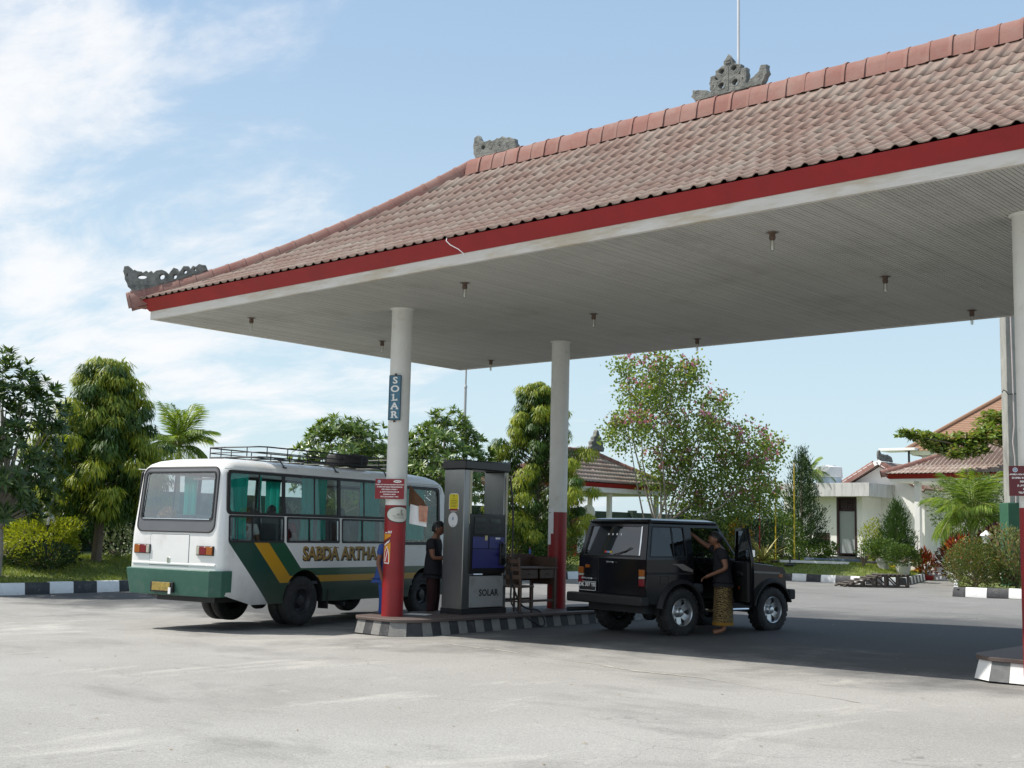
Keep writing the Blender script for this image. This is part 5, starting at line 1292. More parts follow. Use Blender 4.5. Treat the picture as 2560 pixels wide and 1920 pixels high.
# front: windscreen and dark grille area
fwn = [(-0.84, 1.37), (0.84, 1.37), (0.80, 2.40), (-0.80, 2.40)]
MB().add([(x, lerp_tab(YF_T, z) - 0.004, z) for x, z in fwn], [(0, 1, 2, 3)]).build('windscreen', M_busglass, bus, smooth=None)
MB().box((0, 6.77, 0.62), (1.9, 0.16, 0.2)).build('front_bumper', M_bumper, bus, bevel=0.02)
# underbody
MB().box((0, 3.4, 0.50), (1.3, 6.2, 0.22)).build('chassis', M_dark_metal, bus)
MB().box((0, 0.35, 0.56), (1.9, 0.5, 0.04)).build('tail_floor', M_dark_metal, bus)
for wy in (1.98, 5.45): MB().tube([(-0.9, wy, 0.385), (0.9, wy, 0.385)], 0.06, 10).build('axle', M_dark_metal, bus)
MB().lathe([(0.0, -0.13), (0.10, -0.12), (0.17, -0.05), (0.17, 0.05), (0.10, 0.12), (0, 0.13)], 16, Matrix.Translation((0, 1.98, 0.37)) @ Matrix.Rotation(PI / 2, 4, 'X')).build('differential', M_dark_metal, bus)
MB().tube([(0.55, 2.9, 0.34), (0.8, 3.05, 0.30), (0.98, 3.1, 0.29)], 0.035, 8).build('exhaust', M_dark_metal, bus)
# floor, seats, ceiling tube, curtains
M_vinyl = mat('grey vinyl seat', (0.10, 0.105, 0.115), 0.5, var=0.2, scale=5)
MB().box((0, 3.2, 0.68), (1.9, 6.0, 0.05)).build('floor', M_vinyl, bus)
M_hood = mat('headlining', (0.35, 0.36, 0.34), 0.8)
for i, y in enumerate((0.45, 1.45, 2.35, 3.25, 4.1)):
    st_ = MB()
    for k, x in enumerate((-0.70, -0.24, 0.24, 0.70)):
        if i and k == 1: continue
        st_.box((x, y, 1.42), (0.43, 0.12, 0.70), taper=0.93)
    st_.build('seat_back', M_vinyl, bus, bevel=0.04)
    MB().box((0, y + 0.3, 1.02), (1.8, 0.5, 0.14)).build('seat_cushion', M_vinyl, bus, bevel=0.04)
MB().box((0.08, 0.55, 2.36), (0.55, 0.05, 0.03)).build('ceiling_tube', M_white_plastic, bus)
M_curtain = clothmat('teal curtain', (0.02, 0.56, 0.48), 0.45)
def curtain(x, y0, y1, z0, z1, seed, flare=0.0):
    mb = MB(); n = max(8, int((y1 - y0) / 0.012)); vs_ = []
    for j in range(5):
        t_ = j / 4; z = z1 + (z0 - z1) * t_
        for i in range(n + 1):
            u = i / n; y = (y0 + y1) / 2 + (y1 - y0) * (u - 0.5) * (1 - flare * math.sin(t_ * PI))
            vs_.append((x + 0.02 * math.sin(i * 1.15 + seed) + 0.008 * math.sin(i * 2.7 + seed * 3), y, z))
    mb.add(vs_, [(j * (n + 1) + i, j * (n + 1) + i + 1, (j + 1) * (n + 1) + i + 1, (j + 1) * (n + 1) + i) for j in range(4) for i in range(n)])
    return mb.build('curtain', M_curtain, bus, smooth=R(80))
for k, (a, b, z0) in enumerate(((0.36, 0.66, 1.40), (0.20, 0.34, 1.95), (0.92, 1.0, 1.9), (1.98, 2.66, 1.40), (3.58, 4.20, 1.40), (5.0, 5.6, 1.42))):
    curtain(0.90 - 0.01 * k, a, b, z0, 2.44, k, 0.1)
for k, (a, b) in enumerate(((1.0, 1.3), (1.7, 2.2), (3.0, 3.4), (4.1, 4.3))): curtain(-0.90, a, b, 1.40, 2.44, k + 9, 0.1)
# basket on the rear shelf
bk = thing('straw_bundle', 'golden straw bundle lying behind the rear window of the minibus', 'bundle', bus.matrix_basis @ Vector((-0.42, 0.20, 1.70)), BUS_ANG)
rr = random.Random(5); mb = MB()
for k in range(60):
    a = rr.uniform(-0.17, 0.17); b = rr.uniform(-0.17, 0.17); mb.tube([(a, rr.uniform(-.06, .06), rr.uniform(0.02, 0.14 - abs(a) * 0.3)), ((a + b) / 2, rr.uniform(-.08, .08), rr.uniform(0.06, 0.22 - abs(a) * 0.4)), (b, rr.uniform(-.06, .06), rr.uniform(0.0, 0.12))], 0.010, 5)
mb.build('straw', mat('golden straw', (0.42, 0.25, 0.08), 0.8, var=0.3, scale=20), bk)
MB().box((0, 0.20, 1.675), (1.7, 0.28, 0.03)).build('rear_shelf', M_vinyl, bus)
# lettering on the side
M_gold = mat('gold lettering', (0.34, 0.20, 0.035), 0.45, var=0.25, scale=18)
M_letter_shadow = mat('dark lettering shadow', (0.03, 0.02, 0.012), 0.5)
LM = Matrix.Translation((1.0312, 2.89, 1.172)) @ AX['+x'] @ Matrix.Diagonal((1.0, 1.0, 1, 1))
for k, (m_, dx_, dz_, bold) in enumerate(((M_letter_shadow, 0.016, -0.022, 0.019), (M_gold, 0, 0, 0.006))):
    o = lettering('SABDA ARTHA', 0.30, m_, bus, Matrix.Translation((0.0015 * (k + 1), dx_, dz_)) @ LM, bold=bold, space=1.0)
mb = MB()       # serifs that turn the plain capitals into slab letters
for y, z in [(p, q) for p in (1.98, 2.24, 2.43, 2.62, 2.80, 3.06, 3.32, 3.52, 3.66, 3.84) for q in (1.068, 1.272)]:
    mb.box((1.0345, y, z), (0.003, 0.07, 0.018))
mb.build('lettering', M_gold, bus)
# roof rack: rails, posts, feet, cross bars
rack = MB()
x_, y0_, y1_, zt = 0.66, 1.22, 4.95, 2.93
rail = lambda z: [(-x_, y0_ + 0.1, z), (-x_ + 0.1, y0_, z), (x_ - 0.1, y0_, z), (x_, y0_ + 0.1, z), (x_, y1_ - 0.1, z), (x_ - 0.1, y1_, z), (-x_ + 0.1, y1_, z), (-x_, y1_ - 0.1, z), (-x_, y0_ + 0.1, z)]
rk = rack.tube(rail(zt), 0.013, 6).build('top_rail', M_dark_metal, bus)
MB().tube(rail(2.84), 0.009, 6).build('middle_rail', M_dark_metal, bus)
MB().tube(rail(2.76), 0.013, 6).build('base_rail', M_dark_metal, bus)
for y in np.linspace(y0_ + 0.1, y1_ - 0.1, 8):
    for sx in (-1, 1):
        MB().tube([(sx * x_, y, 2.76), (sx * x_, y, zt)], 0.009, 6).build('rack_post', M_dark_metal, bus)
    MB().tube([(-x_, y, 2.76), (x_, y, 2.76)], 0.011, 6).build('cross_bar', M_dark_metal, bus)
for x in (-0.3, 0.3):
    MB().tube([(x, y0_, 2.76), (x, y0_, zt)], 0.009, 6).build('rack_post', M_dark_metal, bus)
    MB().tube([(x, y0_, 2.76), (x, y1_, 2.76)], 0.011, 6).build('cross_bar', M_dark_metal, bus)
for y in (1.5, 2.85, 4.3):
    for sx in (-1, 1): MB().tube([(sx * x_, y, 2.76), (sx * 0.80, y, 2.70), (sx * 0.90, y, 2.585)], 0.012, 6).box((sx * 0.895, y, 2.59), (0.05, 0.07, 0.02)).build('rack_foot', M_dark_metal, bus)
# spare tyre lying on the rack
sp = thing('spare_tyre', 'spare tyre lying flat on the roof rack of the minibus', 'tyre', bus.matrix_basis @ Vector((0.16, 4.02, 2.775)), 0)
h = 0.10; r_ = 0.40
MB().lathe([(0.22, 0.02), (0.24, 0.0), (r_ * 0.85, 0.0), (r_ * 0.97, 0.03), (r_, 0.07), (r_, 0.13), (r_ * 0.97, 0.17), (r_ * 0.85, 0.20), (0.24, 0.20), (0.22, 0.18)], 36, None, True).build('tyre', M_rubber, sp)
MB().lathe([(0.225, 0.03), (0.19, 0.05), (0.10, 0.10), (0.0, 0.10)], 24).build('rim', M_dark_metal, sp)
# ------------------------------------------------------------------ black off-road car
JA = R(-11)
jeep_o = Vector((2.695, 2.88, zg(2.7, 3.4)))
jeep = thing('off_road_car', 'black off-road car with wide tyres, its driver door open under the canopy', 'car', jeep_o, JA)
M_jblack = mat('black car paint', (0.006, 0.007, 0.009), 0.16, var=0.2, scale=2, coat=0.28, spec=0.3)
M_trim = mat('black trim plastic', (0.012, 0.012, 0.013), 0.6, var=0.2)
M_jglass = glassmat('dark car glass', (0.30, 0.33, 0.36), 0.06)
M_jglass_rear = glassmat('tinted rear glass', (0.22, 0.24, 0.27), 0.10)
M_decal = mat('grey brown decal', (0.20, 0.175, 0.16), 0.5, var=0.1)
BELT = 1.18
def jb(z):           # half width of the body at height z
    return 0.785 if z <= BELT else 0.785 - (z - BELT) * 0.17
def jr(z):           # tail at height z
    return -0.59 if z <= BELT else -0.59 + (z - BELT) * 0.26
def sheet(loops, thick, fn, name, m_, parent, cuts=(BELT,), smooth=R(30)):
    """flat sheet with holes, drawn in (a, b), then bent into place by fn(a, b, out)"""
    cu = bpy.data.curves.new(name, 'CURVE'); cu.dimensions = '2D'; cu.fill_mode = 'BOTH'; cu.extrude = thick / 2
    for lp in loops:
        sp_ = cu.splines.new('POLY'); sp_.points.add(len(lp) - 1)
        for p, (x, y) in zip(sp_.points, lp): p.co = (x, y, 0, 1)
        sp_.use_cyclic_u = True
    o = bpy.data.objects.new(name, cu); C.objects.link(o)
    me = bpy.data.meshes.new_from_object(o.evaluated_get(bpy.context.evaluated_depsgraph_get()))
    bpy.data.objects.remove(o); bpy.data.curves.remove(cu)
    bm = bmesh.new(); bm.from_mesh(me)
    bmesh.ops.remove_doubles(bm, verts=bm.verts, dist=0.0005)
    for c in cuts: bmesh.ops.bisect_plane(bm, geom=bm.verts[:] + bm.edges[:] + bm.faces[:], plane_co=(0, c, 0), plane_no=(0, 1, 0))
    for v in bm.verts: v.co = Vector(fn(v.co.x, v.co.y, v.co.z))
    bmesh.ops.recalc_face_normals(bm, faces=bm.faces)
    bm.to_mesh(me); bm.free(); me.materials.clear(); me.materials.append(m_)
    return link(name, me, None, parent)
arcp = lambda cy, cz, r, a0, a1, n=12: [(cy + r * math.cos(R(a0 + (a1 - a0) * k / n)), cz + r * math.sin(R(a0 + (a1 - a0) * k / n))) for k in range(n + 1)]
side_out = [(-0.59, 0.52), (-0.59, BELT), (jr(1.74) + 0.0, 1.74), (1.06, 1.76), (1.47, 1.22), (1.50, 1.165), (2.58, 1.07), (2.64, 1.0), (2.66, 0.72), (2.62, 0.58)] + arcp(2.27, 0.37, 0.45, 28, 172) + [(1.80, 0.42), (0.62, 0.42)] + arcp(0.15, 0.37, 0.45, 8, 168) + [(-0.32, 0.48)]
rwin = [(-0.50, 1.235), (0.27, 1.235), (0.27, 1.685), (-0.385, 1.685)]
door_hole = [(0.44, 0.50), (1.43, 0.50), (1.43, 1.21), (1.06, 1.69), (0.44, 1.69)]
lwin = [(0.47, 1.235), (1.36, 1.235), (1.04, 1.685), (0.47, 1.685)]
def on_j(sx, d=0.0): return lambda a, b, c: (sx * (jb(b) + c + d), a, b)
sheet([side_out, rwin, door_hole], 0.02, on_j(1), 'side_panel', M_jblack, jeep)
sheet([side_out, rwin, lwin], 0.02, on_j(-1), 'side_panel', M_jblack, jeep)
for sx in (1, -1):
    sheet([rwin], 0.004, on_j(sx, -0.004), 'side_window', M_jglass, jeep)
    MB().ring([(a, b) for a, b in [(-0.52, 1.22), (0.285, 1.22), (0.285, 1.70), (-0.40, 1.70)]], rwin, 0, 0.014).build('window_rubber', M_trim, jeep, smooth=None)
    o = [q for q in jeep.children if q.name.startswith("window_rubber")][-1]
    me = o.data
    for v in me.vertices: v.co = Vector((sx * (jb(v.co.y) + v.co.z), v.co.x, v.co.y))
    for y in (0.02,): sheet([[(y - 0.012, 1.235), (y + 0.012, 1.235), (y + 0.012, 1.685), (y - 0.012, 1.685)]], 0.01, on_j(sx, 0.001), 'window_bar', M_trim, jeep)
    # waist moulding, arch flares, sill step, decals
    sheet([[(-0.585, 0.955), (0.43, 0.955), (0.43, 0.985), (-0.585, 0.985)]], 0.02, on_j(sx, 0.008), 'waist_moulding', M_trim, jeep)
    for cy in (2.27, 0.15):
        mb = MB(); a0_, a1_ = (15, 170) if cy > 1 else (2, 172); n = 16; vs_ = []
        for k in range(n + 1):
            a = R(a0_ + (a1_ - a0_) * k / n); c_, s_ = math.cos(a), math.sin(a)
            for r_, x in ((0.44, 0.78), (0.445, 0.855), (0.475, 0.86), (0.52, 0.79)): vs_.append((sx * x, cy + r_ * c_, 0.37 + r_ * s_))
        mb.add(vs_, [(k * 4 + q, k * 4 + q + 1, k * 4 + q + 5, k * 4 + q + 4) for k in range(n) for q in range(3)])
        mb.build('wheel_flare', M_trim, jeep, smooth=R(50))
        pr = arcp(cy, 0.37, 0.45, -5, 185, 14); n = len(pr)
        MB().add([(sx * x, p, q) for x in (0.78, 0.42) for p, q in pr], [(i, i + 1, n + i + 1, n + i) for i in range(n - 1)] + [tuple(range(n, 2 * n))]).build('wheel_house', M_trim, jeep, smooth=R(40))
    MB().tube([(sx * 0.80, 0.70, 0.40), (sx * 0.84, 0.75, 0.395), (sx * 0.84, 1.65, 0.395), (sx * 0.80, 1.70, 0.40)], 0.025, 8).build('side_step', M_chrome, jeep)
    sheet([[(-0.05, 1.12), (0.20, 1.12), (0.42, 1.03), (0.42, 0.99), (0.20, 1.02), (0.06, 1.095)]], 0.003, on_j(sx, 0.0115), 'side_decal', M_decal, jeep)
    sheet([[(1.75, 0.98), (2.5, 0.955), (2.5, 0.985), (1.75, 1.015)]], 0.003, on_j(sx, 0.0115), 'side_decal', M_decal, jeep)
    for cy in (2.27, 0.15): wheel(jeep, 'wheel', (sx * 0.72, cy, 0.368), 0.372, 0.27, 0.215, sx, 'alloy', lugs=26)
    # tail lamps: amber over white over red
    for z0, z1, c in ((0.925, 1.03, 'amber lens'), (0.885, 0.925, 'white lens'), (0.77, 0.885, 'red lens')):
        MB().box((sx * 0.715, -0.605, (z0 + z1) / 2), (0.115, 0.05, z1 - z0 - 0.004)).build('tail_lamp', MATS[c], jeep, bevel=0.006)
    MB().box((sx * 0.55, -0.632, 0.51), (0.14, 0.02, 0.05)).build('reflector', M_trim, jeep)
# left door glass (closed side)
sheet([lwin], 0.004, on_j(-1, -0.004), 'door_window', M_jglass, jeep)
# tail panel with its big window
tail_out = [(-0.785, 0.50), (0.785, 0.50), (0.785, BELT), (jb(1.74), 1.74), (-jb(1.74), 1.74), (-0.785, BELT)]
twin = [(-0.66, 1.24), (0.62, 1.24), (0.56, 1.685), (-0.60, 1.685)]
on_t = lambda d=0.0: (lambda a, b, c: (a, jr(b) - c - d, b))
sheet([tail_out, twin], 0.02, on_t(), 'tail_panel', M_jblack, jeep)
sheet([twin], 0.004, on_t(-0.002), 'rear_window', M_jglass_rear, jeep)
for lp, nm, m_ in (([(-0.72, 0.945), (0.66, 0.945), (0.66, 0.965), (-0.72, 0.965)], 'tail_crease', M_jblack), ([(-0.30, 0.55), (-0.292, 0.55), (-0.292, 1.16), (-0.30, 1.16)], 'gate_seam', M_trim), ([(-0.68, 1.215), (0.64, 1.215), (0.64, 1.235), (-0.68, 1.235)], 'window_rubber', M_trim),
                   ([(0.62, 1.24), (0.645, 1.24), (0.585, 1.69), (0.56, 1.69)], 'window_rubber', M_chrome), ([(-0.685, 1.24), (-0.66, 1.24), (-0.60, 1.69), (-0.625, 1.69)], 'window_rubber', M_trim)):
    sheet([lp], 0.012, on_t(0.012), nm, m_, jeep)
for k in range(4):
    x = -0.20 + 0.10 * k
    sheet([[(x, 1.545), (x + 0.028, 1.545), (x + 0.028, 1.575), (x, 1.575)]], 0.002, on_t(0.004), 'window_sticker', M_paper, jeep)
for k, c in enumerate(((0.5, 0.05, 0.02), (0.1, 0.3, 0.55), (0.6, 0.4, 0.05))):
    nm = 'sticker ink %d' % k; mm = mat(nm, c, 0.5)
    sheet([[(-0.20 + 0.06 * k, 1.265), (-0.14 + 0.06 * k, 1.265), (-0.14 + 0.06 * k, 1.295), (-0.20 + 0.06 * k, 1.295)]], 0.002, on_t(0.004), 'window_sticker', mm, jeep)
M_plate = mat('black number plate', (0.02, 0.02, 0.022), 0.45)
MB().box((-0.54, -0.622, 0.725), (0.42, 0.012, 0.15)).build('number_plate', M_plate, jeep, bevel=0.004)
MB().ring(rrect(-0.745, -0.335, 0.653, 0.797, 0.01), rrect(-0.739, -0.341, 0.659, 0.791, 0.01), 0.6275, 0.630, AX['-y']).build('plate_border', M_lettering_white, jeep, smooth=None)
lettering('DK 307 YK', 0.085, M_lettering_white, jeep, Matrix.Translation((-0.54, -0.630, 0.745)) @ AX['-y'], bold=0.002)
MB().box((-0.54, -0.625, 0.845), (0.26, 0.05, 0.03)).build('plate_lamp', M_chrome, jeep, bevel=0.006)
MB().box((-0.55, -0.615, 1.04), (0.09, 0.03, 0.05)).build('gate_lamp', MATS['amber lens'], jeep, bevel=0.005)
MB().box((0.0, -0.70, 0.545), (1.78, 0.16, 0.15)).build('rear_bumper', M_trim, jeep, bevel=0.025)
MB().tube([(-0.62, -0.2, 0.36), (-0.70, -0.60, 0.35), (-0.76, -0.86, 0.345)], 0.035, 10).build('exhaust', M_dark_metal, jeep)
# roof, drip rail, hood, front
rt_ = []
for z, w_, y0_, y1_ in ((1.73, 0.70, -0.46, 1.10), (1.755, 0.715, -0.475, 1.115), (1.79, 0.70, -0.45, 1.07), (1.815, 0.62, -0.37, 0.96), (1.825, 0.45, -0.2, 0.8)):
    rt_.append([(x, y, z) for x, y in rrect(-w_, w_, y0_, y1_, 0.09, 4)])
n = len(rt_[0]); mb = MB(); mb.add([v for r_ in rt_ for v in r_], [(j * n + i, j * n + (i + 1) % n, (j + 1) * n + (i + 1) % n, (j + 1) * n + i) for j in range(len(rt_) - 1) for i in range(n)] + [tuple((len(rt_) - 1) * n + i for i in range(n))])
mb.build('roof', M_jblack, jeep, smooth=R(40))
MB().box((0, -0.47, 1.765), (1.30, 0.10, 0.02)).build('rear_spoiler', M_jblack, jeep, bevel=0.008)
hd = [(1.47, 1.185), (2.58, 1.09), (2.63, 1.04), (2.63, 1.0), (1.47, 1.0)]
MB().prism(hd, -0.60, 0.60, AX['+x']).build('hood', M_jblack, jeep, bevel=0.02)
for sx in (1, -1): MB().prism([(1.48, 1.165), (2.58, 1.07), (2.63, 1.0), (2.63, 0.95), (1.48, 0.95)], 0.58, 0.785, AX['+x' if sx > 0 else '-x'] if sx > 0 else Matrix.Diagonal((-1, 1, 1, 1)) @ AX['+x']).build('fender', M_jblack, jeep, bevel=0.015)
MB().box((0, 2.63, 0.86), (1.50, 0.06, 0.30)).build('grille', M_trim, jeep, bevel=0.01)
for sx in (1, -1):
    MB().lathe([(0.085, 0), (0.085, 0.03), (0.0, 0.045)], 20, Matrix.Translation((sx * 0.56, 2.65, 0.88)) @ Matrix.Rotation(-PI / 2, 4, 'X')).build('headlight', MATS['white lens'], jeep)
MB().box((0, 2.76, 0.62), (1.70, 0.16, 0.17)).build('front_bumper', M_trim, jeep, bevel=0.025)
# windscreen and pillars
MB().add([(-0.72, 1.46, 1.20), (0.72, 1.46, 1.20), (0.66, 1.07, 1.72), (-0.66, 1.07, 1.72)], [(0, 1, 2, 3)]).build('windscreen', M_jglass, jeep, smooth=None)
# underbody, floor, seats, dashboard, steering wheel
MB().box((0, 1.0, 0.42), (1.3, 3.0, 0.14)).build('chassis', M_dark_metal, jeep)
for cy in (0.15, 2.27): MB().tube([(-0.6, cy, 0.36), (0.6, cy, 0.36)], 0.05, 8).build('axle', M_dark_metal, jeep)
MB().lathe([(0.0, -0.12), (0.13, -0.05), (0.13, 0.05), (0.0, 0.12)], 14, Matrix.Translation((0.1, 0.15, 0.33)) @ Matrix.Rotation(PI / 2, 4, 'X')).build('differential', M_dark_metal, jeep)
MB().box((0, 0.5, 0.50), (1.5, 2.0, 0.03)).build('floor', M_trim, jeep)
for sx in (1, -1):
    MB().box((sx * 0.38, 0.62, 0.72), (0.48, 0.48, 0.16)).build('seat_cushion', M_vinyl, jeep, bevel=0.04)
    MB().box((0, 0, 0), (0.46, 0.14, 0.62), taper=0.85).build('seat_back', M_vinyl, jeep, bevel=0.04, loc=(sx * 0.38, 0.34, 1.06), rot=(R(10), 0, 0))
    MB().box((sx * 0.38, 0.28, 1.45), (0.26, 0.09, 0.17)).build('headrest', M_vinyl, jeep, bevel=0.03)
MB().box((0, -0.1, 0.86), (1.3, 0.14, 0.5)).build('rear_seat', M_vinyl, jeep, bevel=0.04)
MB().box((0, 1.36, 1.10), (1.46, 0.26, 0.22)).build('dashboard', M_trim, jeep, bevel=0.03)
mb = MB(); RMs = Matrix.Translation((0.38, 1.13, 1.12)) @ Matrix.Rotation(R(-62), 4, 'X')
mb.tube([tuple(RMs @ Vector((0.18 * math.cos(a), 0.18 * math.sin(a), 0))) for a in np.linspace(0, 2 * PI, 25)], 0.013, 6, cap=False)
for a in (0.2, PI - 0.2, -PI / 2): mb.tube([tuple(RMs @ Vector((0, 0, 0))), tuple(RMs @ Vector((0.18 * math.cos(a), 0.18 * math.sin(a), 0)))], 0.014, 6)
mb.build('steering_wheel', M_trim, jeep)
MB().box((0.0, -0.625, 1.12), (0.16, 0.03, 0.03)).build('gate_handle', M_chrome, jeep, bevel=0.006)
MB().tube([(0.05, -0.60, 1.24), (0.30, -0.575, 1.30), (0.42, -0.565, 1.36)], 0.008, 6).build('rear_wiper', M_trim, jeep)
for sx in (1, -1):
    sheet([[(-0.30, 0.93), (-0.12, 0.93), (-0.12, 0.80), (-0.30, 0.80)], [(-0.294, 0.924), (-0.126, 0.924), (-0.126, 0.806), (-0.294, 0.806)]], 0.003, on_j(sx, 0.0115), 'fuel_flap_seam', M_trim, jeep)
    MB().box((sx * 0.72, 0.30, 1.765), (0.02, 1.5, 0.018)).build('drip_rail', M_trim, jeep)
    MB().box((sx * 0.79, 2.52, 0.93), (0.02, 0.10, 0.06)).build('side_indicator', MATS['amber lens'], jeep, bevel=0.005)
    sheet([[(1.49, 0.50), (1.497, 0.50), (1.497, 1.16), (1.49, 1.16)]], 0.003, on_j(sx, 0.0112), 'panel_seam', M_trim, jeep)
# open driver door, hinged at the front edge, swung out
HINGE = Vector((0.79, 1.43, 0)); DOPEN = R(57)
DM = Matrix.Translation(HINGE) @ Matrix.Rotation(DOPEN, 4, 'Z')      # door drawn along -Y from the hinge, outer face to +X
dl = [(0.0, 0.50), (0.0, 1.21), (-0.36, 1.70), (-0.985, 1.70), (-0.985, 0.50)]
dwin = [(-0.05, 1.225), (-0.37, 1.655), (-0.935, 1.655), (-0.935, 1.225)]
dfn = lambda a, b, c: tuple(DM @ Vector((c + (0 if b < BELT else -(b - BELT) * 0.17), a, b)))
door = sheet([dl, dwin], 0.05, dfn, 'door', M_jblack, jeep)
sheet([dwin], 0.004, dfn, 'door_glass', M_jglass, door)
o = MB().box((-0.045, -0.5, 0.86), (0.05, 0.86, 0.62)).build('door_lining', M_trim, door, bevel=0.01); o.matrix_local = DM
o = MB().box((-0.08, -0.55, 0.98), (0.05, 0.30, 0.06)).build('armrest', M_trim, door, bevel=0.01); o.matrix_local = DM
o = MB().box((-0.073, -0.42, 0.76), (0.012, 0.10, 0.05)).build('door_reflector', MATS['amber lens'], door); o.matrix_local = DM
mirror = MB().box((0.19, -0.13, 1.30), (0.17, 0.05, 0.13)).build('mirror_housing', M_trim, door, bevel=0.015); mirror.matrix_local = DM
o = MB().box((0.19, -0.160, 1.30), (0.15, 0.008, 0.11)).build('mirror_glass', M_chrome, door); o.matrix_local = DM
o = MB().tube([(0.03, -0.10, 1.22), (0.10, -0.11, 1.25), (0.13, -0.12, 1.28)], 0.012, 6).build('mirror_arm', M_trim, door); o.matrix_local = DM
# ------------------------------------------------------------------ planting
def leaves(name, P, A, N, L_, W_, m_, parent, droop=0.15, cup=0.08):
    """many leaves as one mesh: base point, axis, rough normal, length, width"""
    P = np.asarray(P, float); A = np.asarray(A, float); N = np.asarray(N, float)
    n = len(P)
    A = A / np.linalg.norm(A, axis=1, keepdims=True)
    S_ = np.cross(A, N); ln = np.linalg.norm(S_, axis=1, keepdims=True)
    S_ = np.where(ln > 1e-4, S_ / np.maximum(ln, 1e-6), np.cross(A, [[1.0, 0.3, 0.2]]))
    N = np.cross(S_, A)
    L_ = (np.ones(n) * L_)[:, None]; W_ = (np.ones(n) * W_)[:, None]
    v = np.zeros((n, 5, 3))
    v[:, 0] = P
    v[:, 1] = P + A * L_ * 0.45 + S_ * W_ * 0.5 + N * W_ * cup
    v[:, 2] = P + A * L_ * 0.52 - N * W_ * cup
    v[:, 3] = P + A * L_ * 0.45 - S_ * W_ * 0.5 + N * W_ * cup
    v[:, 4] = P + A * L_ - N * L_ * droop
    base = (np.arange(n) * 5)[:, None, None]
    f = (np.array([[0, 1, 2], [0, 2, 3], [1, 4, 2], [2, 4, 3]])[None] + base).reshape(-1, 3)
    me = bpy.data.meshes.new(name)
    me.vertices.add(n * 5); me.vertices.foreach_set('co', v.reshape(-1))
    me.loops.add(len(f) * 3); me.loops.foreach_set('vertex_index', f.reshape(-1).astype(np.int32))
    me.polygons.add(len(f)); me.polygons.foreach_set('loop_start', (np.arange(len(f)) * 3).astype(np.int32)); me.polygons.foreach_set('loop_total', np.full(len(f), 3, np.int32))
    me.update(); me.validate()
    return link(name, me, m_, parent)
def unit(n):
    v = nrng.normal(size=(n, 3)); return v / np.linalg.norm(v, axis=1, keepdims=True)
def blob_points(n, c, r, shell=0.55, lump=0.22, seed=0, zmin=-1.0):
    """points inside a lumpy ellipsoid, thicker towards its skin"""
    d = unit(int(n * 1.6)); d = d[d[:, 2] > zmin][:n]
    k = np.random.default_rng(seed).normal(size=(6, 3)) * 2.2
    ph = np.random.default_rng(seed + 1).uniform(0, 6, 6)
    f = 1 + lump * np.mean(np.sin(d @ k.T + ph), axis=1) * 2.2
    rad = f * nrng.uniform(shell ** 3, 1, len(d)) ** (1 / 3)
    return np.array(c) + d * rad[:, None] * np.array(r), d
def ground_at(px, dep, dz=0.0):
    p = at(px, 1400, dep); return Vector((p.x, p.y, (lawn_z(p.x, p.y) if (p.x < KX or (p.y > KY and p.x < XL(p.y))) else (0.22 + zg(p.x, p.y) if (p.y > BY and p.x > XB(p.y)) else zg(p.x, p.y))) + dz))
def z_at(py, px, dep): return at(px, py, dep).z
def limbs(mb, base, tips, r0_, rr_, fork=0.4, sway=0.15):
    """trunk with limbs bending out to the given tips"""
    base = Vector(base)
    for t_ in tips:
        t_ = Vector(t_); m1 = base.lerp(t_, fork) + Vector((rr_.uniform(-sway, sway), rr_.uniform(-sway, sway), rr_.uniform(0, sway)))
        m0 = Vector((base.x * 0.8 + m1.x * 0.2, base.y * 0.8 + m1.y * 0.2, base.z * 0.5 + m1.z * 0.5))
        mb.tube([base, m0, m1, t_], [r0_, r0_ * 0.8, r0_ * 0.5, r0_ * 0.14], 6)
    return mb
M_frangi = leafmat('frangipani leaf', (0.055, 0.115, 0.026), (0.14, 0.22, 0.045), 0.35, 0.34, c3=(0.24, 0.31, 0.07), spec=0.5)
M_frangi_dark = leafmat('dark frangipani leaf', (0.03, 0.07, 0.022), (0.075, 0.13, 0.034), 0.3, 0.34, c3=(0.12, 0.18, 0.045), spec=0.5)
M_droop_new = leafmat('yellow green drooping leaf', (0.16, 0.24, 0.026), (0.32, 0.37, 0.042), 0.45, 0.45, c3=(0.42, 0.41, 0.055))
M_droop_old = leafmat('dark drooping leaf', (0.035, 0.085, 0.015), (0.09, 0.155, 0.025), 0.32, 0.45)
M_bauhinia = leafmat('pale rounded leaf', (0.085, 0.16, 0.04), (0.21, 0.29, 0.07), 0.45, 0.45, c3=(0.33, 0.37, 0.10))
M_pink = leafmat('pink blossom', (0.50, 0.16, 0.32), (0.62, 0.30, 0.44), 0.35, 0.6)
M_hedge = leafmat('bright hedge leaf', (0.20, 0.27, 0.022), (0.42, 0.44, 0.04), 0.35, 0.45)
M_bush = leafmat('bush leaf', (0.035, 0.085, 0.018), (0.10, 0.17, 0.035), 0.3, 0.45, c3=(0.16, 0.21, 0.05))
M_darkbush = leafmat('dark bush leaf', (0.012, 0.035, 0.012), (0.035, 0.07, 0.02), 0.22, 0.45)
M_conifer = leafmat('conifer spray', (0.015, 0.045, 0.015), (0.045, 0.09, 0.025), 0.2, 0.6)
M_palm = leafmat('palm leaflet', (0.09, 0.17, 0.025), (0.22, 0.32, 0.05), 0.4, 0.4, c3=(0.34, 0.38, 0.10))
M_palm_stem = mat('palm stem', (0.20, 0.22, 0.06), 0.5, var=0.2)
M_yellow_blade = leafmat('yellow striped blade', (0.34, 0.32, 0.10), (0.48, 0.44, 0.16), 0.25, 0.45)
M_grey_blade = leafmat('grey green blade', (0.07, 0.09, 0.05), (0.20, 0.19, 0.10), 0.2, 0.45)
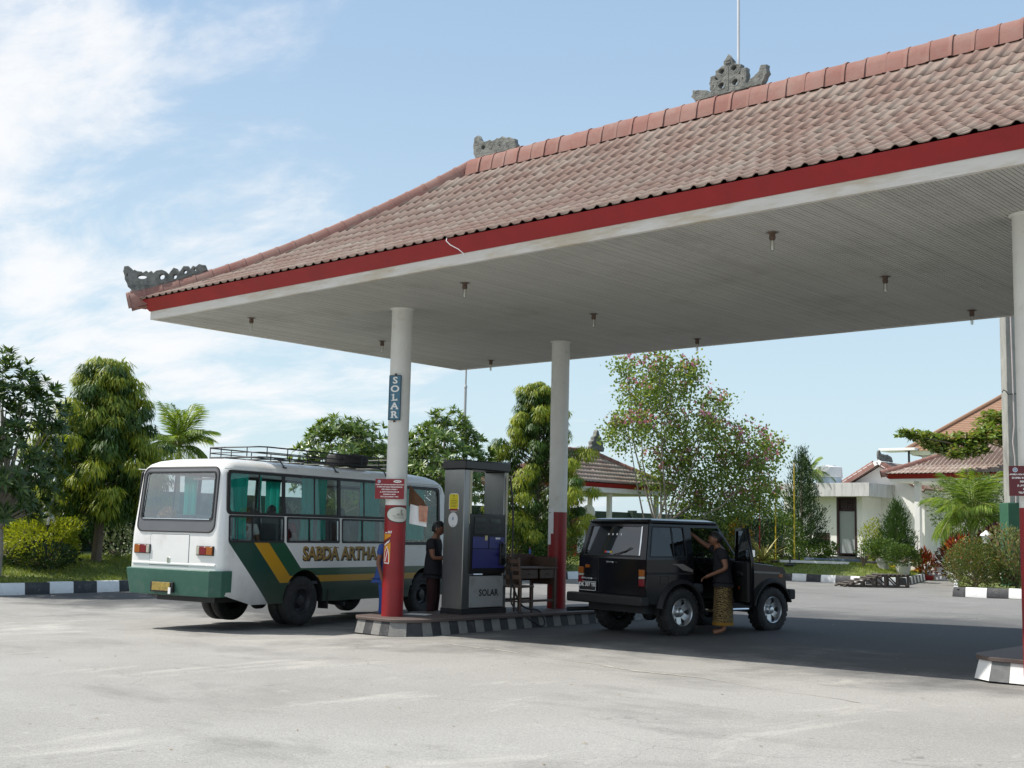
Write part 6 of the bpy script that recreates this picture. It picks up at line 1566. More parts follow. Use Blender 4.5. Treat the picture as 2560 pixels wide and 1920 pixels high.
M_croton_red = leafmat('red croton leaf', (0.10, 0.012, 0.012), (0.34, 0.06, 0.015), 0.3, 0.35, c3=(0.48, 0.28, 0.03))
M_croton_dark = leafmat('maroon croton leaf', (0.022, 0.010, 0.010), (0.09, 0.02, 0.015), 0.25, 0.35, c3=(0.10, 0.12, 0.03))
M_varieg = leafmat('variegated leaf', (0.10, 0.16, 0.06), (0.45, 0.48, 0.36), 0.3, 0.45)
M_termin = leafmat('broad almond leaf', (0.10, 0.18, 0.04), (0.24, 0.31, 0.07), 0.35, 0.4, c3=(0.30, 0.20, 0.11))
M_bed1 = leafmat('clipped shrub leaf', (0.05, 0.10, 0.02), (0.13, 0.18, 0.035), 0.3, 0.5, c3=(0.30, 0.17, 0.06))
M_bed2 = leafmat('pale shrub leaf', (0.10, 0.15, 0.05), (0.24, 0.27, 0.12), 0.3, 0.5, c3=(0.32, 0.18, 0.12))

def rosettes(P, D, k, spread, rr_seed):
    """k leaves fanning out round each tip"""
    n = len(P); Pk = np.repeat(P, k, 0); Dk = np.repeat(D, k, 0)
    a = np.tile(np.arange(k) * 2.39996, n) + nrng.uniform(0, 0.6, n * k)
    ref = np.where(np.abs(Dk[:, 2:3]) < 0.9, [[0, 0, 1.0]], [[1.0, 0, 0]])
    e1 = np.cross(Dk, ref); e1 /= np.linalg.norm(e1, axis=1, keepdims=True); e2 = np.cross(Dk, e1)
    sp_ = spread * nrng.uniform(0.55, 1.25, n * k)
    ax = Dk * np.cos(sp_)[:, None] + (e1 * np.cos(a)[:, None] + e2 * np.sin(a)[:, None]) * np.sin(sp_)[:, None]
    return Pk, ax, Dk
def frangipani(label, px, dep, cz, rx, rz, tips, m_, seed, group, k=15):
    b = ground_at(px, dep); rr_ = random.Random(seed)
    t = thing('frangipani_tree', label, 'tree', b, 0, group)
    c = (0, 0, cz - b.z)
    P, d = blob_points(tips, c, (rx, rx, rz), 0.62, 0.2, seed, -0.85 if m_ is M_frangi_dark else -0.6)
    D = d * 0.75 + np.array([0, 0, 0.55]); D /= np.linalg.norm(D, axis=1, keepdims=True)
    mb = MB(); sel = P[::max(1, len(P) // 46)]
    fork = Vector((0.0, 0.0, max(0.6, (cz - b.z) - rz * 0.9)))
    mb.tube([(0, 0, -0.1), (0.04, 0, fork.z * 0.5), fork], [0.13, 0.11, 0.10], 9)
    limbs(mb, fork, sel, 0.05, rr_, 0.5, 0.12)
    mb.build('trunk', M_bark_pale, t)
    Pk, A, N = rosettes(P, D, k, 1.12, seed)
    leaves('crown', Pk, A, N, nrng.uniform(0.20, 0.34, len(Pk)), nrng.uniform(0.055, 0.085, len(Pk)), m_, t, 0.18)
    if m_ is M_frangi:      # a few white blossoms
        q = P[nrng.choice(len(P), len(P) // 7, False)]; Dq = np.tile([[0, 0, 1.0]], (len(q), 1))
        Pq, Aq, Nq = rosettes(q + [0, 0, 0.05], Dq, 5, 1.0, seed)
        leaves('blossoms', Pq, Aq, Nq, 0.07, 0.05, leaf_white, t)
    return t
leaf_white = leafmat('white blossom', (0.65, 0.62, 0.45), (0.75, 0.73, 0.62), 0.3, 0.6)
def drooping_tree(label, px, dep, ztop, zlow, rx, seed, group, lean=0.0):
    b = ground_at(px, dep); rr_ = random.Random(seed)
    t = thing('drooping_leaf_tree', label, 'tree', b, 0, group)
    zt, z0 = ztop - b.z, zlow - b.z
    mb = MB(); mb.tube([(0, 0, -0.1), (0.03, 0.02, z0 * 0.6), (0.0, 0.0, z0), (0.05, 0, zt * 0.75), (0.03, 0, zt * 0.96)], [0.15, 0.12, 0.11, 0.06, 0.015], 9)
    n = 118; P = []; D = []; RD = []
    for i in range(n):
        h = (i + rr_.random()) / n; a = i * 2.39996 + rr_.uniform(-0.5, 0.5)
        env = (min(1.0, 0.72 + h * 1.6)) * (1.0 - 0.80 * max(0.0, h - 0.22) / 0.78) 
        r2 = rx * env * rr_.uniform(0.45, 1.12) * (1 + 0.20 * math.sin(a * 2.0 + seed))
        P.append((r2 * math.cos(a) + lean * h, r2 * math.sin(a), z0 + (zt - z0) * h * 0.97)); D.append((math.cos(a), math.sin(a), 0.35)); RD.append(rr_.uniform(0.27, 0.50) * (1.05 - 0.35 * h))
    P.append((0.03, 0, zt - 0.1)); D.append((0.1, 0, 1)); RD.append(0.2); n += 1
    for i in range(n):
        p = Vector(P[i]); zc_ = max(z0 * 0.8, p.z - 0.55); mb.tube([(0, 0, zc_), (p.x * 0.5, p.y * 0.5, (zc_ + p.z) / 2 + 0.15), P[i]], [0.035, 0.022, 0.008], 5)
    mb.build('trunk', M_bark, t)
    P = np.array(P); D = np.array(D); RD = np.array(RD)
    def tuft(P, D, RD, k, L0, L1, w, m_, nm, hang0=1.0):
        d = unit(len(P) * k); rk = np.repeat(RD, k)[:, None]
        off = d * rk * nrng.uniform(0.5, 1.0, (len(d), 1)) * [1, 1, 0.62]
        Pk = np.repeat(P, k, 0) + off
        A = np.tile([[0, 0, -1.0]], (len(Pk), 1)) * nrng.uniform(0.6, 1.4, (len(Pk), 1)) * hang0 + d * [0.75, 0.75, 0.35] + nrng.normal(0, 0.15, (len(Pk), 3))
        leaves(nm, Pk, A, d + [0, 0, 0.7], nrng.uniform(L0, L1, len(Pk)), w, m_, t, 0.1)
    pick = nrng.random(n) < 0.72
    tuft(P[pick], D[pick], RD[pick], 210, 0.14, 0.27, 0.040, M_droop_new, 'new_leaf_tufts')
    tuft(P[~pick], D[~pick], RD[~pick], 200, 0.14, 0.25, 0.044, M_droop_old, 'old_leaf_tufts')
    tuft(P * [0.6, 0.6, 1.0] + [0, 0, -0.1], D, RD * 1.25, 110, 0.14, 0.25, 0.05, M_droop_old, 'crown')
    return t
def frond_mesh(length, arch, leaflets, lw, ll, droop, seed, mats=None):
    """one feather frond growing along +X, arching over"""
    rr_ = random.Random(seed); mb = MB(); P = []; A = []; N = []; Ls = []
    pts = []
    for k in range(11):
        t_ = k / 10; pts.append(Vector((length * t_ * (1 - 0.18 * arch * t_), 0, length * (0.55 * t_ - arch * 0.75 * t_ * t_))))
    mb.tube(pts, [0.02 * (1 - 0.85 * k / 10) + 0.003 for k in range(11)], 5)
    me = mb.mesh('frond', R(60))
    for i in range(leaflets):
        t_ = 0.14 + 0.86 * i / leaflets; k = min(9, int(t_ * 10)); p = pts[k].lerp(pts[k + 1], t_ * 10 - k); tg_ = (pts[k + 1] - pts[k]).normalized()
        sz = math.sin(PI * (0.14 + 0.80 * t_)) ** 0.6
        for s in (-1, 1):
            sd = Vector((0, s, 0)); dirv = tg_ * (0.55 + 0.6 * t_) + sd * 1.0 + Vector((0, 0, -droop + rr_.uniform(-0.15, 0.15)))
            P.append(tuple(p)); A.append(tuple(dirv)); N.append(tuple(Vector((0, 0, 1)) + sd * 0.3)); Ls.append(ll * sz * rr_.uniform(0.85, 1.1))
    lo = leaves('tmp', P, A, N, np.array(Ls), lw, M_palm, None, 0.22, 0.05)
    bm = bmesh.new(); bm.from_mesh(me); nf = len(bm.faces); bm.from_mesh(lo.data)
    for f in list(bm.faces)[nf:]: f.material_index = 1
    bm.to_mesh(me); bm.free(); bpy.data.objects.remove(lo)
    me.materials.append(M_palm_stem); me.materials.append(M_palm)
    return me
def palm(label, b, crown_z, n, length, seed, trunk_r=0.09, group=None, arch=1.0, ll=0.42, droop=0.25):
    rr_ = random.Random(seed); t = thing('palm_tree', label, 'palm', b, 0, group)
    h = crown_z - b[2]
    MB().tube([(0, 0, -0.05), (0.02, 0.01, h * 0.5), (0, 0, h - 0.25), (0, 0, h)], [trunk_r * 1.25, trunk_r, trunk_r * 0.85, trunk_r * 0.5], 10).build('trunk', M_bark_pale, t)
    MB().tube([(0, 0, h - 0.45), (0, 0, h - 0.1), (0, 0, h + 0.1)], [trunk_r * 0.9, trunk_r * 0.75, trunk_r * 0.2], 10).build('crown_shaft', M_palm_stem, t)
    ms = [frond_mesh(length, arch * a_, 30, 0.032, ll, droop, seed + q) for q, a_ in enumerate((0.55, 0.95, 1.3))]
    for k in range(n):
        q = 0 if k < n * 0.3 else (1 if k < n * 0.65 else 2)
        az = k * 2.39996 + rr_.uniform(-0.2, 0.2)
        el = (R(-48), R(-18), R(8))[q] + rr_.uniform(-0.15, 0.15)
        o = link('frond', ms[q], None, t, (0, 0, h)); o.rotation_mode = 'XYZ'; o.rotation_euler = (rr_.uniform(-0.25, 0.25), el, az); s_ = rr_.uniform(0.8, 1.08); o.scale = (s_, s_, s_)
    return t
def bush(name, label, b, r, n, L_, W_, m_, seed, cat='shrub', group=None, zc=None, lump=0.22, up=0.5, shell=0.6, stem=True, droop=0.12):
    t = thing(name, label, cat, b, 0, group)
    zc = r[2] * 0.85 if zc is None else zc
    P, d = blob_points(n, (0, 0, zc), r, shell, lump, seed, -0.92)
    P[:, 2] = np.maximum(P[:, 2], 0.02)
    A = d + unit(len(d)) * 0.75 + [0, 0, up]
    leaves('foliage', P, A, d + unit(len(d)) * 0.5, nrng.uniform(L_ * 0.7, L_ * 1.25, len(P)), W_, m_, t, droop)
    if stem:
        rr_ = random.Random(seed); limbs(MB(), (0, 0, -0.03), P[:: max(1, len(P) // 16)], 0.03, rr_, 0.5, 0.05).build('stems', M_bark, t)
    return t
def blades(name, label, b, n, L0, L1, w, m_, seed, up=0.6, cat='plant', group=None):
    """rosette of stiff sword leaves, each its own piece"""
    rr_ = random.Random(seed); t = thing(name, label, cat, b, 0, group)
    for k in range(n):
        ln = rr_.uniform(L0, L1); mb = MB(); q = 6; vs_ = []
        bend = rr_.uniform(0.05, 0.28)
        for i in range(q + 1):
            u = i / q; wd = w * (0.55 + 0.9 * u if u < 0.45 else (1 - u) * 1.75 + 0.0) * 0.5
            x = ln * u; z = -bend * ln * u * u
            vs_ += [(x, -wd, z + wd * 0.35), (x, 0, z), (x, wd, z + wd * 0.35)]
        mb.add(vs_, [(3 * i + s, 3 * i + 3 + s, 3 * i + 4 + s, 3 * i + 1 + s) for i in range(q) for s in (0, 1)])
        el = rr_.uniform(0.12, 1.25) ** 1.0 * (0.6 + 0.5 * up)
        mb.build('leaf', m_, t, smooth=R(60), loc=(0, 0, 0.05), rot=(rr_.uniform(-.2, .2), -el, k * 2.39996))
    return t
def conifer(name, label, b, h, r, n, m_, seed, tiers=True):
    rr_ = random.Random(seed); t = thing(name, label, 'conifer', b, 0)
    P = []; D = []
    nb = 60
    for i in range(nb):
        hh = (i + 0.5) / nb; a = i * 2.39996 + rr_.uniform(-0.3, 0.3)
        rad = r * (1 - hh) ** 0.75 * (0.75 + 0.45 * rr_.random()) + 0.04
        tip = np.array([rad * math.cos(a), rad * math.sin(a), h * (0.10 + 0.88 * hh) + rad * 0.45])
        root = np.array([0, 0, h * (0.06 + 0.82 * hh)])
        m = max(6, int(n / nb * (0.4 + 1.3 * (1 - hh))))
        u = nrng.uniform(0.25, 1.03, m)[:, None]
        P.append(root + (tip - root) * u + nrng.normal(0, 0.05 + 0.05 * r, (m, 3))); D.append(np.tile((tip - root) / np.linalg.norm(tip - root), (m, 1)))
    P = np.concatenate(P); D = np.concatenate(D)
    MB().tube([(0, 0, -0.05), (0, 0, h * 0.5), (0, 0, h * 0.97)], [0.07, 0.05, 0.01], 7).build('trunk', M_bark, t)
    leaves('crown', P, D + unit(len(P)) * 0.55 + [0, 0, 0.55], unit(len(P)), nrng.uniform(0.10, 0.22, len(P)), 0.032, m_, t, 0.05)
    return t

G_LEFT = 'trees in the garden behind the striped kerb'
# --- left garden
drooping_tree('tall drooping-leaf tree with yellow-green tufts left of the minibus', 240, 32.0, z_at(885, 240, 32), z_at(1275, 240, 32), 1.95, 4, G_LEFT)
frangipani('dark frangipani tree at the left edge of the picture', -8, 28.4, z_at(1115, 0, 28.4), 1.36, 2.15, 400, M_frangi_dark, 12, G_LEFT, 14)
pb_ = ground_at(432, 36.0); palm('feathery palm showing just above the tail of the minibus', pb_, z_at(1115, 432, 36), 34, 1.45, 5, 0.08, None, 0.8, 0.55, 0.3)
bush('yellow_hedge', 'bright yellow-green hedge behind the round garden lamp', ground_at(118, 30.6), (1.22, 1.0, 0.62), 5200, 0.085, 0.045, M_hedge, 21, 'hedge', zc=0.72, lump=0.3)
bush('dark_shrub', 'low dark shrub growing beneath the yellow-green hedge', ground_at(95, 30.2), (1.3, 0.8, 0.34), 1900, 0.11, 0.05, M_darkbush, 22, zc=0.22)
bush('variegated_shrub', 'small shrub with pale variegated leaves beside the minibus tail', ground_at(297, 33.5), (0.42, 0.42, 0.50), 420, 0.12, 0.06, M_varieg, 23, lump=0.35, zc=0.34)
blades('sword_plant', 'grey-green sword-leaf plant at the lower left edge behind the kerb', ground_at(2, 30.0), 34, 0.6, 1.0, 0.06, M_grey_blade, 24)
for k, (px_, dp) in enumerate(((40, 35.5), (150, 36.5), (330, 36.8), (240, 36.0))):
    bush('dark_hedge', ['dense dark hedge behind the frangipani at the left edge', 'dense dark hedge between hedge and drooping tree', 'dense dark hedge behind the tail of the minibus', 'dense dark hedge behind the drooping tree trunk'][k], ground_at(px_, dp), (1.25, 0.9, 1.25), 2600, 0.17, 0.07, M_darkbush, 30 + k, 'hedge', 'dark hedges along the garden wall', zc=1.15)
# --- middle
frangipani('broad frangipani tree behind the minibus, left of the front column', 850, 37.0, z_at(1165, 850, 37), 1.52, 1.72, 400, M_frangi, 41, G_LEFT)
frangipani('broad frangipani tree behind the diesel pump, right of the front column', 1100, 40.5, z_at(1165, 1100, 40.5), 1.66, 1.92, 420, M_frangi, 47, G_LEFT)
frangipani('smaller frangipani tree filling the gap between the two broad ones', 985, 42.0, z_at(1200, 985, 42), 1.25, 1.35, 240, M_frangi, 49, G_LEFT)
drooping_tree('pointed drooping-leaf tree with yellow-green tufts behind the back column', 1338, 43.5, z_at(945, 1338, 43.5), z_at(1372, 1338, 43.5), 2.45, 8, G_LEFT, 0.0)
for k, (px_, dp, m_) in enumerate(((1285, 42.4, M_bush), (1375, 43.2, M_bush), (1180, 41.5, M_darkbush), (1050, 40, M_darkbush), (700, 38.5, M_darkbush))):
    bush('green_shrub', ['bright green shrub seen between pump and desk', 'bright green shrub just left of the back column', 'dark shrub seen through the gap of the diesel pump', 'dark shrub behind the front of the minibus', 'dark shrub behind the side windows of the minibus'][k], ground_at(px_, dp), (1.1, 0.9, 0.9), 2600, 0.11, 0.055, m_, 60 + k, 'shrub', 'shrubs behind the pump island')
# --- flowering tree
b = ground_at(1640, 49.0); rr = random.Random(77)
t = thing('flowering_tree', 'airy tree with pink blossom and pale rounded leaves behind the black car', 'tree', b)
lobes = []
for px_, py_, r_ in ((1600, 990, 0.95), (1680, 975, 1.0), (1570, 1075, 0.95), (1660, 1080, 1.15), (1760, 1080, 1.15), (1860, 1120, 1.05), (1800, 1180, 1.1), (1690, 1180, 1.15), (1890, 1180, 0.8), (1740, 1265, 1.0), (1840, 1260, 0.9), (1925, 1120, 0.55), (1650, 930, 0.75), (1570, 920, 0.5), (1735, 930, 0.5), (1910, 1240, 0.7), (1790, 1010, 0.55)):
    p = at(px_, py_, 49.0 + rr.uniform(-1.3, 1.0)); lobes.append((np.array(p - b), r_ * 1.2))
tw = MB(); fork = Vector((0, 0, 1.0))
for sx_, sy_ in ((0.25, 0.1), (-0.2, 0.15), (0.1, -0.2), (0.45, -0.1)): tw.tube([(sx_ * 0.3, sy_ * 0.3, -0.1), (sx_ * 0.7, sy_ * 0.7, 0.6), (sx_ * 1.6, sy_ * 1.6, 1.3)], [0.075, 0.06, 0.05], 7)
Ps, As, Fs = [], [], []
for c, r_ in lobes:
    n = int(44 * r_ ** 2) + 10
    cen, d = blob_points(n, c, (r_, r_, r_ * 0.85), 0.25, 0.3, int(abs(c[0] * 100)) + 3)
    cc = Vector(c); s0 = Vector((0.4 * rr.uniform(-1, 1), 0.3 * rr.uniform(-1, 1), 1.2)); el_ = s0.lerp(cc, 0.55) + Vector((rr.uniform(-.3, .3), rr.uniform(-.3, .3), -0.25))
    tw.tube([s0, el_, cc], [0.045, 0.028, 0.012], 6)
    for q in cen[::6]: tw.tube([el_.lerp(cc, 0.8), cc.lerp(Vector(q), 0.6), q], [0.012, 0.009, 0.004], 4)
    k = 18; Pk = np.repeat(cen, k, 0) + nrng.normal(0, 0.19, (len(cen) * k, 3)); Ps.append(Pk); As.append(unit(len(Pk)) + [0, 0, -0.25])
    if True:
        up_ = d[:, 2] > 0.15; q = cen[up_][:: 2]; Fs.append(np.repeat(q, 5, 0) + nrng.normal(0, 0.13, (len(q) * 5, 3)) + [0, 0, 0.12])
tw.build('trunk', M_bark_pale, t)
Pa = np.concatenate(Ps); Aa = np.concatenate(As)
leaves('crown', Pa, Aa, unit(len(Pa)), nrng.uniform(0.09, 0.16, len(Pa)), 0.105, M_bauhinia, t, 0.1)
Fa = np.concatenate(Fs); Fa = Fa[nrng.random(len(Fa)) < 0.85]; Pk, A_, N_ = rosettes(Fa, unit(len(Fa)), 4, 1.0, 1)
leaves('blossoms', Pk, A_, N_, 0.115, 0.07, M_pink, t)
# --- plants between pavilion, flag poles and the service block
bush('orange_canna', 'tall plant with orange and yellow leaves beside the blue pole', ground_at(1838, 49.6), (0.48, 0.48, 0.98), 330, 0.26, 0.085, leafmat('orange leaf', (0.05, 0.10, 0.02), (0.45, 0.22, 0.02), 0.35, 0.4, c3=(0.55, 0.36, 0.04)), 81, zc=0.85, lump=0.3)
blades('yellow_agave', 'large yellow-striped sword-leaf plant behind the open car door', ground_at(1908, 49.4, 0.1), 52, 0.9, 1.5, 0.09, M_yellow_blade, 82)
for k, (px_, dp, hh, m_) in enumerate(((1700, 49.5, 0.9, M_darkbush), (1785, 49.5, 1.0, M_bush), (1880, 51, 1.4, M_darkbush), (1955, 52, 1.2, M_bush), (1820, 52, 1.5, M_darkbush), (1745, 51, 1.35, M_darkbush), (2028, 54.0, 0.45, M_bush))):
    bush('garden_shrub', ['dark shrub below the flowering tree, above the car roof', 'leafy shrub seen through the windscreen of the black car', 'dark shrub behind the yellow sword-leaf plant', 'leafy shrub left of the dark conifer', 'dark shrub behind the orange-leaved plant', 'dark shrub at the foot of the flowering tree', 'low leafy shrub under the vent of the service block'][k], ground_at(px_, dp), (1.1, 1.0, hh), 2400, 0.13, 0.065, m_, 90 + k, 'shrub', 'garden shrubs behind the car')
conifer('dark_conifer', 'tall dark feathery conifer at the left end of the service block', ground_at(2005, 54.0), 5.0, 1.15, 8000, M_conifer, 101)
pb_ = ground_at(2026, 57.5); palm('thin palm drooping behind the dark conifer', pb_, z_at(1185, 2026, 57.5), 14, 1.35, 15, 0.06, None, 1.25, 0.4, 0.5)
# --- right side planting
conifer('small_conifer', 'bushy pointed conifer in front of the white building', ground_at(2243, 51.0), 2.85, 0.85, 6000, leafmat('bright conifer spray', (0.025, 0.07, 0.015), (0.08, 0.15, 0.03), 0.2, 0.6), 103)
bush('yellow_shrub', 'upright yellow-green shrub right of the service block door', ground_at(2185, 51.5), (0.48, 0.48, 0.95), 1700, 0.10, 0.045, M_hedge, 104, lump=0.35, zc=0.85)
bush('young_sapling', 'tiny sapling with few leaves standing on the lawn', ground_at(2158, 47.2), (0.28, 0.28, 0.20), 60, 0.15, 0.06, M_bush, 105, zc=0.55, lump=0.3)
M_pot = mat('white cement pot', (0.62, 0.62, 0.60), 0.7, var=0.12, dirt=(0.35, 0.34, 0.3), damt=0.35, dscale=6)
for k, (px_, dp) in enumerate(((2208, 48.6), (2258, 47.6))):
    g0 = ground_at(px_, dp)
    pt = thing('flower_pot', ['square ribbed white pot on the lawn, left of two', 'round white tub on the lawn, right of two'][k], 'pot', g0, 0, 'white pots on the lawn')
    if k == 0:
        mb = MB()
        for z0_, z1_, w0_, w1_ in ((0, 0.06, 0.34, 0.32), (0.06, 0.30, 0.30, 0.38), (0.30, 0.37, 0.44, 0.44), (0.37, 0.42, 0.40, 0.40)):
            mb.add([(-w0_ / 2, -w0_ / 2, z0_), (w0_ / 2, -w0_ / 2, z0_), (w0_ / 2, w0_ / 2, z0_), (-w0_ / 2, w0_ / 2, z0_), (-w1_ / 2, -w1_ / 2, z1_), (w1_ / 2, -w1_ / 2, z1_), (w1_ / 2, w1_ / 2, z1_), (-w1_ / 2, w1_ / 2, z1_)], [(0, 3, 2, 1), (4, 5, 6, 7), (0, 1, 5, 4), (1, 2, 6, 5), (2, 3, 7, 6), (3, 0, 4, 7)])
        mb.build('pot_body', M_pot, pt, bevel=0.01)
    else:
        MB().lathe([(0.0, 0.0), (0.20, 0.0), (0.27, 0.2), (0.29, 0.38), (0.31, 0.40), (0.31, 0.43), (0.27, 0.43), (0.26, 0.36), (0.0, 0.36)], 28).build('pot_body', M_pot, pt)
    bush('potted_bush', ['leafy green bush growing in the square pot', 'leafy green bush with pink tips growing in the round tub'][k], (g0.x, g0.y, g0.z + 0.38), (0.68, 0.68, 0.46), 1900, 0.09, 0.055, M_bush, 110 + k, 'bush', 'bushes in the white pots', zc=0.40)
bush('red_croton', 'red and yellow croton before the white porch column', ground_at(2312, 51.5), (0.50, 0.50, 0.62), 380, 0.24, 0.085, M_croton_red, 115, zc=0.62, lump=0.3, up=0.9)
rp = thing('red_planter', 'dark red round planter under the croton', 'pot', ground_at(2316, 51.0)); MB().lathe([(0.0, 0.0), (0.24, 0.0), (0.30, 0.16), (0.30, 0.2), (0.0, 0.2)], 24).build('pot_body', M_col_red, rp)
g0 = ground_at(2434, 44.0); palm('feathery palm with arching fronds in front of the porch', g0, z_at(1295, 2434, 44), 44, 2.0, 121, 0.09, None, 0.9, 0.85, 0.45)
bush('orange_croton', 'orange and yellow croton at the foot of the feathery palm', ground_at(2398, 42.5), (0.38, 0.38, 0.5), 150, 0.24, 0.09, M_croton_red, 122, zc=0.95, lump=0.3, up=0.9)
bush('maroon_croton', 'dark maroon croton beside the green pylon base', ground_at(2490, 41.5), (0.75, 0.6, 0.95), 1100, 0.22, 0.09, M_croton_dark, 123, zc=1.0, lump=0.3, up=0.7)
bush('maroon_croton', 'dark maroon croton below the palm fronds left of the white lamp', ground_at(2395, 45.5), (0.8, 0.6, 0.75), 1000, 0.22, 0.09, M_croton_dark, 124, zc=0.8, lump=0.3, up=0.7)
bush('leafy_tree', 'dense leafy pale green shrub tree behind the feathery palm', ground_at(2440, 47.0), (1.5, 1.0, 1.7), 5000, 0.17, 0.055, leafmat('pale narrow leaf', (0.06, 0.11, 0.04), (0.18, 0.23, 0.09), 0.3, 0.45), 125, 'tree', zc=2.4, lump=0.3, up=-0.2)
bush('bed_shrub', 'large rounded shrub with rusty tips at the corner of the striped bed', ground_at(2438, 36.3), (0.80, 0.75, 0.72), 9000, 0.05, 0.03, M_bed1, 126, zc=0.68, lump=0.16)
bush('bed_shrub', 'pale green shrub with pinkish lower leaves by the pylon', ground_at(2540, 36.0), (0.72, 0.7, 0.85), 3800, 0.11, 0.055, M_bed2, 127, zc=0.80, lump=0.25)
# --- almond tree branch reaching in from the right
b = ground_at(2600, 50.0); t = thing('almond_tree', 'broad-leaved tree stretching a layered branch over the porch roof', 'tree', b)
mb = MB(); mb.tube([(0, 0, -0.1), (0.05, 0, 2.0), (0, 0.1, 3.6), (-0.1, 0, 5.0)], [0.16, 0.13, 0.11, 0.05], 9)
cl = []
for px_, py_, r_ in ((2262, 1085, 0.26), (2290, 1092, 0.3), (2330, 1098, 0.34), (2370, 1105, 0.4), (2410, 1100, 0.42), (2450, 1095, 0.45), (2490, 1085, 0.5), (2480, 1045, 0.36), (2505, 1045, 0.4), (2350, 1125, 0.3), (2400, 1130, 0.34), (2440, 1125, 0.36), (2325, 1115, 0.26), (2530, 1100, 0.5), (2560, 1060, 0.6), (2600, 1090, 0.8), (2470, 1070, 0.35), (2310, 1088, 0.25), (2385, 1140, 0.2)):
    p = at(px_, py_, 50 + rng.uniform(-0.6, 0.6)); cl.append((np.array(p - b), r_ * 1.2))
root = Vector(at(2540, 1140, 50) - b)
mb.tube([(0, 0, 3.2), root, Vector(cl[6][0]), Vector(cl[4][0]), Vector(cl[2][0]), Vector(cl[0][0])], [0.09, 0.07, 0.055, 0.04, 0.025, 0.01], 7)
for c, r_ in cl: mb.tube([root.lerp(Vector(c), 0.6), Vector(c)], [0.025, 0.008], 5)
mb.build('trunk', M_bark, t)
P = np.concatenate([blob_points(int(170 * (r_ / 0.35) ** 2), c, (r_ * 1.25, r_ * 1.25, r_ * 0.62), 0.2, 0.25, i)[0] for i, (c, r_) in enumerate(cl)])
leaves('crown', P, unit(len(P)) * [1, 1, 0.5] + [0, 0, 0.15], unit(len(P)) * 0.5 + [0, 0, 1], nrng.uniform(0.17, 0.30, len(P)), 0.14, M_termin, t, 0.1)
# ------------------------------------------------------------------ pavilion behind the flowering tree
def tiled_hip(parent, x0, x1, y0, y1, ze, slope, singles, m_tile, seed, which=('front', 'right', 'back', 'left')):
    """hip roof of real tiles over a rectangle; singles names the slope whose tiles are pieces of their own"""
    half = min(x1 - x0, y1 - y0) / 2; zf = lambda s: ze + slope * s + 0.03 * s * s
    me = bpy.data.meshes.new('roof_tile'); me.from_pydata(TV, [], TF); me.materials.append(m_tile)
    for p in me.polygons: p.use_smooth = True
    jm = MB(); rr_ = random.Random(seed); cnt = [0]
    defs = {'front': (Vector((x0, y0, 0)), Vector((1, 0, 0)), Vector((0, 1, 0)), x1 - x0), 'back': (Vector((x1, y1, 0)), Vector((-1, 0, 0)), Vector((0, -1, 0)), x1 - x0),
            'left': (Vector((x0, y1, 0)), Vector((0, -1, 0)), Vector((1, 0, 0)), y1 - y0), 'right': (Vector((x1, y0, 0)), Vector((0, 1, 0)), Vector((-1, 0, 0)), y1 - y0)}
    for k in which:
        o_, ac, inw, w_ = defs[k]
        def single(M, clip, x, s, k=k):
            if k not in singles or clip or cnt[0] >= 300: return False
            if not in_view(parent.matrix_basis @ M.translation): return False
            cnt[0] += 1; o = link('roof_tile', me, None, parent); o.matrix_local = M; return True
        lay_slope(o_, ac, inw, w_, half, zf, True, True, single, lambda *a: add_joined(*a, store=jm), rr_)
    o = jm.build('roof_tile_field', m_tile, parent, smooth=None); o['kind'] = 'stuff'
    for p in o.data.polygons: p.use_smooth = True
    mb = MB(); e = 0.05
    mb.add([(x0 + e, y0 + e, ze - 0.04), (x1 - e, y0 + e, ze - 0.04), (x1 - e, y1 - e, ze - 0.04), (x0 + e, y1 - e, ze - 0.04)] + [(x0 + half, y0 + half, zf(half) - 0.05), (x1 - half, y0 + half, zf(half) - 0.05), (x1 - half, y1 - half, zf(half) - 0.05), (x0 + half, y1 - half, zf(half) - 0.05)],
           [(0, 1, 5, 4), (1, 2, 6, 5), (2, 3, 7, 6), (3, 0, 4, 7), (4, 5, 6, 7), (3, 2, 1, 0)])
    mb.build('roof_boarding', M_wood, parent, smooth=None)
    for cx, cy, dx_, dy_ in ((x0, y0, 1, 1), (x1, y0, -1, 1), (x0, y1, 1, -1), (x1, y1, -1, -1)):
        s = -0.05
        while s < half - 0.1:
            a = Vector((cx + dx_ * s, cy + dy_ * s, zf(s) + 0.04)); s2 = s + 0.225; b = Vector((cx + dx_ * s2, cy + dy_ * s2, zf(s2) + 0.04))
            d = (a - b).normalized(); side = Vector((0, 0, 1)).cross(d).normalized(); M = Matrix((d, side, d.cross(side))).transposed().to_4x4(); M.translation = b
            o = link('hip_cap', hip_me, None, parent); o.matrix_local = M; s = s2
    if (x1 - x0) > (y1 - y0): a, b, dv = Vector((x0 + half, (y0 + y1) / 2, 0)), Vector((x1 - half, (y0 + y1) / 2, 0)), 0
    else: a, b, dv = Vector(((x0 + x1) / 2, y0 + half, 0)), Vector(((x0 + x1) / 2, y1 - half, 0)), PI / 2
    n_ = max(1, int((b - a).length / 0.304))
    for i in range(n_ + 1): link('ridge_cap', hip_me, None, parent, a.lerp(b, i / max(1, n_)) + Vector((0, 0, zf(half) + 0.06)), (0, 0, dv))
    return zf(half)
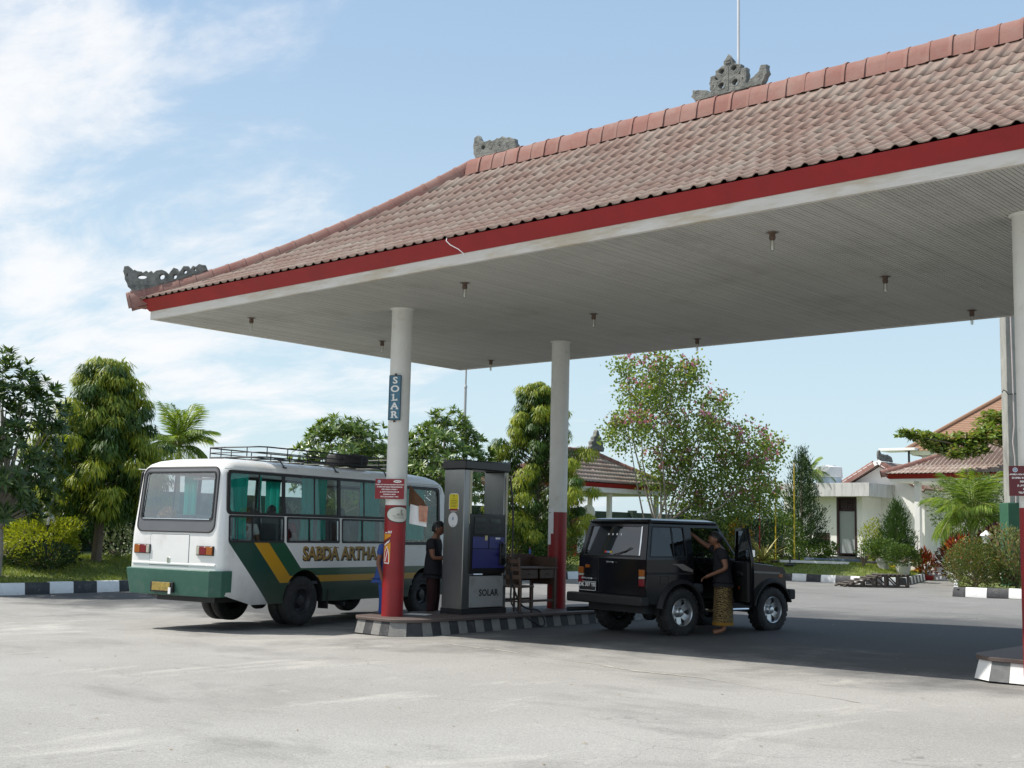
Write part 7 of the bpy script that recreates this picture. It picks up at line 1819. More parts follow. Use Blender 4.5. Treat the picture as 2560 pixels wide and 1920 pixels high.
def ring_band(parent, x0, x1, y0, y1, z0, z1, o0, o1, m_, name, t_=0.03):
    mb = MB(); pr = [(o0, z0), (o0 + t_, z0), (o1 + t_, z1), (o1, z1)]; vs_ = []
    for cx, cy, sx, sy in ((x0, y0, -1, -1), (x1, y0, 1, -1), (x1, y1, 1, 1), (x0, y1, -1, 1)):
        for d, z in pr: vs_.append((cx + sx * d, cy + sy * d, z))
    mb.add(vs_, [(q * 4 + i, ((q + 1) % 4) * 4 + i, ((q + 1) % 4) * 4 + (i + 1) % 4, q * 4 + (i + 1) % 4) for q in range(4) for i in range(4)])
    return mb.build(name, m_, parent, smooth=None)
pc = at(1687, 1222, 52.0)                        # far corner of the right-hand eave
PX1, PY1, PZE = pc.x, pc.y, pc.z
PY0 = at_x(1436, 1205, PX1).y
PX0 = PX1 - 5.0
pav = thing('garden_pavilion', 'small open pavilion with pale tiled hip roof and red eaves behind the flowering tree', 'pavilion')
zr_ = tiled_hip(pav, PX0, PX1, PY0, PY1, PZE + 0.05, 0.47, ('right',), M_tile_pale, 5)
ring_band(pav, PX0, PX1, PY0, PY1, PZE - 0.14, PZE + 0.02, -0.14, -0.05, M_red_paint, 'red_eave_board')
ring_band(pav, PX0, PX1, PY0, PY1, PZE - 0.34, PZE - 0.142, -0.17, -0.17, M_white_paint, 'white_eave_board')
MB().box(((PX0 + PX1) / 2, (PY0 + PY1) / 2, PZE - 0.33), (PX1 - PX0 - 0.3, PY1 - PY0 - 0.3, 0.02)).build('ceiling', M_white_paint, pav)
for x in (PX0 + 0.7, PX1 - 0.7):
    for y in (at_x(1523, 1280, PX1 - 0.7).y, at_x(1640, 1280, PX1 - 0.7).y):
        MB().box((x, y, PZE / 2), (0.17, 0.17, PZE - 0.3)).build('post', M_white_paint, pav, bevel=0.01)
orn = outline_mesh([scallop([(-0.42, 0), (-0.46, 0.12), (-0.36, 0.2), (-0.40, 0.34), (-0.27, 0.40), (-0.24, 0.55), (-0.12, 0.62), (-0.05, 0.80), (0.0, 0.86), (0.05, 0.80), (0.12, 0.62), (0.24, 0.55), (0.27, 0.40), (0.40, 0.34), (0.36, 0.2), (0.46, 0.12), (0.42, 0)], 0.02, orr)] + [circ(-0.16, 0.22, 0.05), circ(0.16, 0.22, 0.05)], 0.16, 'roof_ornament', [(spiral(-0.16, 0.22, 0.12, 0.06, 1.2, 0), 0.025), (spiral(0.16, 0.22, 0.12, 0.06, 1.2, 0), 0.025), (spiral(0.0, 0.5, 0.1, 0.03, 1.4, 0), 0.025), ([(-0.4, 0.03), (0.4, 0.03)], 0.03)])
o = link('roof_ornament', orn, None, pav); o.matrix_local = Matrix.Translation(((PX0 + PX1) / 2, at_x(1490, 1110, (PX0 + PX1) / 2).y, zr_ + 0.15)) @ AX['+x']
# service point under the pavilion: red cabinet, white board with a paper, round white sign
g0 = ground_at(1424, 48.0); red_pump('red service pump with black hose half hidden by the back column', g0.x, g0.y, R(20)).location.z = g0.z
g0 = ground_at(1452, 48.5); t = thing('white_board_stand', 'white painted stand with a pasted paper between back column and black car', 'stand', g0)
MB().box((0, 0, 0.75), (0.42, 0.30, 1.5)).build('stand_body', M_white_paint, t, bevel=0.01)
MB().box((-0.06, -0.16, 1.35), (0.34, 0.01, 0.30)).build('paper', M_paper, t)
MB().box((0.32, 0.1, 0.7), (0.16, 0.16, 1.4)).build('red_post', M_col_red, t)
MB().prism(circ(0.35, 1.75, 0.32, 24), -0.03, 0.03, AX['-y']).build('round_sign', M_white_plastic, t)
MB().tube([(0.35, 0.0, 0.0), (0.35, 0.0, 1.6)], 0.03, 8).build('sign_pole', M_dark_metal, t)

# ------------------------------------------------------------------ white service block with flat roof
YA = at(2100, 1390, 57.0).y
XA = lambda px_, py_=1300: at_y(px_, py_, YA).x
ZA = lambda py_, px_=2110: at_y(px_, py_, YA).z
M_stained = mat('stained white slab', (0.62, 0.62, 0.60), 0.8, var=0.1, scale=1.5, dirt=(0.16, 0.17, 0.16), damt=0.42, dscale=1.7, streak=(2.2, 2.2, 0.25), bump=0.15)
M_maroon_frame = mat('dark maroon frame', (0.035, 0.012, 0.016), 0.5)
bA = thing('service_block', 'low white service block with flat stained roof slab and grey door', 'building')
xl, xr, xd0, xd1 = XA(1960), XA(2156), XA(2092), XA(2142)
zb = lawn_z(XA(2110), YA) - 0.1; zt = ZA(1242)
# wall pieces round the doorway
MB().box(((xl + xd0) / 2, YA + 1.6, (zb + zt) / 2), (xd0 - xl, 3.2, zt - zb)).build('wall', M_white_clean, bA)
MB().box(((xd1 + xr) / 2, YA + 1.6, (zb + zt) / 2), (xr - xd1, 3.2, zt - zb)).build('wall', M_white_clean, bA)
MB().box(((xd0 + xd1) / 2, YA + 2.4, (zb + zt) / 2), (xd1 - xd0 + 0.01, 1.6, zt - zb)).build('inner_wall', M_white_clean, bA)
xs0, xs1 = XA(1960), at_y(2173, 1225, YA - 0.75).x
zs0, zs1 = at_y(2110, 1241, YA - 0.75).z, at_y(2110, 1207, YA - 0.75).z
MB().box(((xs0 + xs1) / 2, YA + 1.3, (zs0 + zs1) / 2), (xs1 - xs0, 4.1, zs1 - zs0)).build('roof_slab', M_stained, bA, bevel=0.01)
zl_ = ZA(1276); zf0 = ZA(1385)
fr = MB().ring([(xd0, zf0), (xd1, zf0), (xd1, zt - 0.02), (xd0, zt - 0.02)], [(xd0 + 0.10, zf0 + 0.02), (xd1 - 0.10, zf0 + 0.02), (xd1 - 0.10, zt - 0.10), (xd0 + 0.10, zt - 0.10)], 0.0, 0.12, Matrix.Translation((0, YA + 0.10, 0)) @ AX['-y']).build('door_frame', M_maroon_frame, bA, smooth=None)
MB().box(((xd0 + xd1) / 2, YA + 0.09, (zf0 + zl_) / 2), (xd1 - xd0 - 0.2, 0.05, zl_ - zf0 - 0.08)).build('door', mat('grey door', (0.32, 0.35, 0.36), 0.5, var=0.05), bA, bevel=0.006)
MB().box(((xd0 + xd1) / 2, YA + 0.08, zl_ + 0.02), (xd1 - xd0 - 0.18, 0.08, 0.07)).build('transom_bar', M_maroon_frame, bA)
gx_ = np.linspace(xd0 + 0.14, xd1 - 0.14, 7); gz_ = np.linspace(zl_ + 0.06, zt - 0.12, 6)
for x in gx_: MB().box((x, YA + 0.08, (zl_ + zt) / 2), (0.045, 0.05, zt - zl_ - 0.14)).build('lattice_bar', M_maroon_frame, bA)
for z in gz_: MB().box(((xd0 + xd1) / 2, YA + 0.082, z), (xd1 - xd0 - 0.2, 0.05, 0.045)).build('lattice_bar', M_maroon_frame, bA)
MB().box(((xl + xr) / 2, YA - 0.006, zb + 0.09), (xr - xl, 0.03, 0.22)).build('black_skirting', M_black_kerb, bA)
MB().box(((xd0 + xd1) / 2, YA - 0.25, zb + 0.12), (xd1 - xd0 + 0.3, 0.5, 0.26)).build('step', M_black_kerb, bA)
xv0, xv1, zv0, zv1 = XA(2036), XA(2074), ZA(1361), ZA(1333)
MB().box(((xv0 + xv1) / 2, YA + 0.0, (zv0 + zv1) / 2), (xv1 - xv0, 0.05, zv1 - zv0)).build('vent_panel', M_maroon_frame, bA)
for i in range(5): MB().box((xv0 + (xv1 - xv0) * (i + 0.5) / 5, YA - 0.03, (zv0 + zv1) / 2), (0.03, 0.03, zv1 - zv0)).build('vent_bar', M_rust, bA)
for i in range(3): MB().box(((xv0 + xv1) / 2, YA - 0.033, zv0 + (zv1 - zv0) * (i + 0.5) / 3), (xv1 - xv0, 0.03, 0.03)).build('vent_bar', M_rust, bA)
# water tank on the slab
wt_ = thing('water_tank', 'white plastic water tank standing on the flat roof', 'water tank', (at_y(2072, 1190, YA + 0.4).x, YA + 0.4, zs1))
MB().lathe([(0.58, 0.0), (0.60, 0.02), (0.60, 0.30), (0.58, 0.31)], 12).build('tank_base', mat('pale blue tank plastic', (0.50, 0.60, 0.68), 0.5, var=0.05), wt_, smooth=R(20))
MB().lathe([(0.64, 0.31), (0.65, 0.34), (0.62, 0.80), (0.56, 0.84), (0.35, 0.86), (0.33, 0.90), (0.0, 0.91)], 12).build('tank_body', M_white_plastic, wt_, smooth=R(20))

# ------------------------------------------------------------------ gabled white house behind, with tiled verge
YG = YA + 2.0
gxp = lambda px_, py_: at_y(px_, py_, YG)
bG = thing('gabled_house', 'white gabled house with tiled verge and carved ridge behind the service block', 'house')
ap = gxp(2206, 1156); lf = gxp(2118, 1212); hw_ = ap.x - lf.x; drop = ap.z - lf.z
x1_ = ap.x + hw_ * 1.25; zlow = ap.z - drop * 1.25; x0_ = ap.x - hw_ * 1.25
gb = [(x0_ + 0.25, 0.3), (x1_ - 0.25, 0.3), (x1_ - 0.25, zlow + 0.05), (ap.x, ap.z - 0.12), (x0_ + 0.25, zlow + 0.05)]
MB().prism(gb, -6.0, 0.0, Matrix.Translation((0, YG, 0)) @ AX['-y']).build('wall', M_white_clean, bG)
for sx in (-1, 1):
    xe = x0_ if sx < 0 else x1_
    d = Vector((ap.x - xe, 0, ap.z - zlow)); ln_ = d.length; a_ = math.atan2(d.z, d.x)
    M = Matrix.Translation(((ap.x + xe) / 2, YG + 2.75, (ap.z + zlow) / 2)) @ Matrix.Rotation(-a_ if sx < 0 else -a_, 4, 'Y')
    o = MB().box((0, 0, 0), (ln_, 6.6, 0.08)).build('roof_slope', M_tile, bG); o.matrix_local = M
    o = MB().box((0, -3.32, -0.02), (ln_, 0.05, 0.20)).build('white_bargeboard', M_white_clean, bG); o.matrix_local = M
    for i in range(int(abs(ln_) / 0.3)):
        o = link('verge_tile', hip_me, None, bG); o.matrix_local = M @ Matrix.Translation((-ln_ / 2 + i * 0.3, -3.25, 0.06))
o = link('roof_ornament', wing_me, None, bG); o.matrix_local = Matrix.Translation((ap.x, YG - 0.4, ap.z + 0.1)) @ AX['+x'] @ Matrix.Diagonal((1.5, 1.0, 1.0, 1))
xw0, xw1, zw0, zw1 = gxp(2183, 1300).x, gxp(2196, 1300).x, gxp(2190, 1296).z, gxp(2190, 1262).z
wn_ = MB().ring([(xw0, zw0), (xw1, zw0), (xw1, zw1), (xw0, zw1)], [(xw0 + 0.04, zw0 + 0.04), (xw1 - 0.04, zw0 + 0.04), (xw1 - 0.04, zw1 - 0.04), (xw0 + 0.04, zw1 - 0.04)], 0.0, 0.06, Matrix.Translation((0, YG, 0)) @ AX['-y']).build('window_frame', M_maroon_frame, bG, smooth=None)
MB().box(((xw0 + xw1) / 2, YG - 0.01, (zw0 + zw1) / 2), (xw1 - xw0 - 0.08, 0.02, zw1 - zw0 - 0.08)).build('pane', mat('dark pane', (0.02, 0.025, 0.03), 0.1), wn_)

# ------------------------------------------------------------------ porch with tiled hip roof and red eaves
pc = at(2206, 1188, 53.0)
QX0, QY0, QZ = pc.x, pc.y, pc.z
por = thing('tiled_porch', 'porch with tiled hip roof, red eaves and white columns behind the palm', 'porch')
QX1, QY1 = QX0 + 10.4, QY0 + 7.2
tiled_hip(por, QX0, QX1, QY0, QY1, QZ + 0.06, 0.40, ('front',), M_tile_pale, 6, ('front', 'left'))
ring_band(por, QX0, QX1, QY0, QY1, QZ - 0.15, QZ + 0.04, -0.22, -0.05, M_red_paint, 'red_eave_board')
ring_band(por, QX0, QX1, QY0, QY1, QZ - 0.27, QZ - 0.152, -0.25, -0.25, M_white_clean, 'white_eave_board')
MB().box(((QX0 + QX1) / 2, (QY0 + QY1) / 2, QZ - 0.25), (QX1 - QX0 - 0.5, QY1 - QY0 - 0.5, 0.03)).build('ceiling', M_white_clean, por)
for px_ in (2296, 2420):
    x = at_y(px_, 1300, QY0 + 0.6).x; MB().box((x, QY0 + 0.6, (QZ - 0.25) / 2 + 0.2), (0.24, 0.24, QZ - 0.6)).build('column', M_white_clean, por, bevel=0.01)
MB().box(((QX0 + QX1) / 2 + 0.6, QY0 + 3.8, (QZ - 0.26) / 2), (QX1 - QX0 - 1.6, 0.15, QZ - 0.3)).build('back_wall', M_white_clean, por)
MB().box(((QX0 + QX1) / 2, QY0 + 2.2, 0.35), (QX1 - QX0 - 1.0, 3.6, 0.7)).build('porch_floor', M_white_clean, por)
# ------------------------------------------------------------------ large hall with orange tiled roof, far behind
big = thing('large_hall', 'large hall with steep orange tiled roof far behind the porch', 'building')
DB = 74.0
A_ = at(2330, 1090, DB); T_ = at(2520, 985, DB + 3); E0 = at(2276, 1128, DB - 1); 
sl = (T_ - A_); sl_dir = sl.normalized()
# hip roof: eave corner at the left, hip climbing to the right
ec = at(2262, 1128, DB); ex = ec.x; ey = ec.y; ez = ec.z
tp = at(2640, 916, DB + 6)
half = 10.0; rise = 8.0
M_orange_tile = mat('orange roof tile', (0.29, 0.165, 0.105), 0.85, var=0.2, scale=5, dirt=(0.22, 0.15, 0.11), damt=0.45, dscale=3, streak=(0.6, 0.6, 3), bump=0.3, bscale=12)
mb = MB(); rows = 64
def row_pt(s, z): return [(ex + s, ey + s, z), (ex + 26 - s, ey + s, z), (ex + 26 - s, ey + 18 - s, z), (ex + s, ey + 18 - s, z)]
vs_ = []; fs_ = []
for k in range(rows):
    s0 = half * k / rows; s1 = half * (k + 1) / rows + 0.02; z0_ = ez + rise * k / rows; z1_ = ez + rise * (k + 1) / rows
    n0 = len(vs_); vs_ += row_pt(s0, z0_ + 0.03) + row_pt(s1, z1_ + 0.01) + row_pt(s0, z0_)
    for q in range(4): fs_ += [(n0 + q, n0 + (q + 1) % 4, n0 + 4 + (q + 1) % 4, n0 + 4 + q), (n0 + 8 + q, n0 + 8 + (q + 1) % 4, n0 + (q + 1) % 4, n0 + q)]
mb.add(vs_, fs_); o = mb.build('roof_tile_courses', M_orange_tile, big, smooth=None); o['kind'] = 'stuff'
for cx, sx in ((ex, 1),):
    MB().tube([(ex + half * k / 12, ey + half * k / 12, ez + rise * k / 12 + 0.08) for k in range(13)], 0.13, 8).build('hip_ridge', M_orange_tile, big)
MB().box((ex + 13, ey + 9, ez / 2), (24.5, 16.5, ez)).build('wall', M_white_clean, big)
ring_band(big, ex, ex + 26, ey, ey + 18, ez - 0.25, ez + 0.02, -0.35, -0.1, M_white_clean, 'white_eave')
MB().box((ex - 0.35, ey + 0.4, ez + 0.10), (2.3, 1.6, 0.16)).build('canopy_slab', M_white_clean, big, bevel=0.01)
MB().tube([(ex + 0.3, ey - 0.1, 0.2), (ex + 0.3, ey - 0.1, ez)], 0.07, 8).build('drain_pipe', M_dark_metal, big)

# ------------------------------------------------------------------ concrete pylon with cable, green base
pp_ = ground_at(2528, 38.0); py_l = at(2508, 1150, 38.0)
pyl = thing('concrete_pylon', 'tall weathered concrete pylon on a green base at the right edge', 'pylon', (py_l.x + 0.26, py_l.y + 0.2, pp_.z))
zb_ = at(2510, 1258, 38).z - pp_.z
MB().box((0, 0, zb_ + 4.4), (0.50, 0.50, 8.8), rz=R(40)).build('shaft', M_conc, pyl, bevel=0.015)
MB().box((0, 0, zb_ / 2), (0.72, 0.72, zb_), rz=R(40)).build('green_base', mat('green base paint', (0.025, 0.10, 0.055), 0.6, var=0.2, scale=3), pyl, bevel=0.015)
rgt = Vector((CR.x, CR.y, 0)).normalized(); tow = -Vector((fw.x, fw.y, 0)).normalized()
f = lambda a, z: tuple(rgt * a + tow * 0.36 + Vector((0, 0, z)))
MB().tube([f(-0.12, zb_), f(-0.11, zb_ + 0.6), f(-0.12, zb_ + 1.4), f(-0.17, zb_ + 1.9), f(-0.11, zb_ + 2.4), f(-0.12, zb_ + 4.0), f(-0.15, zb_ + 7.5)], 0.022, 8).build('cable', mat('pinkish cable', (0.5, 0.43, 0.42), 0.5), pyl)
zk = at(2510, 987, 38).z - pp_.z
MB().tube([f(-0.46, zk + 0.06), f(-0.42, zk + 0.14), f(-0.34, zk + 0.10), f(-0.28, zk), f(-0.1, zk + 0.02), f(0.3, zk + 0.04)], 0.016, 6).build('iron_hook', M_dark_metal, pyl)

# ------------------------------------------------------------------ coloured poles, lamps, ramp
def pole(label, px_, dep, ztop_px, m_, r_=0.03):
    g0 = ground_at(px_, dep); t = thing('painted_pole', label, 'pole', g0, 0, 'coloured flag poles on the lawn'); h_ = z_at(ztop_px, px_, dep) - g0.z
    MB().tube([(0, 0, 0), (0.01, 0, h_ * 0.5), (0, 0.01, h_)], r_, 8).build('pole', m_, t)
    MB().lathe([(0.20, 0.0), (0.22, 0.05), (0.14, 0.10), (0.05, 0.11)], 18).build('base', M_rubber, t)
    MB().lathe([(0.0, 0.0), (0.05, 0.02), (0.05, 0.05), (0.0, 0.08)], 10, Matrix.Translation((0, 0.01, h_))).build('finial', M_dark_metal, t)
M_pole_y = mat('yellow pole paint', (0.52, 0.38, 0.02), 0.5, var=0.12); M_pole_b = mat('blue pole paint', (0.03, 0.05, 0.10), 0.5)
pole('blue pole right of the car roof, leftmost of the coloured poles', 1852, 49.2, 1200, M_pole_b)
pole('red pole between the blue and the yellow poles', 1899, 49.4, 1200, M_col_red, 0.024)
pole('yellow pole nearest the red pole', 1939, 49.8, 1195, M_pole_y, 0.028)
pole('tall yellow pole in front of the dark conifer', 1986, 49.6, 1155, M_pole_y)
for k, (px_, dp, ln_, a_) in enumerate(((2035, 48.4, 2.8, 5), (2080, 49.2, 2.4, -4), (2150, 50.2, 1.7, 2))):
    g0 = ground_at(px_, dp, 0.05); t = thing('lying_beam', ['long pale beam lying on the lawn, nearest the poles', 'bluish beam lying on the lawn, middle of three', 'short black beam lying on the lawn near the pots'][k], 'beam', g0, R(a_) + 0.1, 'beams lying on the lawn')
    MB().box((0, 0, 0.03), (ln_, 0.14, 0.10)).build('beam', (M_paper, mat('blue grey timber', (0.12, 0.16, 0.24), 0.7), M_black_kerb)[k], t, bevel=0.01)
for k, (px_, dp) in enumerate(((1975, 48.4), (1998, 48.9))):
    g0 = ground_at(px_, dp); t = thing('pole_foot', ['black round pole foot left without its pole, nearer one', 'black round pole foot left without its pole, farther one'][k], 'pole foot', g0, 0, 'empty pole feet')
    MB().lathe([(0.22, 0.0), (0.24, 0.05), (0.15, 0.10), (0.03, 0.11), (0.03, 0.4), (0.0, 0.4)], 18).build('foot', M_rubber, t)
yk = thing('yellow_edging', 'low yellow and black painted edging in front of the service block', 'edging', (0, 0, 0))
for i in range(9):
    p = ground_at(2090 + i * 32, 52.8 - i * 0.15); MB().box((p.x, p.y, p.z + 0.02), (0.74, 0.14, 0.12), rz=R(2)).build('edging_block', (M_pole_y, M_black_kerb)[i % 3 == 2], yk, bevel=0.01)
# flag pole behind the canopy corner
g0 = ground_at(1152, 43); t = thing('flag_pole', 'slim grey flag pole rising behind the back corner of the canopy', 'flag pole', g0)
M_polegrey = mat('grey pole paint', (0.46, 0.47, 0.47), 0.5)
zj = z_at(960, 1152, 43) - g0.z
MB().tube([(0, 0, 0), (0, 0, zj)], 0.05, 10).build('lower_pole', M_polegrey, t)
MB().tube([(0, 0, zj - 0.02), (0, 0, zj + 2.0)], 0.035, 10).build('upper_pole', M_polegrey, t)
MB().lathe([(0.05, -0.06), (0.06, -0.05), (0.06, 0.02), (0.036, 0.06)], 12, Matrix.Translation((0, 0, zj))).build('joint', M_polegrey, t)
# round garden lamp on the left
g0 = ground_at(114, 29.8); t = thing('garden_lamp', 'clear globe garden lamp on a black post before the yellow hedge', 'lamp', g0); zc_ = z_at(1296, 114, 29.8) - g0.z
MB().tube([(0, 0, 0), (0, 0, zc_ - 0.19)], 0.028, 8).build('post', M_black, t)
MB().lathe([(0.06, zc_ - 0.20), (0.075, zc_ - 0.17), (0.04, zc_ - 0.15)], 14).build('collar', M_black, t)
MB().lathe([(0.001, zc_ - 0.18)] + [(0.185 * math.sin(PI * k / 14), zc_ - 0.185 * math.cos(PI * k / 14)) for k in range(1, 14)] + [(0.001, zc_ + 0.185)], 24).build('globe', glassmat('globe glass', (0.78, 0.79, 0.76), 0.16, 0.02), t, smooth=R(80))
MB().lathe([(0.0, zc_ - 0.15), (0.03, zc_ - 0.15), (0.03, zc_ - 0.06), (0.02, zc_ + 0.02), (0.0, zc_ + 0.03)], 12).build('bulb', M_white_plastic, t)
# white lantern in the bed on the right
g0 = ground_at(2467, 38.5); t = thing('white_lantern', 'small white lantern lamp above the rounded bed shrub', 'lamp', g0); zc_ = z_at(1345, 2467, 38.5) - g0.z
MB().tube([(0, 0, 0), (0, 0, zc_ - 0.15)], 0.03, 8).build('post', M_black, t)
MB().lathe([(0.11, zc_ - 0.16), (0.155, zc_ + 0.06), (0.16, zc_ + 0.07)], 6).build('lantern_glass', M_white_plastic, t, smooth=None)
MB().lathe([(0.19, zc_ + 0.07), (0.17, zc_ + 0.12), (0.06, zc_ + 0.20), (0.02, zc_ + 0.24), (0.0, zc_ + 0.24)], 12).build('lantern_cap', M_white_plastic, t)
# wooden ramp by the kerb
r0p = at_z(2108, 1467, 0.0); r1p = at_z(2272, 1470, 0.0); dv = (r1p - r0p); ln_ = dv.length
rp_ = thing('wooden_ramp', 'dark weathered wooden vehicle ramp lying in front of the striped kerb', 'ramp', (r0p.x, r0p.y, zg(r0p.x, r0p.y)), math.atan2(dv.y, dv.x))
hgt = 0.40
for k, y in enumerate((0.0, 0.75)):
    sl_ = ln_ * 0.62
    MB().tube([(0, y, 0.02), (sl_, y, hgt)], 0.035, 4).build('sloping_beam', M_wood_grey, rp_)
    MB().tube([(sl_ - 0.05, y, hgt), (ln_, y, hgt)], 0.035, 4).build('top_beam', M_wood_grey, rp_)
    MB().tube([(0.2, y, 0.03), (ln_, y, 0.03)], 0.03, 4).build('ground_beam', M_wood_grey, rp_)
    for u in (0.28, 0.45, 0.64, 0.82, 0.99): MB().box((ln_ * u, y, min(hgt, hgt * u / 0.62) / 2 + 0.02), (0.07, 0.07, min(hgt, hgt * u / 0.62))).build('post', M_wood_grey, rp_)
    for u, v in ((0.45, 0.62), (0.64, 0.80), (0.82, 0.97)): MB().tube([(ln_ * u, y, hgt * min(1, u / 0.62)), (ln_ * v, y, 0.05)], 0.025, 4).build('brace', M_wood_grey, rp_)
for i in range(7): MB().box((0, 0, 0), (0.10, 0.9, 0.025)).build('tread', M_wood_grey, rp_, loc=(ln_ * 0.09 * (i + 0.6), 0.375, 0.06 + hgt * (0.09 * (i + 0.6)) / 0.62), rot=(0, -math.atan2(hgt, ln_ * 0.62), 0))
for i in range(6): MB().box((ln_ * (0.65 + 0.065 * i), 0.375, hgt + 0.045), (0.10, 0.9, 0.025)).build('tread', M_wood_grey, rp_)
# ------------------------------------------------------------------ people
def skin_mesh(joints, edges, root, subdiv=2):
    """grows one continuous surface over a joint skeleton"""
    names = list(joints); idx = {n: i for i, n in enumerate(names)}
    me = bpy.data.meshes.new('skel'); me.from_pydata([joints[n][0] for n in names], [(idx[a], idx[b]) for a, b in edges], [])
    o = bpy.data.objects.new('skel', me); C.objects.link(o)
    o.modifiers.new('skin', 'SKIN')
    for i, n in enumerate(names):
        r_ = joints[n][1]; d = me.skin_vertices[0].data[i]; d.radius = r_ if isinstance(r_, tuple) else (r_, r_); d.use_root = (n == root)
    s = o.modifiers.new('sub', 'SUBSURF'); s.levels = subdiv; s.render_levels = subdiv
    out = bpy.data.meshes.new_from_object(o.evaluated_get(bpy.context.evaluated_depsgraph_get()))
    bpy.data.objects.remove(o); bpy.data.meshes.remove(me)
    for p in out.polygons: p.use_smooth = True
    out.materials.clear()
    return out
def head_mesh(c, tilt=0.0, turn=0.0, s=1.0):
    """head with brow, nose, lips, chin, ears; face towards +Y"""
    bm = bmesh.new(); bmesh.ops.create_uvsphere(bm, u_segments=28, v_segments=20, radius=1.0)
    for v in bm.verts:
        x, y, z = v.co
        X, Y, Z = x * 0.076, y * 0.095, z * 0.118
        if z < -0.1: X *= 1 - 0.28 * (-z - 0.1); Y *= 1 - 0.10 * (-z - 0.1) if y > 0 else 1 - 0.35 * (-z - 0.1)
        if y > 0.55:
            nose = math.exp(-(x / 0.16) ** 2) * math.exp(-((z + 0.16) / 0.20) ** 2); Y += 0.026 * nose
            Y -= 0.010 * (math.exp(-((abs(x) - 0.36) / 0.17) ** 2) * math.exp(-((z - 0.08) / 0.13) ** 2))
            Y += 0.007 * math.exp(-(x / 0.3) ** 2) * (math.exp(-((z + 0.47) / 0.06) ** 2) + math.exp(-((z + 0.57) / 0.06) ** 2))
            Y += 0.010 * math.exp(-(x / 0.3) ** 2) * math.exp(-((z + 0.80) / 0.14) ** 2)
        v.co = (X, Y, Z)
    for sx in (-1, 1):
        e = bmesh.ops.create_uvsphere(bm, u_segments=10, v_segments=8, radius=1.0)['verts']
        for v in e: v.co = Vector((sx * 0.078 + v.co.x * 0.010, -0.008 + v.co.y * 0.020, -0.008 + v.co.z * 0.032))
    M = Matrix.Translation(c) @ Matrix.Rotation(turn, 4, 'Z') @ Matrix.Rotation(tilt, 4, 'X') @ Matrix.Scale(s, 4)
    bmesh.ops.transform(bm, matrix=M, verts=bm.verts)
    for f in bm.faces: f.smooth = True
    me = bpy.data.meshes.new('head'); bm.to_mesh(me); bm.free(); return me, M
def hair_mesh(M, long=False):
    bm = bmesh.new(); bmesh.ops.create_uvsphere(bm, u_segments=26, v_segments=18, radius=1.0)
    rr_ = random.Random(4); kill = []
    for v in bm.verts:
        x, y, z = v.co
        lim = -0.45 if y < 0.05 else (0.05 + 0.5 * max(0, y))
        if z < lim - 0.12: kill.append(v)
        j = 1 + rr_.uniform(-0.03, 0.05)
        v.co = (x * 0.084 * j, y * 0.103 * j - 0.004, z * 0.128 * j + 0.004)
    bmesh.ops.delete(bm, geom=kill, context='VERTS')
    for f in bm.faces: f.smooth = True
    bmesh.ops.transform(bm, matrix=M, verts=bm.verts)
    me = bpy.data.meshes.new('hair'); bm.to_mesh(me); bm.free(); return me
def hand(J, E, side, wrist, direction, up, n):
    """palm and five bent fingers rooted in the palm"""
    w = Vector(wrist); d = Vector(direction).normalized(); u = Vector(up); u = (u - d * u.dot(d)).normalized(); s = d.cross(u)
    J[n + 'palm'] = (tuple(w + d * 0.055), (0.034, 0.018)); E.append((n + 'wrist', n + 'palm'))
    for k, (off, ln) in enumerate(((-0.027, 0.062), (-0.009, 0.074), (0.009, 0.070), (0.027, 0.055))):
        a = w + d * 0.095 + s * off; b = a + d * ln * 0.55 - u * ln * 0.22; c = b + d * ln * 0.30 - u * ln * 0.45
        for q, p in enumerate((a, b, c)): J['%sf%d%d' % (n, k, q)] = (tuple(p), 0.0095 - 0.001 * q)
        E.extend([(n + 'palm', '%sf%d0' % (n, k)), ('%sf%d0' % (n, k), '%sf%d1' % (n, k)), ('%sf%d1' % (n, k), '%sf%d2' % (n, k))])
    t0 = w + d * 0.05 - s * side * 0.035 - u * 0.012; t1 = t0 + d * 0.035 - s * side * 0.018 - u * 0.015
    J[n + 't0'] = (tuple(t0), 0.011); J[n + 't1'] = (tuple(t1), 0.009); E.extend([(n + 'palm', n + 't0'), (n + 't0', n + 't1')])
STAND = dict(hipL=(-0.09, 0, 0.90), hipR=(0.09, 0, 0.90), kneeL=(-0.10, 0.02, 0.49), kneeR=(0.10, 0.02, 0.49), ankL=(-0.10, -0.01, 0.085), ankR=(0.10, -0.01, 0.085), toeL=(-0.115, 0.15, 0.03), toeR=(0.115, 0.15, 0.03))
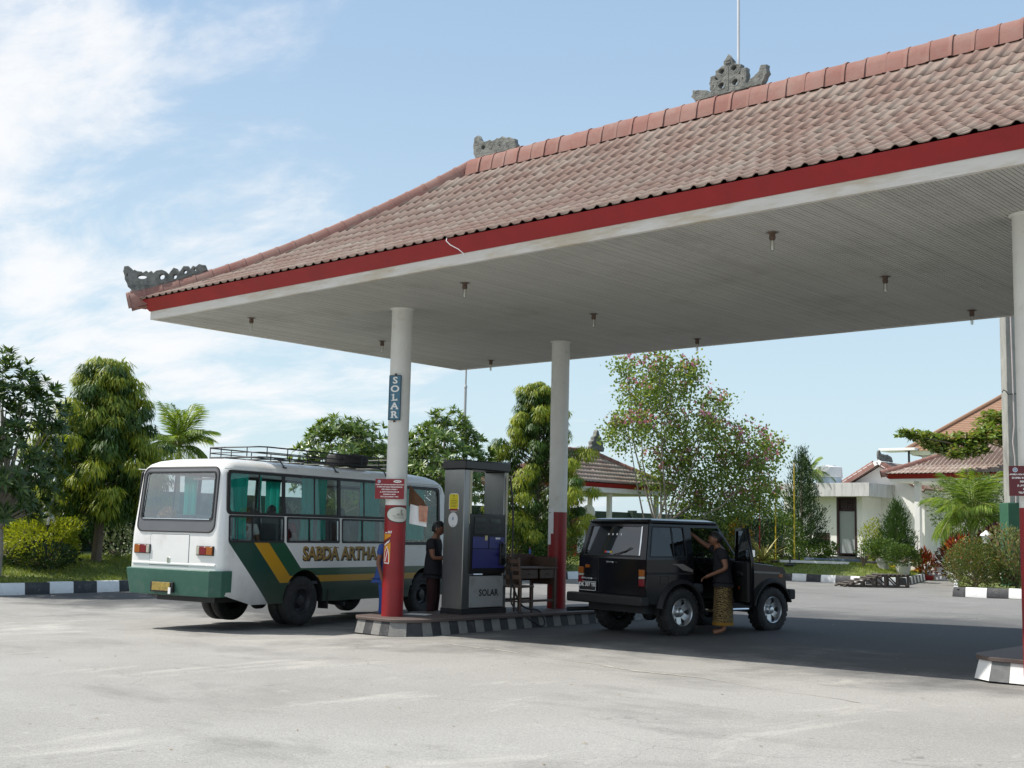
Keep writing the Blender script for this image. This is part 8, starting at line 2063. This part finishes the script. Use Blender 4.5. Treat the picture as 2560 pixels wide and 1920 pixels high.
def person(name, label, loc, rz, p, shirt, legs, scale=1.0, turn=0.0, tilt=0.0, legwear='trousers', hem=None, sleeve=0.55, hands=True, group=None, girth=1.0):
    """p gives joint places for a 1.70 m figure facing local +Y"""
    t = thing(name, label, 'person', loc, rz, group); t.scale = (scale * girth, scale * girth, scale)
    g = dict(STAND); g.update(dict(pelvis=(0, 0, 0.95), spine=(0, 0, 1.14), chest=(0, 0.0, 1.31), neck=(0, 0.0, 1.455), skull=(0, 0.02, 1.55), shL=(-0.175, 0, 1.39), shR=(0.175, 0, 1.39), elL=(-0.23, -0.03, 1.12), elR=(0.23, -0.03, 1.12), wrL=(-0.23, 0.05, 0.88), wrR=(0.23, 0.05, 0.88))); g.update(p)
    J = dict(pelvis=(g['pelvis'], (0.135, 0.105)), spine=(g['spine'], (0.120, 0.095)), chest=(g['chest'], (0.150, 0.105)), neck=(g['neck'], 0.052), skull=(g['skull'], 0.055))
    E = [('pelvis', 'spine'), ('spine', 'chest'), ('chest', 'neck'), ('neck', 'skull')]
    for s in 'LR':
        J['sh' + s] = (g['sh' + s], 0.058); J['el' + s] = (g['el' + s], 0.041); J[s + 'wrist'] = (g['wr' + s], 0.029)
        E += [('chest', 'sh' + s), ('sh' + s, 'el' + s), ('el' + s, s + 'wrist')]
        J['hip' + s] = (g['hip' + s], 0.085); J['knee' + s] = (g['knee' + s], 0.056); J['ank' + s] = (g['ank' + s], 0.036); J['toe' + s] = (g['toe' + s], (0.040, 0.022))
        E += [('pelvis', 'hip' + s), ('hip' + s, 'knee' + s), ('knee' + s, 'ank' + s), ('ank' + s, 'toe' + s)]
        if hands:
            d = Vector(g['wr' + s]) - Vector(g['el' + s]); hand(J, E, -1 if s == 'L' else 1, g['wr' + s], d, (0, 0, 1) if abs(d.normalized().z) < 0.9 else (0, 1, 0), s)
    body = skin_mesh(J, E, 'pelvis')
    hm, HMx = head_mesh(Vector(g['skull']) + Vector((0, 0.015, 0.055)), tilt, turn)
    bm = bmesh.new(); bm.from_mesh(body); bm.from_mesh(hm); bm.to_mesh(body); bm.free(); bpy.data.meshes.remove(hm)
    for q in body.polygons: q.use_smooth = True
    body.materials.append(M_skin); bo_ = link('body', body, None, t)
    link('hair', hair_mesh(HMx), M_hair, t)
    for sx in (-1, 1):
        mb = MB(); mb.lathe([(0.0, -0.002), (0.009, 0.0), (0.007, 0.006), (0.0, 0.008)], 10, HMx @ Matrix.Translation((sx * 0.030, 0.083, 0.010)) @ Matrix.Rotation(-PI / 2, 4, 'X')); mb.build('eye', M_eye, t)
    lp = lambda a, b, k: tuple(Vector(a).lerp(Vector(b), k))
    # shirt: trunk and short sleeves, a little fuller than the body
    pz = Vector(g['pelvis']); lo = tuple(pz + Vector((0, 0, -0.09)))
    JS = dict(hem=(lo, (0.192, 0.155)), pelvis=(g['pelvis'], (0.182, 0.145)), spine=(g['spine'], (0.158, 0.122)), chest=(g['chest'], (0.172, 0.124)), collar=(lp(g['chest'], g['neck'], 0.78), (0.085, 0.075)))
    ES = [('hem', 'pelvis'), ('pelvis', 'spine'), ('spine', 'chest'), ('chest', 'collar')]
    for s in 'LR':
        JS['sh' + s] = (g['sh' + s], 0.072); JS['m' + s] = (lp(g['sh' + s], g['el' + s], sleeve), 0.064); ES += [('chest', 'sh' + s), ('sh' + s, 'm' + s)]
    link('shirt', skin_mesh(JS, ES, 'pelvis'), shirt, t)
    if legwear == 'trousers':
        JT = dict(waist=(tuple(pz + Vector((0, 0, 0.0))), (0.150, 0.118)), crotch=(tuple(pz + Vector((0, 0, -0.08))), (0.145, 0.115))); ET = [('waist', 'crotch')]
        for s in 'LR':
            JT['hip' + s] = (g['hip' + s], 0.100); JT['knee' + s] = (g['knee' + s], 0.076); JT['cuff' + s] = (lp(g['knee' + s], g['ank' + s], 0.9), 0.066); ET += [('crotch', 'hip' + s), ('hip' + s, 'knee' + s), ('knee' + s, 'cuff' + s)]
        link('trousers', skin_mesh(JT, ET, 'crotch'), legs, t)
    elif legwear == 'sarong':
        def loft(z0, z1, n_, m_, nm, grow=0.0):
            vs_ = []; K = 40
            for j in range(n_ + 1):
                u = j / n_; z = z0 + (z1 - z0) * u
                hh = (0.98 - z) / 0.82
                for k in range(K):
                    a = 2 * PI * k / K
                    fold = 1 + 0.035 * math.sin(3 * a + 0.6) * hh + 0.03 * math.sin(7 * a + 2 * hh) * hh
                    vs_.append(((0.162 + 0.005 * hh + grow) * math.cos(a) * fold, (0.128 + 0.018 * hh + grow) * math.sin(a) * fold + 0.01 * hh, z))
            MB().add(vs_, [(j * K + k, j * K + (k + 1) % K, (j + 1) * K + (k + 1) % K, (j + 1) * K + k) for j in range(n_) for k in range(K)]).build(nm, m_, t, smooth=R(60))
        loft(0.20, 0.905, 9, legs, 'sarong'); loft(0.155, 0.205, 2, hem, 'sarong_hem', 0.002)
    return t
M_eye = mat('dark eye', (0.012, 0.009, 0.008), 0.2)
def batik():
    m = bpy.data.materials.new('brown and black batik'); m.use_nodes = True; nt = m.node_tree; L = nt.links.new; b = nt.nodes['Principled BSDF']
    tc_ = nt.nodes.new('ShaderNodeTexCoord'); mp_ = nt.nodes.new('ShaderNodeMapping'); L(tc_.outputs['Object'], mp_.inputs[0]); mp_.inputs['Rotation'].default_value = (0.5, 0.7, 0.6)
    w1 = nt.nodes.new('ShaderNodeTexWave'); L(mp_.outputs[0], w1.inputs['Vector']); w1.inputs['Scale'].default_value = 11.0; w1.inputs['Distortion'].default_value = 7; w1.inputs['Detail Scale'].default_value = 3.0
    cr_ = nt.nodes.new('ShaderNodeValToRGB'); L(w1.outputs['Fac'], cr_.inputs[0]); e = cr_.color_ramp.elements; e[0].position = 0.38; e[0].color = (0.022, 0.014, 0.008, 1); e[1].position = 0.52; e[1].color = (0.25, 0.17, 0.06, 1)
    L(cr_.outputs[0], b.inputs['Base Color']); b.inputs['Roughness'].default_value = 0.85
    return m
M_blackshirt = mat('black shirt cloth', (0.014, 0.014, 0.018), 0.9, var=0.2, scale=12, bump=0.2, bscale=20)
M_hem = mat('mustard hem', (0.30, 0.15, 0.015), 0.85)
def jl(x, y, z=0): return jeep.matrix_basis @ Vector((x, y, z))
pl_ = Vector((3.86, 3.55)); face = math.atan2(0.80, -0.56) if False else math.atan2(0.80, -0.60)
person('person', 'person in black shirt and brown batik sarong reaching into the open black car', (pl_.x, pl_.y, zg(3.86, 3.55) + 0.004), math.atan2(0.80, -0.55),
       dict(pelvis=(0, 0, 0.95), spine=(0, 0.02, 1.13), chest=(0, 0.04, 1.29), neck=(0, 0.075, 1.425), skull=(0, 0.10, 1.51), shR=(0.165, 0.08, 1.37), elR=(0.20, 0.30, 1.50), wrR=(0.17, 0.47, 1.66), shL=(-0.17, 0.03, 1.36), elL=(-0.245, -0.03, 1.09), wrL=(-0.19, 0.20, 0.97)),
       M_blackshirt, batik(), 0.955, 0.0, R(-6), 'sarong', M_hem, girth=1.16)
# attendant at the minibus filler, half hidden by the pump
pa = at_x(1086, 1330, -0.62)
person('person', 'person in black shirt and dark red trousers standing between diesel pump and minibus', (pa.x, pa.y, zg(pa.x, pa.y) + 0.004), math.atan2(-0.85, 0.5),
       dict(elL=(-0.21, 0.04, 1.12), wrL=(-0.10, 0.27, 1.10), elR=(0.21, 0.04, 1.12), wrR=(0.08, 0.27, 1.12), neck=(0, 0.02, 1.455), skull=(0, 0.05, 1.545)),
       M_blackshirt, mat('dark red cloth', (0.035, 0.010, 0.010), 0.9, var=0.2), 1.03, 0.0, R(-10), girth=1.1)
M_bluecloth = mat('blue work cloth', (0.035, 0.085, 0.30), 0.85, var=0.15, scale=10)
pb2 = at_x(966, 1400, -0.70)
person('person', 'person in blue work clothes almost hidden behind the front left column', (pb2.x, pb2.y, zg(pb2.x, pb2.y) + 0.004), math.atan2(-0.9, 0.3),
       dict(elL=(-0.22, -0.06, 1.10), wrL=(-0.17, -0.02, 0.87), pelvis=(0, -0.05, 0.95), spine=(0, -0.02, 1.13), chest=(0, 0.03, 1.29), neck=(0, 0.06, 1.43), skull=(0, 0.10, 1.52)), M_bluecloth, M_bluecloth, 0.96)
# passengers on the minibus seats
SEAT = dict(pelvis=(0, 0, 0.20), spine=(0, -0.02, 0.40), chest=(0, -0.02, 0.57), neck=(0, 0.0, 0.715), skull=(0, 0.02, 0.80), shL=(-0.175, 0, 0.65), shR=(0.175, 0, 0.65), elL=(-0.22, 0.05, 0.40), elR=(0.22, 0.05, 0.40), wrL=(-0.12, 0.28, 0.32), wrR=(0.12, 0.28, 0.32),
            hipL=(-0.09, 0.06, 0.17), hipR=(0.09, 0.06, 0.17), kneeL=(-0.11, 0.44, 0.18), kneeR=(0.11, 0.44, 0.18), ankL=(-0.11, 0.44, -0.20), ankR=(0.11, 0.44, -0.20), toeL=(-0.12, 0.56, -0.24), toeR=(0.12, 0.56, -0.24))
M_wshirt = mat('white shirt cloth', (0.62, 0.62, 0.62), 0.9); M_rshirt = mat('red shirt cloth', (0.20, 0.02, 0.03), 0.9); M_tshirt = mat('teal shirt cloth', (0.02, 0.22, 0.2), 0.9); M_dtr = mat('dark cloth', (0.03, 0.03, 0.035), 0.9)
for k, (x, y, dz, sh_, lab, po, tn) in enumerate(((0.66, 0.33, -0.22, M_wshirt, 'passenger in white shirt resting chin on hand at the rear side window of the minibus', dict(elR=(0.20, 0.16, 0.45), wrR=(0.06, 0.16, 0.66)), 0.4),
                                       (0.58, 1.02, -0.06, M_wshirt, 'passenger in white shirt behind the first lower side window of the minibus', {}, 0.0),
                                       (0.62, 1.88, -0.02, M_rshirt, 'passenger in red shirt behind the second side window of the minibus', {}, 0.2),
                                       (-0.45, 1.05, 0.0, M_tshirt, 'passenger in teal shirt on the far side of the minibus near the rear', {}, 0.0),
                                       (0.55, 3.40, 0.0, M_dtr, 'passenger in dark clothes behind the third side window of the minibus', {}, 0.0),
                                       (-0.5, 2.72, 0.02, M_dtr, 'passenger in dark clothes on the far side of the minibus near the middle', {}, 0.0))):
    pp2 = dict(SEAT); pp2.update(po)
    q = bus.matrix_basis @ Vector((x, y, 1.04 + dz))
    person('person', lab, q, BUS_ANG, pp2, sh_, M_dtr, 0.95, tn, 0.0, 'trousers', None, 0.6, True, 'passengers in the minibus')

# ------------------------------------------------------------------ dry leaves and grit blown over the paving
n = 420
gx_ = nrng.uniform(-11, 13, n); gy_ = nrng.uniform(-11, 24, n)
P = np.stack([gx_, gy_, [zg(a, b) + rip(a, b) + 0.006 for a, b in zip(gx_, gy_)]], 1)
A = np.stack([np.cos(gx_ * 9), np.sin(gx_ * 9), nrng.uniform(-0.02, 0.12, n)], 1)
lf = leaves('dry_leaves', P, A, np.tile([[0.1, 0.1, 1.0]], (n, 1)), nrng.uniform(0.02, 0.055, n), nrng.uniform(0.012, 0.03, n), leafmat('dry leaf', (0.16, 0.10, 0.05), (0.40, 0.32, 0.20), 0.1, 0.8), None, 0.1)
lf['kind'] = 'stuff'; tag(lf, 'scattered dry leaves and grit on the pale forecourt', 'dry leaves')
